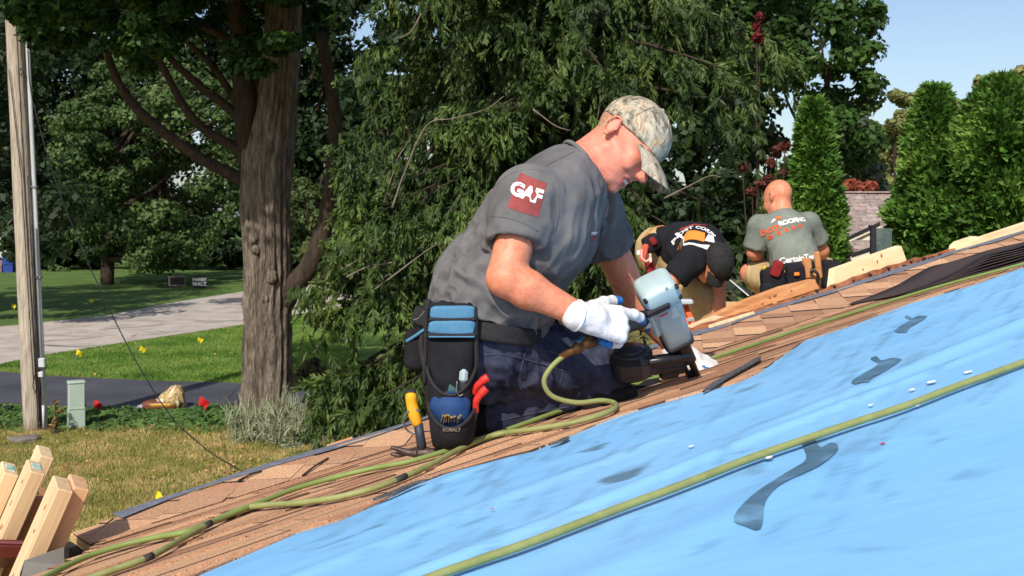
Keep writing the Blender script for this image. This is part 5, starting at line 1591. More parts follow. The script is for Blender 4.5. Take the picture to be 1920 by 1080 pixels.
# head: claws to the left, striking face to the right
hd = [P(735, 847, hY), P(752, 851, hY), P(775, 851, hY), P(800, 849, hY), P(822, 848, hY)]
for dy in (-.007, .007):
    pts = catmull([P(733 , 838 if dy < 0 else 851, hY + dy * 1.3), P(748, 843 if dy < 0 else 853, hY + dy), P(765, 848, hY + dy), P(782, 850, hY + dy * .6)], 5)
    V, Q = tube(pts, np.linspace(.0045, .0115, len(pts)), 8); mk('claw', V, Q, M_rust, ham, True)
V, Q = tube([P(776, 850, hY), P(790, 850, hY), P(812, 850, hY), P(820, 850, hY)], [.0125, .0165, .014, .0125], 12); mk('head', V, Q, M_rust, ham, True)
V, Q = lathe(P(818, 850, hY), (1, 0, -.02), [(0, .0125), (.004, .0165), (.019, .0170), (.021, .0155)], 16); mk('striking_face', V, Q, M_rust, ham, True)
ring = [P(780 + 19 * math.cos(a) - 4, 790 + 22 * math.sin(a), hY + .012 * math.sin(a * 1)) for a in np.linspace(.6, 5.4, 24)]
V, Q = tube(ring, .0028, 6); mk('hammer_loop', V, Q, M_steel, belt, True)
# ------------------------------------------------------------------ trees
M_bark = mat('furrowed_grey_bark', [srgb(62, 54, 46), srgb(116, 104, 92), srgb(148, 136, 122)], rough=1, scale=9, detail=10, stretch=(3, 3, .45), bump=1.0, bscale=20, bdist=.05, ramp=[.3, .5, .7])
M_bark2 = mat('dark_bark', [srgb(44, 36, 30), srgb(74, 62, 52)], rough=1, scale=8, detail=6, stretch=(2, 2, .5), bump=.8, bscale=20, bdist=.03)
M_twig = mat('dead_grey_twig', [srgb(96, 86, 78), srgb(130, 118, 106)], rough=1, scale=10)
def leafmat(name, a, b, c, tr=.25, at=.35, sc=.6):
    return mat(name, [a, b, c], rough=.6, scale=sc, detail=4, attr=at, transl=tr, spec=.35)
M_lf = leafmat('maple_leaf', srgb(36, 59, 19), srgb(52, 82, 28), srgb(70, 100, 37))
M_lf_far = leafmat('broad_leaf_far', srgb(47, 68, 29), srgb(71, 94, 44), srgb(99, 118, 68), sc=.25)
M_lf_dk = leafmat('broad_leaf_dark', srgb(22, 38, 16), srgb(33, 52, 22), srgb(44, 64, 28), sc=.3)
M_needle = leafmat('spruce_needles', srgb(34, 50, 20), srgb(58, 78, 32), srgb(88, 106, 46), tr=.10, at=.5, sc=1.4)
M_arb = leafmat('arborvitae_scales', srgb(52, 84, 28), srgb(78, 116, 42), srgb(114, 146, 62), tr=.25, at=.5, sc=2.2)
M_yel_lf = leafmat('pale_autumn_leaf', srgb(92, 102, 58), srgb(118, 122, 72), srgb(146, 140, 88), sc=.3)
M_pine = leafmat('pine_needle_far', srgb(52, 73, 36), srgb(76, 94, 49), srgb(102, 113, 65), sc=.5)
M_bronze = leafmat('bronze_leaf', srgb(64, 28, 22), srgb(89, 44, 33), srgb(105, 64, 47), sc=2)
M_silver = leafmat('silver_leaf', srgb(112, 120, 90), srgb(146, 152, 120), srgb(168, 172, 146), sc=2, at=.4)
M_greyspr = leafmat('grey_green_needles', srgb(56, 71, 56), srgb(73, 88, 71), srgb(88, 102, 85), sc=.6)

def limb(pts, r0, r1, seg=10, n=8, wob=.04, seed=1):
    c = catmull(pts, n); r = np.linspace(r0, r1, len(c))
    return tube(c, r, seg, True, wob, np.random.default_rng(seed))
def px_puffs(lst, Y, rng, n_leaf, dy=1.5, flat=1.0):
    out = []
    for (x, y, r) in lst:
        yy = Y + rng.uniform(-dy, dy); c = P(x, y, yy); R = r / F * yy
        out.append((c, (R * rng.uniform(.9, 1.2), R * rng.uniform(.9, 1.2), R * flat * rng.uniform(.75, 1.0)), n_leaf))
    return out
def scatter_puffs(poly_fn, x0, x1, y0, y1, n, r0, r1, rng):
    out = []
    while len(out) < n:
        x, y = rng.uniform(x0, x1), rng.uniform(y0, y1)
        if poly_fn(x, y): out.append((x, y, rng.uniform(r0, r1)))
    return out
def crown_ell(cx, cy, rx, ry): return lambda x, y: ((x - cx) / rx) ** 2 + ((y - cy) / ry) ** 2 < 1

# big furrowed maple -------------------------------------------------------------
MY = 16.0
mb = P(497, 795, MY); mb[2] = 0
maple = empty('maple_tree', mb, 'large tree with thick furrowed trunk and dark forking limbs', 'tree')
def trunk_mesh(path, hw, seg=84, n=20, depth=.17, seed=0):
    pts = np.array([P(x, y, MY) for x, y in path]); c = catmull(pts, n); r = np.interp(np.linspace(0, 1, len(c)), np.linspace(0, 1, len(hw)), np.array(hw) / F * MY)
    a = np.arange(seg) * 2 * np.pi / seg
    V = []
    L = np.concatenate([[0], np.cumsum(np.linalg.norm(np.diff(c, axis=0), axis=1))])
    for i in range(len(c)):
        q = np.stack([np.cos(a) * 5.2, np.sin(a) * 5.2, np.full(seg, L[i] * .8 + seed)], 1)
        q[:, :2] += .5 * vnoise(np.stack([np.full(seg, L[i] * 1.5), a, 0 * a], 1))[:, None]
        rid = 1 - 2 * np.abs(vnoise(q)); fin = vnoise(q * (2.7, 2.7, 2.5))
        k = r[i] * (1 + depth * rid + .055 * fin + .05 * vnoise(np.stack([np.cos(a), np.sin(a), np.full(seg, L[i] * 1.3)], 1)))
        V.append(c[i] + np.stack([np.cos(a) * k, np.sin(a) * k, 0 * a], 1))
    V = np.vstack(V); m = len(c); Q = [(i * seg + j, i * seg + (j + 1) % seg, (i + 1) * seg + (j + 1) % seg, (i + 1) * seg + j) for i in range(m - 1) for j in range(seg)]
    Q.append(tuple((m - 1) * seg + j for j in range(seg)))
    return V, Q
V, Q = trunk_mesh([(495, 830), (497, 795), (500, 740), (501, 650), (502, 560), (500, 470), (498, 380), (500, 300), (512, 240), (524, 150), (530, 60), (534, -60), (536, -200)], [58, 47, 42, 39, 40, 39, 40, 43, 39, 33, 30, 28, 20])
mk('trunk', V, Q, M_bark, maple, True)
for (path, a, b, s) in [([(478, 330), (466, 260), (458, 160), (448, 60), (436, -60)], 27, 15, 1), ([(520, 590), (548, 540), (585, 490), (612, 410), (625, 330), (630, 260), (622, 170), (600, 60)], 22, 10, 2),
                        ([(470, 350), (440, 330), (385, 302), (325, 262), (258, 205), (222, 155), (200, 100)], 13, 7, 3), ([(465, 300), (430, 270), (385, 245), (345, 200), (318, 150), (290, 95)], 10, 6, 4),
                        ([(462, 240), (425, 200), (380, 165), (340, 130), (310, 100)], 10, 6, 5), ([(460, 215), (430, 170), (395, 120), (352, 80)], 9, 5, 6), ([(500, 200), (478, 150), (455, 100), (420, 70), (380, 50)], 11, 6, 7)]:
    V, Q = limb([P(x, y, MY - .05 * i) for i, (x, y) in enumerate(path)], a / F * MY, b / F * MY, 12, 8, .05, s); mk('limb', V, Q, M_bark2, maple, True)
for (x, y, r, s) in [(481, 468, 8, 1), (477, 450, 7, 2), (509, 520, 11, 3), (500, 560, 8, 5)]:
    V, Q = superell(P(x, y, MY - .27), ex, ey, ez, (2.0 * r / F * MY, .20, 2.4 * r / F * MY), .9, 16, 10, disp=lambda S: .2 * vnoise(S * 3 + s)); mk('bark_knot', V, Q, M_bark, maple, True)
rg = np.random.default_rng(41)
pf = px_puffs(scatter_puffs(lambda x, y: y < 125 - .00055 * (x - 330) ** 2 + 20 * math.sin(x * .03), 20, 620, -160, 130, 120, 22, 40, rg), MY - .3, rg, 360, 2.2, .7)
# the canopy overhead, outside the picture, that shades the limbs
for k in range(120):
    a = rg.uniform(0, 2 * np.pi); r = 4.3 * math.sqrt(rg.random()); z = rg.uniform(6.5, 11)
    c = mb + np.array([math.cos(a) * r, math.sin(a) * r - .6, z]); R = rg.uniform(.5, .9)
    pf.append((c, (R, R, R * .6), 220))
sunv = np.array([SUN_PLAN.x, SUN_PLAN.y, 0])
for k in range(70):
    c = mb + sunv * rg.uniform(1.6, 4.2) + np.array([rg.uniform(-1.8, 1.8), rg.uniform(-.6, .6), rg.uniform(6.2, 8.6)]); R = rg.uniform(.6, .9)
    pf.append((c, (R, R, R * .6), 380))
crown_mesh('crown', pf, .115, M_lf, maple, rg, flat_bias=.6, shell=.7)
pf = []
for k in range(90):
    d = rg.uniform(1.2, 5.0); c = mb + sunv * d + np.array([rg.uniform(-2.2, 2.2), 0, 5.0 + .87 * d + rg.uniform(.4, 2.6)]); R = rg.uniform(.7, 1.0)
    pf.append((c, (R, R, R * .6), 60))
crown_mesh('shade_crown', pf, .34, M_lf, maple, rg, flat_bias=.6, shell=.8)  # unseen oversized leaves, added towards the sun to shade the upper trunk
# low hanging leafy twigs left of the trunk
V, Q = limb([P(415, 250, 15.7), P(402, 230, 15.6), P(395, 218, 15.6)], .02, .008); mk('twig', V, Q, M_bark2, maple, True)

# drooping spruce ----------------------------------------------------------------
def hexblades(A, d, l, w, rng, cross=True):
    n = len(A); out = []
    r = rng.normal(size=(n, 3)); s = np.cross(d, r); s /= np.linalg.norm(s, axis=1)[:, None] + 1e-9
    for k in range(2 if cross else 1):
        V = np.empty((n, 6, 3)); l_ = l[:, None]; w_ = w[:, None]
        V[:, 0] = A; V[:, 1] = A + d * l_ * .28 + s * w_ * .5; V[:, 2] = A + d * l_ * .72 + s * w_ * .42; V[:, 3] = A + d * l_
        V[:, 4] = A + d * l_ * .72 - s * w_ * .42; V[:, 5] = A + d * l_ * .28 - s * w_ * .5
        out.append(V); s = np.cross(d, s)
    return np.concatenate(out).reshape(-1, 3)
def sprays(A, d, l, w, rng):
    """twigs with short side shoots, all needle brushes"""
    n = len(A); d = d / (np.linalg.norm(d, axis=1)[:, None] + 1e-9)
    VV = [hexblades(A, d, l, w, rng)]; SQ = []
    r = rng.normal(size=(n, 3)); s = np.cross(d, r); s /= np.linalg.norm(s, axis=1)[:, None] + 1e-9
    for t in (.12, .28, .44, .6, .76):
        for sg in (-1, 1):
            B = A + d * (l * (t + rng.uniform(-.06, .06, n)))[:, None]
            e = d * .75 + s * sg * .62 + rng.normal(size=(n, 3)) * .15; e[:, 2] -= .15
            e /= np.linalg.norm(e, axis=1)[:, None]
            le = (l * (.42 * (1.1 - t)) * rng.uniform(.8, 1.2, n) + .025)[:, None]; sw = np.cross(e, rng.normal(size=(n, 3))); sw /= np.linalg.norm(sw, axis=1)[:, None] + 1e-9; sw *= (w * .42)[:, None]
            SQ.append(np.stack([B, B + e * le * .45 + sw, B + e * le, B + e * le * .45 - sw], 1))
    H6 = np.concatenate(VV).reshape(-1, 6, 3)
    S4 = np.concatenate(SQ + [H6[:, [0, 1, 2, 3]], H6[:, [0, 3, 4, 5]]]).reshape(-1, 3)
    return S4, np.arange(len(S4)).reshape(-1, 4)
SY = 12.6
sb = P(1012, 800, SY); sb[2] = 0
spruce = empty('spruce_tree', sb, 'huge drooping spruce with hanging sprays behind the kneeling roofer', 'tree')
rg = np.random.default_rng(52)
V, Q = limb([sb, sb + np.array([.02, 0, 3]), sb + np.array([.0, .05, 6]), sb + np.array([-.05, 0, 13])], .30, .10, 16, 10, .05, 3); mk('trunk', V, Q, M_bark2, spruce, True)
TA, TD, TL, TW = [], [], [], []
LB = []
def add_limb(z0, az, L, rise, droop, dens=1.0):
    o = sb + np.array([0, 0, z0]); h = np.array([math.cos(az), math.sin(az), 0]); sd = np.array([-h[1], h[0], 0])
    t = np.linspace(0, 1, 12); bend = rg.normal() * .25
    pts = o + np.outer(L * t, h) + np.outer(bend * t ** 2 * L * .3, sd) + np.outer(rise * np.sin(t * 2.2) - droop * t ** 1.6 + .25 * np.clip(t - .75, 0, 1) * 1.2, (0, 0, 1))
    LB.append((pts, .035 * L / 2.6))
    nsec = int(56 * dens)
    for k in range(nsec):
        tt = rg.uniform(.22, 1.0); p = np.array([np.interp(tt, t, pts[:, i]) for i in range(3)])
        sg = rg.choice([-1, 1]); ls = (.55 * (1 - tt) + .18) * rg.uniform(.5, 1.2)
        q = p + sd * sg * ls + h * ls * .5 + np.array([0, 0, -.10 - .15 * ls])
        hang = rg.uniform(.25, .75)
        m = rg.integers(4, 8)
        for j in range(m):
            u = j / m
            b = p + (q - p) * u if j < 3 else q + np.array([rg.normal() * .04, rg.normal() * .04, -hang * (j - 3) / 4])
            dd = np.array([rg.normal() * .38, rg.normal() * .38, -1.0]) + h * .25
            TA.append(b); TD.append(dd); TL.append(rg.uniform(.11, .25)); TW.append(rg.uniform(.020, .032))
    for k in range(int(8 * dens)):      # tips point outwards
        tt = rg.uniform(.8, 1.0); p = np.array([np.interp(tt, t, pts[:, i]) for i in range(3)])
        TA.append(p); TD.append(h + sd * rg.normal() * .6 + np.array([0, 0, rg.uniform(-.5, .25)])); TL.append(rg.uniform(.14, .26)); TW.append(.030)
for k in range(98):
    z0 = rg.uniform(1.2, 8.5)
    az = rg.uniform(math.pi * 1.0, math.pi * 2.0) if rg.random() < .8 else rg.uniform(0, math.pi)
    L = rg.uniform(1.7, 2.95) * (1.0 if z0 < 6 else .85)
    if z0 < 2.2: L *= .9
    add_limb(z0, az, L, rg.uniform(.1, .35), rg.uniform(.5, 1.25))
for k in range(18):      # low boughs that sweep out beside the trunk of the maple
    add_limb(rg.uniform(1.5, 4.0), rg.uniform(math.pi * .98, math.pi * 1.36), rg.uniform(2.1, 2.95), rg.uniform(.15, .35), rg.uniform(.5, 1.1), 1.2)
for k in range(90):      # short inner limbs that close the dark middle
    add_limb(rg.uniform(.8, 8), rg.uniform(0, 2 * math.pi), rg.uniform(.9, 1.5), .1, .7, .6)
TA, TD, TL, TW = map(np.array, (TA, TD, TL, TW))
_px = 960 + TA[:, 0] / TA[:, 1] * F; _py = HY - (TA[:, 2] - CZ) / TA[:, 1] * F
_ok = (_px > 632 + 14 * np.sin(_py * .021) + 12 * rg.normal(size=len(_px))) | ((_py > 530) & (_px > 560 + 8 * rg.normal(size=len(_px))))
_gap = vnoise(TA * (1.7, 1.7, .5) + 3.3) + .4 * vnoise(TA * (3.4, 3.4, 1.2))
_dist = np.hypot(TA[:, 0] - sb[0], TA[:, 1] - sb[1])
_ok &= (_gap > np.where((_px < 820) & (_py > 430), -.5, -.02)) | (_dist < .9)
TA, TD, TL, TW = TA[_ok], TD[_ok], TL[_ok], TW[_ok]
V, Q = sprays(TA, TD, TL, TW, rg)
o = mk('crown', V, Q, M_needle, spruce); set_tint(o.data, rg.random(len(Q)))
V, Q = join([tube(p[::2], np.linspace(r, .006, len(p[::2])), 5) for p, r in LB if 960 + p[-1, 0] / p[-1, 1] * F > 645 or p[-1, 2] < 2.2]); tag(mk('limbs', V, Q, M_bark2, spruce, True), kind='stuff')
print('spruce twigs', len(TA))
# bare dead twigs among the sprays
for i, path in enumerate([[(790, 25), (770, 60), (745, 72)], [(735, 480 - 90), (760, 320), (800, 235), (850, 222), (910, 205), (945, 180)], [(720, 380), (745, 300), (770, 260)], [(700, 545), (760, 500), (800, 470), (850, 440)], [(650, 520), (690, 500), (740, 490), (790, 462)], [(640, 505), (690, 478), (740, 455)], [(1180, 190), (1160, 215), (1120, 270), (1118, 320)], [(1000, 205), (1040, 235), (1070, 245)], [(1122, 130), (1125, 190), (1117, 235)], [(1245, 372), (1290, 350), (1330, 330), (1352, 332)]]):
    V, Q = limb([P(x, y, 10.4 + .15 * (i % 3)) for x, y in path], .009, .003, 6, 6, .25, i); mk('dead_twig', V, Q, M_twig, spruce, True)

# generic broadleaf trees ----------------------------------------------------------
def broadleaf(name, label, bx, Y, puffs, leaf, m, seed, hw=12, top=None, dy=1.6, cat='tree', group=None, flat_bias=.3, per=260, aspect=.65, base_z=None):
    r = np.random.default_rng(seed)
    b = P(bx, 500, Y); b[2] = 0 if base_z is None else base_z
    e = empty(name, b, label, cat, group)
    pl = px_puffs(puffs, Y, r, per, dy, .85)
    cs = np.array([c for c, _, _ in pl]); topz = cs[:, 2].max() if top is None else top
    V, Q = limb([b - np.array([0, 0, .2]), b + np.array([.1, 0, topz * .3]), b + np.array([-.1, .1, topz * .6]), b + np.array([.1, 0, topz * .85])], hw / F * Y, hw / F * Y * .3, 12, 6, .05, seed); mk('trunk', V, Q, M_bark2, e, True)
    for k in range(7):
        c = cs[r.integers(len(cs))]; s = b + np.array([0, 0, max(.8, (c[2] - b[2]) * .55)])
        V, Q = limb([s, (s + c) / 2 + r.normal(size=3) * .2 + np.array([0, 0, -.15]), c], hw / F * Y * .45, hw / F * Y * .12, 7, 5, .05, seed + k); mk('limb', V, Q, M_bark2, e, True)
    crown_mesh('crown', pl, leaf, m, e, r, aspect, flat_bias, shell=.9)
    return e
rg = np.random.default_rng(60)
grp = 'broadleaf trees across the road'
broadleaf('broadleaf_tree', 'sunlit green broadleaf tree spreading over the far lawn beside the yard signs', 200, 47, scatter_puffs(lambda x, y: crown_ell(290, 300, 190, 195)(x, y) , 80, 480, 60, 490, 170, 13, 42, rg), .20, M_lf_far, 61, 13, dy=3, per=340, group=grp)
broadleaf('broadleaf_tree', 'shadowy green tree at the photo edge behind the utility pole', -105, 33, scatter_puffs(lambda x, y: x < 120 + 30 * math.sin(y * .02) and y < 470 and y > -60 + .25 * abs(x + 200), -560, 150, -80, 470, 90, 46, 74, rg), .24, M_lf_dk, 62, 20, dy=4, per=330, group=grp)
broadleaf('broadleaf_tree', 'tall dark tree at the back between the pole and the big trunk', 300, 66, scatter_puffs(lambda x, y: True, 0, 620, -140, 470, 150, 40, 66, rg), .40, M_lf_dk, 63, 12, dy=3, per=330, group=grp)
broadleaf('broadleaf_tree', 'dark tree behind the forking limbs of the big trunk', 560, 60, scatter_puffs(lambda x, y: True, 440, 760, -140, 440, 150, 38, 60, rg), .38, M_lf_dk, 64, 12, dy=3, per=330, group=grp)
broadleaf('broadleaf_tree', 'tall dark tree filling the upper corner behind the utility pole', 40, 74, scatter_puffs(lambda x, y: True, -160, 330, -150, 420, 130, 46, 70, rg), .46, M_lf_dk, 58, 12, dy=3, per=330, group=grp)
broadleaf('pine_tree', 'pale yellowish green soft pine right of the big trunk', 600, 46, scatter_puffs(crown_ell(600, 390, 75, 105), 525, 680, 285, 480, 34, 14, 24, rg), .22, M_pine, 65, 8, dy=1.2, per=260)
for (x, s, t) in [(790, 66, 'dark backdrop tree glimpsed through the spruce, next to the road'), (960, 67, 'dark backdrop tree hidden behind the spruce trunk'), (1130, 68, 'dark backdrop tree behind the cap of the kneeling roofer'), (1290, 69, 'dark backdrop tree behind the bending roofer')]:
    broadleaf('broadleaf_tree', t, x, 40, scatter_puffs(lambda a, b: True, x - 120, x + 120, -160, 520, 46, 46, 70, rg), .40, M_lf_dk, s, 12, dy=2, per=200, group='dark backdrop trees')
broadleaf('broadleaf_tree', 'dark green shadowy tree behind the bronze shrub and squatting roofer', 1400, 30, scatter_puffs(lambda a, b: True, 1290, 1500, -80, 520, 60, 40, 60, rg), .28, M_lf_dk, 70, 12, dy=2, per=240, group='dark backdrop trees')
broadleaf('maple_tree', 'sunlit maple with sky showing through its crown above the neighbouring roof', 1560, 25, scatter_puffs(lambda x, y: crown_ell(1500, 40, 150, 130)(x, y) or crown_ell(1575, 215, 72, 110)(x, y) or crown_ell(1520, 330, 60, 80)(x, y), 1380, 1660, -110, 400, 80, 20, 36, rg), .17, M_lf, 71, 9, dy=1.5, per=250)

# arborvitae -----------------------------------------------------------------------
def arborvitae(label, px, top, base_hw, Y, seed, n=26000, m=None, leaf=.085, pw=3.4):
    r = np.random.default_rng(seed); m = m or M_arb
    b = P(px, 600, Y); b[2] = 0; H = P(px, top, Y)[2]; R = base_hw / F * Y
    e = empty('arborvitae', b, label, 'conifer', 'arborvitae beyond the roof')
    V, Q = limb([b, b + np.array([0, 0, H * .5]), b + np.array([0, 0, H * .95])], .09, .02, 8); mk('trunk', V, Q, M_bark2, e, True)
    t = r.random(n) ** .8; a = r.uniform(0, 2 * np.pi, n)
    lump = 1 + .24 * vnoise(np.stack([np.cos(a) * 1.8 + seed, np.sin(a) * 1.8, t * H * 1.3], 1)) + .40 * vnoise(np.stack([np.cos(a) * 4.5, np.sin(a) * 4.5 + seed, t * H * 3.4], 1)) + .12 * vnoise(np.stack([np.cos(a) * 9, np.sin(a) * 9 + seed, t * H * 7], 1))
    rad = R * np.clip(1.03 - t ** pw, 0, 1) ** .75 * lump * (1 - .22 * r.random(n) ** 2)
    out = np.stack([np.cos(a), np.sin(a), 0 * a], 1)
    A = b + out * rad[:, None] + np.stack([0 * a, 0 * a, t * H], 1)
    d = out * .8 + np.array([0, 0, .45]) + r.normal(size=(n, 3)) * .55
    d /= np.linalg.norm(d, axis=1)[:, None]
    V = hexblades(A, d, leaf * r.uniform(.8, 1.9, n), leaf * .68 * r.uniform(.8, 1.3, n), r, False)
    V6 = V.reshape(-1, 6, 3); V = np.stack([V6[:, 0], (V6[:, 1] + V6[:, 2]) / 2, V6[:, 3], (V6[:, 4] + V6[:, 5]) / 2], 1).reshape(-1, 3)
    o = mk('crown', V, np.arange(len(V)).reshape(-1, 4), m, e); set_tint(o.data, r.random(n))
arborvitae('bright green arborvitae with a pointed top right of the neighbouring roof', 1752, 168, 112, 13.5, 81, 46000, pw=1.9)
arborvitae('widest bright green arborvitae at the right photo edge', 1880, 150, 140, 13.0, 82, 56000, pw=3.0)
arborvitae('rounded bright green arborvitae partly cut off at the photo edge', 1990, 175, 110, 13.2, 83, 22000)
arborvitae('dark green narrow arborvitae standing behind the squatting roofer', 1526, 196, 56, 11.5, 84, 30000, pw=2.4)
arborvitae('dark green arborvitae between the spruce and the narrow one', 1478, 330, 70, 12.4, 85, 16000)

# distant row ------------------------------------------------------------------------
for k, (x, top, hw, m) in enumerate([(1600, 175, 40, M_lf_far), (1680, 150, 40, M_yel_lf), (1745, 165, 34, M_yel_lf), (1790, 185, 30, M_yel_lf), (1850, 140, 44, M_yel_lf), (1905, 112, 46, M_yel_lf), (1965, 120, 44, M_yel_lf), (1640, 235, 44, M_lf_far)]):
    nm = ['grey green', 'yellowing', 'golden', 'thin yellowing', 'tall olive', 'tallest yellowing', 'olive', 'shadowed green'][k]
    broadleaf('broadleaf_tree', ['grey green tree in the far row nearest the maple crown', 'yellowing tree of the far row above the neighbouring roof', 'golden tipped tree of the far row behind the pointed arborvitae', 'thin yellowing tree of the far row between the two big arborvitae', 'olive tree of the far row behind the widest arborvitae', 'tallest yellowing tree of the far row near the photo edge', 'olive tree of the far row cut by the photo edge', 'shadowed green tree of the far row low above the neighbouring roof'][k], x, 78 + k,
              scatter_puffs(lambda a, b: abs(a - x) < hw * min(1, .35 + (b - top) / 90), x - hw, x + hw, top + 10, 420, 30, 12, 24, rg), .55, m, 90 + k, 4, dy=2, per=170, group='far row of trees')
broadleaf('grey_spruce', 'soft grey green conifer directly above the neighbouring roof', 1612, 30, scatter_puffs(lambda a, b: abs(a - 1612) < 48 * min(1, (b - 225) / 110), 1560, 1665, 230, 390, 34, 12, 20, rg), .17, M_greyspr, 110, 5, dy=.8, per=260)

# shrubs ---------------------------------------------------------------------------
def shrub(name, label, lst, Y, leaf, m, seed, per=150, aspect=.6, dy=.3, cat='shrub', base=None, group=None):
    r = np.random.default_rng(seed); pl = px_puffs(lst, Y, r, per, dy)
    cs = np.array([c for c, _, _ in pl]); b = cs.mean(0).copy(); b[2] = 0 if base is None else base
    e = empty(name, b, label, cat, group)
    crown_mesh('foliage', pl, leaf, m, e, r, aspect, .2, shell=.8)
    for k in range(min(8, len(cs))):
        V, Q = tube([b + np.array([r.normal() * .05, r.normal() * .05, 0]), (b + cs[k]) / 2, cs[k]], [.014, .01, .005], 5); mk('stem', V, Q, M_bark2, e)
    return e
shrub('bronze_shrub', 'bronze leaved shrub behind the squatting roofer head', [(1457, 283, 13), (1472, 272, 10), (1445, 305, 9), (1392, 315, 7), (1428, 345, 12), (1470, 322, 7), (1410, 358, 8), (1440, 335, 8)], 9.8, .055, M_bronze, 121, 70)
shrub('red_creeper', 'dark red creeper leaves high in the spruce edge', [(1420, 50, 10), (1418, 70, 9), (1424, 32, 6)], 11.0, .09, mat('crimson_leaf', [srgb(74, 14, 18), srgb(108, 26, 30)], rough=.7, scale=3, attr=.3, transl=.2), 122, 26, cat='creeper')
shrub('red_bush', 'rusty red bush rising behind the neighbouring roof ridge', [(1590, 350, 15), (1612, 352, 13), (1632, 350, 13), (1602, 345, 10), (1575, 356, 10)], 22.5, .13, leafmat('rust_leaf', srgb(120, 54, 38), srgb(150, 80, 56), srgb(172, 106, 76)), 123, 150)
shrub('silver_shrub', 'silvery grey shrub at the foot of the big trunk', [(470, 815, 34), (520, 822, 34), (560, 800, 30), (600, 800, 26), (440, 790, 16), (500, 790, 26), (545, 840, 26), (510, 850, 20), (590, 770, 18), (470, 780, 16), (555, 775, 18)], 14.6, .06, M_silver, 124, 1500, .28, .5)
shrub('brown_shrub', 'small brown green shrub on the mulch bed right of the big trunk', [(578, 690, 17), (596, 695, 14), (567, 702, 12), (590, 678, 10)], 19.6, .07, leafmat('olive_brown_leaf', srgb(58, 54, 30), srgb(84, 76, 42), srgb(104, 88, 54)), 125, 200)
shrub('hosta', 'low light green leafy plant in the shade right of the utility pole', [(100, 503, 9), (115, 506, 9), (92, 508, 7), (126, 508, 6)], 58, .3, M_lf_far, 126, 40, cat='plant', base=.1)
shrub('weed', 'tall dry brown weed at the foot of the utility pole', [(103, 790, 9), (110, 770, 6), (104, 755, 5), (98, 800, 8)], 15.3, .07, leafmat('dry_weed', srgb(122, 96, 60), srgb(150, 124, 80), srgb(120, 130, 60)), 127, 30, .3, .1, cat='plant')
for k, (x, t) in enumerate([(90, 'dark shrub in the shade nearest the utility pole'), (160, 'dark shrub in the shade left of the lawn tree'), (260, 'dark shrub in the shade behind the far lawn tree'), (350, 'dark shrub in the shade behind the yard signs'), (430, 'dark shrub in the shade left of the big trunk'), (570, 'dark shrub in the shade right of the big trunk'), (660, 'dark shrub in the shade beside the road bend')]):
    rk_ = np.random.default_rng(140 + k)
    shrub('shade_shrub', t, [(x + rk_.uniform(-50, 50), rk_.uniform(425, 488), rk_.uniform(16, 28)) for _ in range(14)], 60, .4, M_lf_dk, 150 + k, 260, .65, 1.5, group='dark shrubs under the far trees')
# understory in front of the spruce foot
shrub('spruce_seedling', 'low green shoots beneath the spruce beside the roof edge', [(610, 790, 28), (660, 770, 30), (700, 785, 30), (650, 810, 24), (730, 760, 26), (690, 740, 24)], 12.2, .11, M_needle, 128, 300, .25, .4, cat='shoots')

# spiky stems of the silver shrub
rk_ = np.random.default_rng(160); n = 900
bx = rk_.uniform(425, 640, n); by = rk_.uniform(770, 850, n) - 15 * np.sin((bx - 430) / 60)
A = np.array([P(x, y, 14.6 + rk_.normal() * .4) for x, y in zip(bx, by)]); d = rk_.normal(size=(n, 3)) * .35 + np.array([0, 0, 1.0]); d /= np.linalg.norm(d, axis=1)[:, None]
V = hexblades(A, d, rk_.uniform(.1, .3, n), np.full(n, .012), rk_, False)
sh_ = [o for o in bpy.data.objects if o.name == 'silver_shrub'][0]
o = mk('spikes', V, np.arange(len(V)).reshape(-1, 6), M_silver, sh_); set_tint(o.data, rk_.random(n))
print('TRIS', sum(sum(len(p.vertices) - 2 for p in m.polygons) if len(m.polygons) < 3000 else int(len(m.loops) - 2 * len(m.polygons)) for m in bpy.data.meshes))
# ------------------------------------------------------------------ lumber, neighbour house, roof edge
def woodmat(name, a, b, c, s=6, st=(7, 7, .5)):
    return mat(name, [a, b, c], rough=.8, scale=s, detail=7, stretch=st, bump=.15, bscale=40, bdist=.004)
M_pineA = woodmat('fresh_pine', srgb(190, 152, 112), srgb(214, 180, 140), srgb(224, 194, 158))
M_plank = woodmat('sawn_pale_plank', srgb(218, 190, 140), srgb(232, 206, 160), srgb(238, 216, 176), 5, (1, 1, 5))
M_pineB = woodmat('fresh_pine_pale', srgb(200, 166, 124), srgb(220, 190, 150), srgb(230, 204, 168))
M_cedar = woodmat('orange_fir', srgb(176, 112, 66), srgb(204, 142, 92), srgb(216, 158, 108), 6, (1, 1, 6))
M_oldw = woodmat('weathered_red_fir', srgb(110, 60, 40), srgb(160, 98, 66), srgb(188, 126, 88), 14, (1, 1, 3))
def edge_y(px): return np.interp(px, [p[0] for p in E1], [p[1] for p in E1])
def edge_Y(px): return hit(N1, px, edge_y(px))[1]
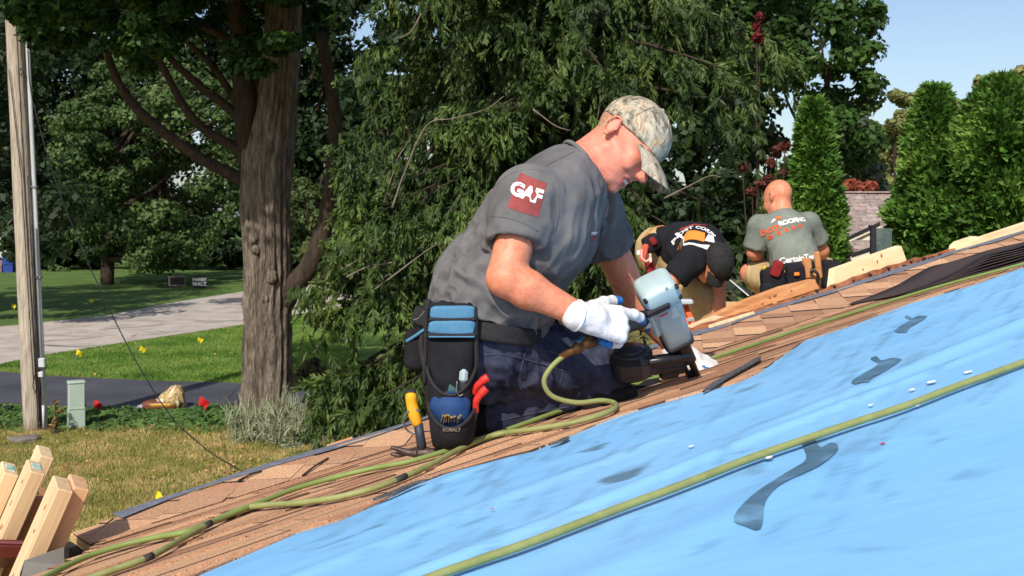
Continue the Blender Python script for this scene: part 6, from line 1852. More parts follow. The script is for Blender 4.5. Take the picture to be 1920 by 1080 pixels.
def slab(name, label, corners, ext, m, cat='board', group=None, nails=0, seed=0):
    """a board: four or more (px, py, depth) corners of its seen face and its thickness vector"""
    pts = [P(*c) for c in corners]
    e = empty(name, pts[0], label, cat, group)
    V, Q = prism(pts, ext); mk('plank', V, Q, m, e)
    n = nrm(np.cross(pts[1] - pts[0], pts[2] - pts[1])); n = -n if n @ (np.array([0, 0, CZ]) - pts[0]) < 0 else n
    r = np.random.default_rng(seed)
    for k in range(nails):
        w = r.dirichlet(np.ones(len(pts))); c = sum(a * b for a, b in zip(w, pts)) + n * .001
        V, Q = superell(c, nrm(pts[1] - pts[0]), nrm(np.cross(n, pts[1] - pts[0])), n, (r.uniform(.012, .03), r.uniform(.008, .016), .003), .9, 10, 5); mk('knot', V, Q, M_oldw, e)
    return e
up = np.array([0, 0, 1.0])
def eY(px, d=0.05): return edge_Y(px) + d
th = np.array([-.02, .034, 0.0])
# rough old fascia edge along the valley strip
pts = [(1292, 628), (1330, 616), (1420, 590), (1530, 556), (1640, 521), (1700, 502), (1790, 474)]
fa = empty('old_rafter_edge', P(1400, 596, eY(1400)), 'rough reddish old board edge running along the shingle border', 'board')
Vt = []
rr = np.random.default_rng(3)
for i, x in enumerate(np.linspace(1286, 1792, 40)):
    y = edge_y(x); h = 11 + 3 * math.sin(x * .02) + rr.uniform(-2, 2)
    Vt += [P(x, y + 1.5, eY(x, .012)), P(x, y - h, eY(x, .03)), P(x, y - h + 1, eY(x, .07)), P(x, y + 3, eY(x, .07))]
Q = []
for i in range(39):
    for j in range(4):
        k = (j + 1) % 4; Q.append((4 * i + j, 4 * i + k, 4 * i + 4 + k, 4 * i + 4 + j))
Q += [(3, 2, 1, 0), (156, 157, 158, 159)]
mk('plank', Vt, Q, M_oldw, fa)
for k in range(16):
    x = rr.uniform(1480, 1785); V, Q = superell(P(x, edge_y(x) - rr.uniform(3, 9), eY(x, .018)), ex, ey, ez, (rr.uniform(.012, .03), .012, .012), .9, 8, 6); mk('knot', V, Q, M_tar, fa)
slab('rafter_plank', 'orange fir plank with cracked tapered end leaning over the valley edge', [(1296, 616, eY(1296, .10)), (1345, 590, eY(1345, .11)), (1400, 564, eY(1400, .12)), (1470, 538, eY(1470, .13)), (1527, 524, eY(1527, .13)), (1537, 541, eY(1537, .10)), (1450, 568, eY(1450, .09)), (1370, 594, eY(1370, .085))], th, M_cedar, nails=4, seed=2)
slab('thin_lath', 'thin pale strip of wood lying below the orange plank', [(1328, 613, eY(1328, .0)), (1412, 587, eY(1412, .0)), (1416, 591, eY(1416, -.02)), (1332, 618, eY(1332, -.02))], np.array([0, 0, .008]), M_pineB)
slab('pale_plank', 'short pale plank end poking out at the low end of the orange plank', [(1290, 613, eY(1290, .06)), (1345, 592, eY(1345, .06)), (1362, 594, eY(1362, .05)), (1300, 617, eY(1300, .05))], th * .6, M_pineB)
slab('wide_plank', 'wide pale yellow plank propped beside the squatting roofer', [(1562, 540, eY(1562, .10)), (1566, 505, eY(1566, .16)), (1690, 461, eY(1690, .16)), (1701, 492, eY(1701, .10))], th, M_plank, nails=4, seed=5)
slab('stacked_block', 'small pale lumber block with a slanted end on the valley edge', [(1790, 468, eY(1790, .03)), (1792, 460, eY(1792, .05)), (1800, 453, eY(1800, .06)), (1831, 443, eY(1831, .06)), (1838, 448, eY(1838, .03))], th, M_plank)
slab('pale_batten', 'long pale batten along the valley edge at the right photo border', [(1792, 469, eY(1792, .0)), (1836, 447, eY(1836, .02)), (1960, 406, eY(1960, .02)), (1960, 422, eY(1960, .0)), (1836, 458, eY(1836, -.005))], th, M_plank)
slab('splinter_board', 'orange wood sliver lying on the valley edge left of the hammer', [(612, 838, eY(612, .03)), (660, 822, eY(660, .03)), (662, 827, eY(662, .01)), (614, 842, eY(614, .01))], np.array([0, 0, .006]), M_cedar)

# leaning studs by the gutter, standing on the ground
def stud(label, tx, ty, Y, a, w, t, m, dx=-.42, dyv=.06, group='studs leaning at the roof corner', lab=False):
    top = P(tx, ty, Y); ax = nrm(np.array([-dx, dyv, 1.0])); L = top[2] / ax[2]
    e = empty('leaning_stud', top - ax * L, label, 'lumber', group)
    u = np.array([math.cos(a), math.sin(a), 0]); u = nrm(u - ax * (u @ ax)); v = np.cross(ax, u)
    V, Q = cbox((0, 0, 0), ex, ey, ez, (w, t, L - .02), .003); o_ = mk('plank', V, Q, m, e)
    o_.matrix_basis = Matrix.Translation(Vector(top - ax * L / 2)) @ Matrix((u, v, ax)).transposed().to_4x4()
    rk = np.random.default_rng(int(tx * 7 + ty))
    for k in range(4):
        zc = rk.uniform(.03, .5); sd_ = rk.choice([0, 1]); c = top - ax * zc - (v * (t / 2 + .0004) if sd_ else -u * 0 + v * (t / 2 + .0004)) + u * rk.uniform(-.3, .3) * w
        V, Q = superell(c, u, ax, v, (rk.uniform(.006, .014), rk.uniform(.010, .022), .0016), .9, 10, 5); mk('knot', V, Q, M_oldw, e)
    if lab:
        V, Q = cbox(top + ax * (-.0095) , u, v, ax, (min(w, .05) * .8, t * .55, .003), 0); V[:, :] += 0; mk('paper_tag', V, Q, mat('white_green_tag', [srgb(220, 226, 222), srgb(90, 160, 130)], rough=.7, scale=60), e)
    return e
A0 = math.radians(-58)
stud('fresh pine stud with a scored face, foremost of the leaning studs', 122, 899, 2.60, A0, .089, .038, M_pineA)
stud('pine stud pressed against the foremost one, shaded side turned away', 152, 896, 2.64, A0, .089, .038, woodmat('shade_toned_pine', srgb(196, 146, 108), srgb(212, 166, 128), srgb(222, 178, 140)))  # pinkish wood colour has the shade of the turned-away side painted in
stud('pine stud with a tag on its end in the middle of the leaning group', 71, 868, 2.80, A0, .089, .038, M_pineA, lab=True)
stud('pine stud with a tag on its end at the left photo edge', 22, 871, 2.86, A0, .089, .038, M_pineB, lab=True)
stud('tallest pine stud at the back of the leaning group', 88, 840, 3.0, A0, .089, .038, M_pineB)
stud('short brownish stud half hidden behind the tagged ones', 82, 918, 2.92, A0, .089, .038, woodmat('brown_pine', srgb(150, 104, 72), srgb(176, 126, 90), srgb(190, 140, 104)))
# grey flashing, gutter, fascia
M_flash = mat('dull_grey_flashing', [srgb(108, 104, 102), srgb(130, 126, 122)], rough=.6, metal=.2, scale=12)
M_gut = mat('oxblood_gutter', [srgb(80, 30, 28), srgb(98, 40, 36)], rough=.4, scale=8)
V, Q = prism([P(46, 1052, 2.5), P(120, 1027, 2.52), P(120, 1060, 2.52), P(118, 1100, 2.5), P(30, 1130, 2.48), P(38, 1075, 2.49)], (-.003, .006, 0)); tag(mk('flashing', V, Q, M_flash), 'dull grey metal flashing in front of the leaning studs', 'flashing')
gut = empty('gutter', P(20, 1045, 2.68), 'oxblood red metal gutter behind the leaning studs', 'gutter')
gp = [P(45, 1020, 2.70), P(45, 1026, 2.66), P(45, 1046, 2.67), P(45, 1066, 2.72), P(45, 1066, 2.80), P(45, 1020, 2.80)]
prof = np.array(gp)
V, Q = prism(prof, (-1.6, .15, 0)); mk('trough', V, Q, M_gut, gut)
V, Q = tube([prof[0] + np.array([0.004, -.006, .004]), prof[0] + np.array([-1.6, .144, .004])], .007, 8); mk('rolled_lip', V, Q, M_gut, gut)
V, Q = cbox(P(60, 1050, 2.74), ex, ey, ez, (.035, .1, .055), .004); mk('end_cap', V, Q, M_gut, gut)
# fascia and wall below the eave corner
M_fas = mat('dark_fascia', [(.02, .018, .018), (.035, .03, .03)], rough=.7, scale=5)
V, Q = prism([R1(S_LEFT, 0, -.023), R1(S_LEFT, t_edge(S_LEFT), -.023), R1(S_LEFT, t_edge(S_LEFT), -.16), R1(S_LEFT, 0, -.16)], SD * -.02); o = mk('fascia', V, Q, M_fas); o['kind'] = 'structure'
q0, q1 = R2(_c1[0], _c1[1], -.023), R2(_c3[0], _c3[1], -.023)
V, Q = prism([R2(S_LEFT, 0, -.023), q0, q1, q1 - up * .14, q0 - up * .14, R2(S_LEFT, 0, -.16)], (.012, .016, 0)); o = mk('fascia', V, Q, M_fas); o['kind'] = 'structure'
M_sid = mat('tan_siding', [srgb(150, 132, 110), srgb(164, 146, 124)], rough=.8, scale=4)
w0, w1 = R1(.25, .1, 0), R1(7.0, .1, 0)
wn = nrm(np.cross(SD, up)); 
V, Q = prism([(w0[0], w0[1], 0), (w1[0], w1[1], 0), (w1[0], w1[1], w1[2] - .03), (w0[0], w0[1], w0[2] - .03)], (.12, -.12, 0)); o = mk('house_wall', V, Q, M_sid); o['kind'] = 'structure'

# dark shingle pile on the right: separate limp sheets
M_felt = mat('dark_shingle_back', [(.018, .015, .016), (.045, .038, .038)], rough=.85, scale=50, bump=.4, bscale=120)
M_feltt = mat('dark_granules', [srgb(52, 44, 46), srgb(80, 68, 68)], rough=.95, scale=200, bump=.5, bscale=300)
for k in range(7):
    n = 26; rows = []
    x_s, x_e = 1697 + 16 * k, 2010
    for i in range(n):
        u = i / (n - 1); x = x_s + (x_e - x_s) * u
        yb = np.interp(x, [1697, 1760, 1830, 1920, 2010], [549, 531, 512, 489, 463])
        o_ = on_roof(x, yb, .022)
        rise = (.0105 * k + .002) * min(1, u * 2.2 + .08)
        for j, wv in enumerate((0, .06, .18, .30)):
            rows.append(o_ + N2 * (rise + .004 * math.sin(u * 9 + k) * u - .012 * wv / .3) - T2 * (wv + .006 * k + .004 * math.sin(u * 7 + 2 * k)))
    V = np.array(rows); I = np.arange(4 * n).reshape(n, 4)
    Q = np.stack([I[:-1, :-1], I[1:, :-1], I[1:, 1:], I[:-1, 1:]], -1).reshape(-1, 4)
    V2 = V - N2 * .0045; m = len(V)
    rim = [(I[i, 0], I[i + 1, 0], I[i + 1, 0] + m, I[i, 0] + m) for i in range(n - 1)] + [(I[0, j], I[0, j + 1], I[0, j + 1] + m, I[0, j] + m) for j in range(3)] + [(I[i, 3], I[i + 1, 3], I[i + 1, 3] + m, I[i, 3] + m) for i in range(n - 1)]
    Qa = np.vstack([Q, Q[:, ::-1] + m, np.array(rim)])
    nm = ['lowest', 'second', 'third', 'fourth', 'fifth', 'sixth', 'topmost'][k]
    ob = mk('dark_shingle_sheet', np.vstack([V, V2]), Qa, M_feltt, None, False)
    tag(ob, f'limp dark shingle sheet on the roof at right, {nm} of its pile', 'shingle sheet', 'pile of dark shingle sheets')
# frayed dark strips on the shingle front
M_fel2 = mat('grey_black_strip', [(.05, .048, .05), (.13, .13, .135)], rough=.8, scale=40, bump=.3)
def strip_on(px, w, label, lift=.020):
    p = catmull([on_roof(x, y, lift) for x, y in px], 6); n = len(p)
    wv = np.interp(np.linspace(0, 1, n), [0, .15, .85, 1], [.2, 1, 1, .2]) * w
    V = np.vstack([p + T2 * wv[:, None] , p - T2 * wv[:, None]]); V = np.vstack([V, V - N2 * .004])
    Q = []
    for i in range(n - 1):
        Q += [(i, n + i, n + i + 1, i + 1), (i + 2 * n, i + 1 + 2 * n, n + i + 1 + 2 * n, n + i + 2 * n), (i, i + 1, i + 1 + 2 * n, i + 2 * n), (n + i, n + i + 2 * n, n + i + 1 + 2 * n, n + i + 1)]
    return tag(mk('release_strip', V, Q, M_fel2), label, 'strip', 'dark strips on the shingles')
strip_on([(1318, 733), (1360, 706), (1410, 678), (1425, 668)], .014, 'grey black strip lying diagonally on the loose shingle by the gloved hand')
0 and strip_on([(1425, 668), (1500, 645), (1560, 626), (1640, 600), (1710, 577)], .0022, 'thin dark strip along the shingle front beyond the gloved hand')
strip_on([(700, 935), (740, 920), (775, 905), (800, 898)], .012, 'dark frayed strip on the shingle front below the hammer')
0 and strip_on([(800, 898), (880, 868), (950, 846), (1010, 828)], .0022, 'thin dark line of adhesive below the roofer foot')
strip_on([(1030, 832), (1050, 826), (1065, 818)], .012, 'short dark frayed strip on the shingle front below the knee')
0 and strip_on([(390, 1066), (470, 1035), (560, 1000), (640, 972)], .0022, 'thin dark strip along the lower left shingle front')
0 and strip_on([(1060, 820), (1150, 790), (1240, 757), (1300, 735)], .0022, 'thin dark strip along the shingle front below the nail gun')
# scraps on the sheet
M_foam = mat('white_scrap', [srgb(222, 224, 226)], rough=.8)
for k, (x, y, s, t) in enumerate([(1746, 716, .013, 'white scrap on the blue sheet, largest and nearest the nail line'), (1815, 697, .011, 'white scrap on the blue sheet farthest up the hose'), (1710, 730, .009, 'white scrap on the blue sheet left of the largest one'), (1632, 759, .007, 'small white scrap on the blue sheet above the big scuff'), (1717, 760, .010, 'pale scrap touching the near hose'), (1442, 857, .009, 'pale scrap beside the near hose at the big scuff'), (1296, 836, .007, 'small white scrap left of the big scuff on the blue sheet'), (1655, 831, .005, 'tiny red scrap on the blue sheet'), (922, 954, .004, 'tiny pink scrap on the blue sheet below the knee')]):
    V, Q = superell(on_roof(x, y, .016), SD, T2, N2, (s * 1.7, s * 1.3, s * .3), .8, 10, 6, disp=lambda S: .3 * vnoise(S * 3 + k))
    tag(mk('scrap', V, Q, M_foam if k < 7 else M_red, None, True), t, 'scrap', 'scraps on the blue sheet')

# brown twigs lying on the valley strip
for k, (x0, y0, x1, y1, lb) in enumerate([(447, 909, 491, 890, 'thin brown twig on the shingles nearer the lumber'), (568, 899, 616, 866, 'thin brown twig on the shingles nearer the hammer')]):
    a = hit(N1, x0, y0) + N1 * .011; b = hit(N1, x1, y1) + N1 * .011
    V, Q = tube([a, (a + b) / 2 + N1 * .003, b], .0028, 6); tag(mk('twig', V, Q, M_bark2), lb, 'twig', 'twigs on the shingles')

# neighbour house -------------------------------------------------------------------
NY = 20.0
nh = empty('neighbour_house', P(1620, 480, NY), 'neighbouring house with brown grey shingled roof seen between the conifers', 'house')
nh.location.z = 0
M_nsh = mat('brown_grey_shingle', [srgb(118, 104, 100), srgb(148, 132, 126), srgb(164, 148, 140)], rough=.95, scale=9, detail=5, rnd=.22)
M_nw = mat('cream_trim', [srgb(214, 202, 182), srgb(226, 214, 196)], rough=.7, scale=3)
M_nsd = mat('dark_drip_edge', [(.02, .02, .025)], rough=.5)
zr = P(1600, 362, NY)[2]; x0, x1 = P(1540, 362, NY)[0], P(1735, 362, NY)[0]
rs_ = np.random.default_rng(6)
def house_roof(x0, x1, Yr, zr, rows, ex_, slope, parent, sub):
    d = nrm(np.array([0, -1, -slope])); nn = nrm(np.array([0, -slope, 1]))
    V, Q = prism([np.array([x0, Yr, zr]), np.array([x1, Yr, zr]), np.array([x1, Yr, zr]) + d * rows * ex_, np.array([x0, Yr, zr]) + d * rows * ex_], nn * -.06); rf = mk('roof', V, Q, M_nsh, parent)
    V, Q = prism([np.array([x0, Yr, zr]), np.array([x1, Yr, zr]), np.array([x1, Yr + 4, zr - 4 * slope]), np.array([x0, Yr + 4, zr - 4 * slope])], nn * -.06); mk('roof', V, Q, M_nsh, parent)
    for r in range(rows):
        x = x0 + (.07 if r % 2 else 0) - rs_.uniform(0, .1)
        while x < x1:
            w = rs_.uniform(.15, .30)
            c = np.array([max(x0, x) + w / 2, Yr, zr]) + d * (r + .5) * ex_ + nn * (.006 + rs_.uniform(0, .008))
            V, Q = cbox(c, ex, d, nn, (w - .012, ex_ * 1.0 - .010, .014), 0); mk('shingle', V, Q, M_nsh, rf)
            x += w
    return rf
house_roof(x0, x1, NY, zr, 18, .143, .5, nh, 0)
V, Q = cbox(((x0 + x1) / 2, NY, zr + .012), ex, ey, ez, (x1 - x0, .22, .03), .01); mk('ridge_cap', V, Q, M_nsh, nh)
V, Q = cbox(((x0 + x1) / 2, NY + .5, (zr - 1.2) / 2), ex, ey, ez, (x1 - x0 - .4, 3.2, zr - 1.2), 0); mk('wall', V, Q, M_nw, nh)
# raking trim of the lower gable, and a lower strip of roof
def bar(a, b, w, m, par, name, t=.05):
    a, b = np.asarray(a), np.asarray(b); d = nrm(b - a); V, Q = cbox((a + b) / 2, d, ey, np.cross(d, ey), (np.linalg.norm(b - a), t, w), .004); return mk(name, V, Q, m, par)
bar(P(1585, 449, 17.2), P(1650, 419, 17.2), .045, M_nsd, nh, 'drip_edge'); bar(P(1585, 454, 17.22), P(1650, 424, 17.22), .05, M_nw, nh, 'raking_trim')
V, Q = prism([P(1592, 450, 17.25), P(1634, 432, 17.25), P(1634, 450, 17.25)], (0, .05, 0)); mk('gable_panel', V, Q, M_nw, nh)
bar(P(1595, 479, 16.6), P(1650, 461, 16.6), .05, M_nsd, nh, 'drip_edge'); bar(P(1595, 486, 16.62), P(1650, 468, 16.62), .075, M_nw, nh, 'raking_trim')
# dark post with a glass wind screen
ps = empty('glass_screen', P(1640, 520, 10.5), 'dark metal post holding a greenish glass panel before the conifers', 'glass screen'); ps.location.z = 0
V, Q = cbox((P(1637, 424, 10.5) + np.array([0, 0, -1.3])), ex, ey, ez, (.05, .05, 2.6), .005); mk('post', V, Q, M_nsd, ps)
V, Q = cbox(P(1637, 424, 10.5), ex, ey, ez, (.075, .06, .02), .004); mk('post_cap', V, Q, M_nsd, ps)
gm = bpy.data.materials.new('smoky_green_glass'); gm.use_nodes = True
gb_ = gm.node_tree.nodes['Principled BSDF']; gb_.inputs['Base Color'].default_value = (.10, .14, .14, 1); gb_.inputs['Roughness'].default_value = .12; gb_.inputs['Alpha'].default_value = .62
a = P(1642, 428, 10.5); b = P(1672, 500, 10.5)
V, Q = cbox(((a[0] + b[0]) / 2 , 10.5, a[2] - .55), ex, ey, ez, (b[0] - a[0], .012, 1.1), 0); mk('glass_pane', V, Q, gm, ps)

# work platforms below the two helpers, orange ladder, sawhorse
def platform(c, sx, sy, z, label):
    e = empty('work_platform', (c[0], c[1], 0), label, 'platform', 'work platforms beyond the roof edge')
    V, Q = cbox((c[0], c[1], z - .02), ex, ey, ez, (sx, sy, .04), .004); mk('deck', V, Q, M_ply, e)
    for a in (-1, 1):
        for b in (-1, 1):
            V, Q = cbox((c[0] + a * (sx / 2 - .06), c[1] + b * (sy / 2 - .06), (z - .04) / 2), ex, ey, ez, (.09, .09, z - .04), .004); mk('leg', V, Q, M_pineA, e)
DZ2 = 1.86; DZ3 = 2.33
# ------------------------------------------------------------------ the two helpers
M_skin2 = skin_mat('tanned_skin', srgb(186, 112, 84), srgb(204, 132, 100), srgb(216, 148, 116))
M_blktee = cloth('black_cotton', [(.010, .010, .013), (.018, .018, .022)], 9)
M_khaki = cloth('khaki_cotton', [srgb(150, 126, 88), srgb(176, 152, 112), srgb(188, 166, 126)], 8)
M_khaki2 = cloth('brown_khaki_cotton', [srgb(126, 98, 66), srgb(150, 120, 82), srgb(166, 138, 100)], 8)
M_sage = cloth('sage_grey_cotton', [srgb(100, 106, 98), srgb(118, 124, 115), srgb(130, 136, 126)], 8)
M_leather = mat('tan_leather', [srgb(168, 108, 62), srgb(200, 140, 90)], rough=.6, scale=14, bump=.2)
M_redn = mat('red_nylon', [srgb(112, 26, 28), srgb(140, 38, 38)], rough=.9, scale=14, bump=.3)
M_capk = mat('black_mesh_cap', [(.012, .011, .012), (.03, .028, .028)], rough=.8, scale=200, bump=.5, bscale=400)

# bending helper -------------------------------------------------------------------
B = empty('person', (1.1, 7.1, DZ2), 'helper in black t-shirt and cap bending over beside the boards', 'person')
pe = P(1243, 470, 7.15); mi_ = P(1280, 463, 7.0); ch = P(1314, 466, 6.86); ne = P(1332, 476, 6.74)
sR = P(1343, 484, 6.98); sL = P(1296, 490, 6.68)
eR = P(1347, 552, 6.95); wR = P(1344, 622, 6.9); eL = P(1256, 530, 6.66); wL = P(1248, 596, 6.55)
h1 = P(1253, 480, 7.06); h2_ = P(1240, 484, 7.28); k1 = P(1314, 560, 6.98); k2 = P(1285, 580, 7.30); a1 = P(1312, 728, 7.08); a2 = P(1280, 720, 7.36)
HC2 = P(1339, 494, 6.70)
f2 = nrm(np.array([.12, -.30, -.95])); u2 = np.array([.50, -.80, -.05]); u2 = nrm(u2 - f2 * (u2 @ f2)); r2 = np.cross(f2, u2); r2 = r2 if r2[0] < 0 or True else -r2
platform(((pe[0] + k1[0]) / 2, 7.2), 1.6, 1.3, DZ2, 'low plywood work platform under the bending helper')
def hang(w, d): return hand_prims(w, d, (.9, -.2, .1), (0, -1, 0), [(.3, .4, .3)] * 4, .1, 1.0)[0]
f = Field((.70, 6.35, DZ2 - .02), (1.62, 7.60, CZ + .05), .0085)
f.cone(pe, mi_, .125, .12, .04); f.cone(mi_, ch, .12, .13, .04); f.cone(ch, ne, .10, .06, .04); f.cone(ne, HC2 - u2 * .03, .058, .056, .02)
f.cone(ch, sR, .09, .06, .04); f.cone(ch, sL, .09, .06, .04)
for (s, e_, w) in ((sR, eR, wR), (sL, eL, wL)):
    f.cone(s, e_, .055, .045, .02); f.cone(e_, e_ + (w - e_) * .3, .045, .046, .02); f.cone(e_ + (w - e_) * .3, w, .045, .030, .02)
    for (a, b, ra, rb) in hang(w, nrm(w - e_)): f.cone(a, b, ra, rb, .006)
for (h, k, a) in ((h1, k1, a1), (h2_, k2, a2)):
    f.cone(h, k, .088, .06, .03); f.cone(k, a, .058, .04, .02)
    f.cone(a, np.array([a[0], a[1] - .12, DZ2 + .04]), .04, .035, .02)
head_prims(f, HC2, f2, u2, r2)
fmesh('body', f, M_skin2, B)
f = Field((.74, 6.40, CZ - .55), (1.56, 7.5, CZ + .06), .0085)
f.cone(pe + nrm(mi_ - pe) * .02, mi_, .150, .145, .05); f.cone(mi_, ch, .145, .155, .05); f.cone(ch, ne, .115, .075, .05); f.cone(ch, sR, .11, .082, .05); f.cone(ch, sL, .11, .082, .05)
f.cut(pe + nrm(mi_ - pe) * -.02, -nrm(mi_ - pe), .01)
for (s, e_) in ((sR, eR), (sL, eL)):
    d = nrm(e_ - s); g = Field((.74, 6.40, CZ - .55), (1.56, 7.5, CZ + .06), .0085)
    g.cone(s, s + d * .3, .085, .08, 0); g.cut(s + d * .14, d, .006); g.cone(s + d * .10, s + d * .35, .062, .064, .004, 'sub')
    t = np.clip(.5 + .5 * (f.f - g.f) / .03, 0, 1); f.f = f.f + (g.f - f.f) * t - .03 * t * (1 - t)
f.cone(ne + (HC2 - ne) * .3, HC2, .066, .08, .006, 'sub')
tee2 = fmesh('t_shirt', f, M_blktee, B, lambda V: folds(V, np.array([.2, -.2, -1]), 5, .006, 3.0, 2.2))
f = Field((.66, 6.7, DZ2 - .05), (1.5, 7.65, CZ - .1), .0085)
f.cone(pe - nrm(mi_ - pe) * .03, pe, .155, .145, .05)
for (h, k, a) in ((h1, k1, a1), (h2_, k2, a2)):
    f.cone(pe, h, .13, .115, .05); f.cone(h, k, .115, .088, .03); f.cone(k, a, .084, .070, .03)
f.cut(np.array([0, 0, DZ2 + .09]), (0, 0, -1), .006)
fmesh('work_trousers', f, [M_khaki], B, lambda V: folds(V, np.array([.1, 0, -1]), 5, .008, 1.0, 2.4))
for a in (a1, a2):
    f = Field(a - .22, a + .22, .009); f.cone(np.array([a[0], a[1], DZ2 + .08]), np.array([a[0], a[1], DZ2 + .05]), .055, .05, .01); f.cone(np.array([a[0], a[1] + .04, DZ2 + .045]), np.array([a[0], a[1] - .16, DZ2 + .042]), .042, .040, .02); f.cut(np.array([0, 0, DZ2 + .002]), (0, 0, -1), .004); fmesh('boot', f, M_leather, B)
cap_build(HC2, f2, u2, r2, M_capk, B, h=.006, crown=1.0, brim_len=.045)
t2 = bvh_of(tee2)
M_o2 = mat('orange_print', [srgb(222, 128, 50)], rough=.8); M_r2 = mat('red_ink', [srgb(190, 60, 60)], rough=.8)
lc = P(1303, 440, 6.72); lx = nrm(np.array([1, -.15, -.32])); ly = nrm(np.array([.25, .75, .62])); ly = nrm(ly - lx * (lx @ ly))
def arc(r): return lambda W: np.stack([np.sin(W[:, 0] / r) * (r + W[:, 1]), np.cos(W[:, 0] / r) * (r + W[:, 1]) - r], 1)
decal_text('arched_lettering', 'POST CORPS', .042, lc + ly * .075, lx, ly, t2, M_ltr, tee2, .0012, 1.0, .004, arc(.16))
decal_patch('red_arc', [(-.09, .100), (.05, .128), (.05, .118), (-.09, .088)], lc, lx, ly, t2, M_r2, tee2, .004, 6)
decal_patch('orange_bar', [(-.07, -.02), (.065, -.035), (.055, .035), (-.045, .045)], lc, lx, ly, t2, M_o2, tee2, .004, 6)
decal_patch('white_mark', [(.065, -.025), (.125, -.02), (.11, .03), (.075, .035)], lc, lx, ly, t2, M_ltr, tee2, .004, 5)
decal_patch('white_band', [(-.115, -.055), (.03, -.095), (.03, -.065), (-.105, -.030)], lc, lx, ly, t2, M_ltr, tee2, .004, 8)
decal_patch('white_band', [(.032, -.095), (.16, -.060), (.15, -.035), (.032, -.065)], lc, lx, ly, t2, M_ltr, tee2, .004, 8)
# his belt
bt = empty('tool_belt', P(1228, 478, 7.0), 'tool belt with tan strap and red pouch on the bending helper', 'tool belt')
dsp = nrm(mi_ - pe)
f = Field(pe - .26, pe + .26, .008); f.cone(pe - dsp * .05, mi_, .164, .156, 0); f.cut(pe + dsp * .03, dsp, .004); f.cut(pe - dsp * .03, -dsp, .004); fmesh('waist_strap', f, M_leather, bt)
def blob(name, px, py, Y, sx, sy, sz, m, par, e=.5, rot=0.0, s=1.0):
    c, s_ = math.cos(rot), math.sin(rot)
    V, Q = superell(P(px, py, Y), (c, 0, s_), ey, (-s_, 0, c), (sx, sy, sz), e, 20, 12, disp=lambda S: .05 * vnoise(S * 3 + px)); return mk(name, V, Q, m, par, True)
blob('pouch', 1222, 456, 6.95, .11, .12, .11, M_black, bt, .5, .5); blob('red_flap', 1225, 452, 6.88, .04, .03, .05, M_redn, bt, .5, .6)
blob('pouch', 1219, 502, 6.95, .055, .10, .11, M_redn, bt, .5, .1)
V, Q = cbox(P(1208, 474, 6.9), (.25, 0, 1), ey, (1, 0, -.25), (.11, .03, .035), .008); mk('red_holder', V, Q, mat('faded_red_plastic', [srgb(200, 76, 66), srgb(214, 96, 84)], rough=.5, scale=8), bt)
V, Q = tube(catmull([P(1203, 468, 6.88), P(1204, 484, 6.86), P(1212, 490, 6.86), P(1219, 484, 6.86), P(1219, 476, 6.88)], 5), .008, 8); mk('hook_loop', V, Q, mat('pale_rubber', [srgb(220, 160, 140)], rough=.5), bt, True)
V, Q = cbox(P(1197, 474, 6.9), ex, ey, ez, (.02, .02, .03), .004); mk('clip', V, Q, M_wht, bt)
V, Q = cbox(P(1220, 488, 6.86), ex, ey, ez, (.014, .02, .028), .004); mk('clip', V, Q, M_wht, bt)

# squatting helper -------------------------------------------------------------------
C3 = empty('person', (1.85, 7.4, DZ3), 'bald helper in sage grey t-shirt squatting with his back turned', 'person')
platform((1.85, 7.75), 1.3, 1.5, DZ3, 'higher plywood work platform under the squatting helper')
pe = P(1493, 522, 7.22); wa = P(1490, 485, 7.22); ch = P(1474, 436, 7.30); ne = P(1468, 402, 7.36)
sL = P(1425, 425, 7.33); sR = P(1516, 420, 7.36)
eL = P(1413, 473, 7.36); wL = P(1428, 492, 7.58); eR = P(1541, 470, 7.42); wR = P(1530, 498, 7.68)
h1 = P(1468, 530, 7.28); k1 = P(1405, 512, 7.52); a1 = P(1436, 556, 7.40); h2_ = P(1515, 530, 7.28); k2 = P(1548, 505, 7.85); a2 = P(1530, 575, 7.72)
HC3 = P(1458, 374, 7.42)
f3 = nrm(np.array([-.50, .80, -.36])); u3 = np.array([-.10, .35, .93]); u3 = nrm(u3 - f3 * (u3 @ f3)); r3 = nrm(np.cross(f3, u3))
lo3, hi3 = (1.40, 6.95, DZ3 - .02), (2.25, 8.15, CZ + .30)
f = Field(lo3, hi3, .0085)
f.cone(pe, wa, .13, .125, .04); f.cone(wa, ch, .125, .13, .05); f.cone(ch, ne, .11, .062, .05); f.cone(ne, HC3 - u3 * .04 - f3 * .03, .06, .058, .03)
f.cone(ch, sL, .10, .062, .05); f.cone(ch, sR, .10, .062, .05)
for (s, e_, w) in ((sL, eL, wL), (sR, eR, wR)):
    f.cone(s, e_, .055, .045, .02); f.cone(e_, e_ + (w - e_) * .3, .045, .045, .02); f.cone(e_ + (w - e_) * .3, w, .044, .030, .02)
    for (a, b, ra, rb) in hand_prims(w, nrm(w - e_), (0, .1, 1), (1, 0, 0), [(.5, .6, .4)] * 4)[0]: f.cone(a, b, ra, rb, .006)
for (h, k, a) in ((h1, k1, a1), (h2_, k2, a2)):
    f.cone(h, k, .085, .062, .03); m = k + (a - k) * .35; f.cone(k, m, .058, .056, .02); f.cone(m, a, .056, .038, .02); f.cone(a, np.array([a[0] - .03, a[1] + .12, DZ3 + .04]), .04, .035, .02)
head_prims(f, HC3, f3, u3, r3)
fmesh('body', f, M_skin2, C3)
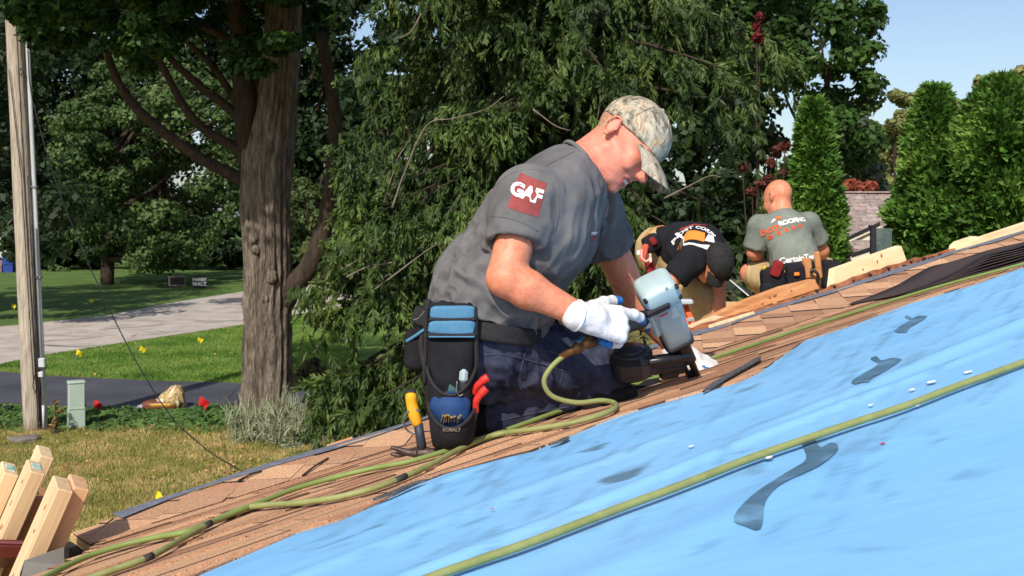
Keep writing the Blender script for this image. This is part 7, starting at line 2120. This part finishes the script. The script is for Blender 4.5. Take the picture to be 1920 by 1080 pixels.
def tee3():
    f = Field(lo3, hi3, .0085)
    f.cone(pe + np.array([0, 0, .03]), wa, .146, .142, .05, sq=(ey, 1.1)); f.cone(wa, ch, .142, .148, .06); f.cone(ch, ne - np.array([0, 0, .02]), .122, .074, .05); f.cone(ch, sL, .112, .074, .05); f.cone(ch, sR, .112, .074, .05)
    f.cut(P(1490, 499, 7.2), nrm(np.array([.05, 0, -1])), .008)
    for (s, e_, L) in ((sL, eL, .15), (sR, eR, .15)):
        d = nrm(e_ - s); g = Field(lo3, hi3, .0085)
        g.cone(s, s + d * .3, .077, .074, 0); g.cut(s + d * L, d, .006); g.cone(s + d * (L - .04), s + d * .35, .060, .062, .004, 'sub')
        t = np.clip(.5 + .5 * (f.f - g.f) / .03, 0, 1); f.f = f.f + (g.f - f.f) * t - .03 * t * (1 - t)
    nd = nrm(HC3 - u3 * .04 - ne); f.cone(ne + nd * .01, ne + nd * .15, .066, .074, .006, 'sub')
    return fmesh('t_shirt', f, M_sage, C3, lambda V: folds(V, np.array([-.5, 0, -.8]), 4.5, .006, 3.0, 2.2) * np.clip((CZ + .02 - V[:, 2]) / .25, .25, 1.3))
tee_3 = tee3()
f = Field(lo3, hi3, .0085)
f.cone(pe + np.array([0, 0, .02]), pe, .150, .155, .04); f.cone(pe, h1, .14, .12, .05); f.cone(pe, h2_, .14, .12, .05)
for (h, k) in ((h1, k1), (h2_, k2)):
    d = nrm(k - h); g = Field(lo3, hi3, .0085); g.cone(h, k + d * .05, .118, .094, 0); g.cut(k - d * .045, d, .006); g.cone(k - d * .09, k + d * .2, .074, .076, .004, 'sub')
    t = np.clip(.5 + .5 * (f.f - g.f) / .03, 0, 1); f.f = f.f + (g.f - f.f) * t - .03 * t * (1 - t)
fmesh('shorts', f, M_khaki, C3, lambda V: folds(V, np.array([.4, 0, -1]), 6, .007, 2.0, 2.4))
for a in (a1, a2):
    f = Field(a - .25, a + .25, .009); q = np.array([a[0] - .01, a[1] + .02, DZ3 + .05]); f.cone(a - np.array([0, 0, .02]), q, .05, .052, .01); f.cone(q + np.array([.01, -.06, -.005]), q + np.array([-.03, .17, -.008]), .044, .040, .02); f.cut(np.array([0, 0, DZ3 + .002]), (0, 0, -1), .004); fmesh('boot', f, mat('grey_boot', [srgb(90, 88, 86), srgb(150, 148, 146)], rough=.7, scale=12), C3)
t3 = bvh_of(tee_3)
lc = P(1476, 414, 7.10); lx = nrm(np.array([1, .12, .20])); ly = nrm(np.array([-.16, .30, 1])); ly = nrm(ly - lx * (lx @ ly))
decal_text('back_lettering', 'bcm', .066, lc + lx * -.075 + ly * -.005, lx, ly, t3, M_org, tee_3, .0016, .95, .004)
decal_text('back_lettering', 'ROOFING', .042, lc + lx * .062 + ly * .006, lx, ly, t3, M_ltr, tee_3, .0022, .95, .004)
decal_patch('roof_emblem', [(-.05, .035), (.0, .045), (.008, .055), (-.02, .062)], lc, lx, ly, t3, M_org, tee_3, .004, 4)
decal_patch('roof_emblem', [(-.065, .030), (-.035, .040), (-.030, .055), (-.042, .055)], lc, lx, ly, t3, M_ltr, tee_3, .004, 4)
for k in range(5):
    c = lc + lx * (-.088 + .046 * k) + ly * (-.052 + .004 * k)
    W_ = np.array([(r * math.cos(t), r * math.sin(t)) for r in (.009, .0145) for t in np.linspace(0, 2 * np.pi, 16, endpoint=False)])
    X = project(W_, c, lx, ly, t3, .004); Q = [(i, (i + 1) % 16, 16 + (i + 1) % 16, 16 + i)[::-1] for i in range(16)]; mk('round_badge', X, Q, M_org, tee_3)
    X = project(np.array([(-.006, -.003), (.006, -.003), (.006, .003), (-.006, .003)]), c, lx, ly, t3, .004); mk('round_badge', X, [(0, 1, 2, 3)], M_org, tee_3)
decal_text('hem_lettering', 'CertainTeed', .050, P(1502, 484, 7.05), nrm((1, 0, .14)), nrm((-.14, .1, 1)), t3, M_ltr, tee_3, .0018, .95, .005)
# his belt
b3 = empty('tool_belt', P(1490, 500, 7.1), 'black tool belt with red and tan leather pouches on the squatting helper', 'tool belt')
f = Field(pe - .28, pe + .28, .008); f.cone(pe, wa, .162, .158, 0); zz = P(1490, 497, 7.1)[2]
f.cut(np.array([pe[0], 0, zz + .028]), nrm(np.array([-.12, 0, 1])), .004); f.cut(np.array([pe[0], 0, zz - .028]), -nrm(np.array([-.12, 0, 1])), .004); fmesh('waist_strap', f, M_web, b3)
blob('pouch', 1450, 530, 7.06, .15, .12, .20, M_black, b3, .45, .1); blob('red_pocket', 1456, 504, 7.0, .065, .05, .105, M_redn, b3, .4, -.35)
blob('pouch', 1441, 545, 7.0, .10, .08, .10, M_black, b3, .45, .1)
blob('pouch', 1491, 517, 7.0, .12, .10, .15, M_black, b3, .45, .06); V, Q = cbox(P(1494, 514, 6.935), (1, 0, .05), ey, ez, (.034, .012, .022), .004); mk('orange_badge', V, Q, M_o2, b3)
blob('pouch', 1556, 515, 7.16, .12, .14, .19, M_black, b3, .45, -.12)
V, Q = cbox(P(1514, 503, 6.99), (1, 0, .1), ey, (-.1, 0, 1), (.055, .03, .13), .008); mk('leather_holder', V, Q, M_leather, b3)
V, Q = cbox(P(1534, 497, 7.0), (1, 0, .1), ey, (-.1, 0, 1), (.038, .03, .17), .008); mk('leather_holder', V, Q, M_leather, b3)
V, Q = cbox(P(1523, 522, 7.0), (1, 0, .1), ey, (-.1, 0, 1), (.085, .028, .05), .008); mk('leather_holder', V, Q, M_leather, b3)
V, Q = tube(catmull([P(1519, 507, 6.95), P(1530, 510, 6.94), P(1534, 520, 6.95), P(1530, 540, 7.0)], 5), [.016] * 3 + [.010] * 13, 10); tag(mk('hammer', V, Q, M_gun, None, True), 'small dark hammer held in the leather loop of the squatting helper', 'hammer')
blob('yellow_tab', 1433, 503, 7.05, .022, .02, .03, M_fy, b3)

# ladder, bucket of metal things beyond the edge ------------------------------------------
M_orl = mat('orange_fibreglass', [srgb(216, 84, 40), srgb(232, 104, 56)], rough=.45, scale=6)
ld = empty('ladder', (0.95, 6.2, 0), 'orange fibreglass ladder standing behind the nail gun', 'ladder')
for (a, b) in ((P(1272, 575, 6.2), P(1290, 618, 6.1)), (P(1283, 570, 6.3), P(1300, 610, 6.2))):
    d = nrm(b - a); V, Q = cbox((a + b) / 2 + d * 1.0, np.cross(d, ey), ey, d, (.028, .06, 2.2), .004); mk('rail', V, Q, M_orl, ld)
V, Q = cbox(P(1275, 566, 6.22), ex, ey, ez, (.14, .08, .03), .008); mk('top_step', V, Q, M_gpipe, ld)
for k in range(3):
    c = P(1287, 600 + 30 * k, 6.2); V, Q = cbox(c, (1, .3, .1), ey, ez, (.09, .05, .02), .003); mk('rung', V, Q, M_alu, ld)
rk = empty('metal_rack', P(1380, 570, 7.9), 'dim metal tubes standing in the shade between the two helpers', 'rack')
for (x0, y0, x1, y1) in [(1360, 518, 1405, 556), (1362, 535, 1381, 552), (1392, 540, 1420, 560), (1398, 532, 1425, 548)]:
    V, Q = tube([P(x0, y0, 7.9), P(x1, y1, 7.8)], .008, 6); mk('tube', V, Q, M_gun, rk)
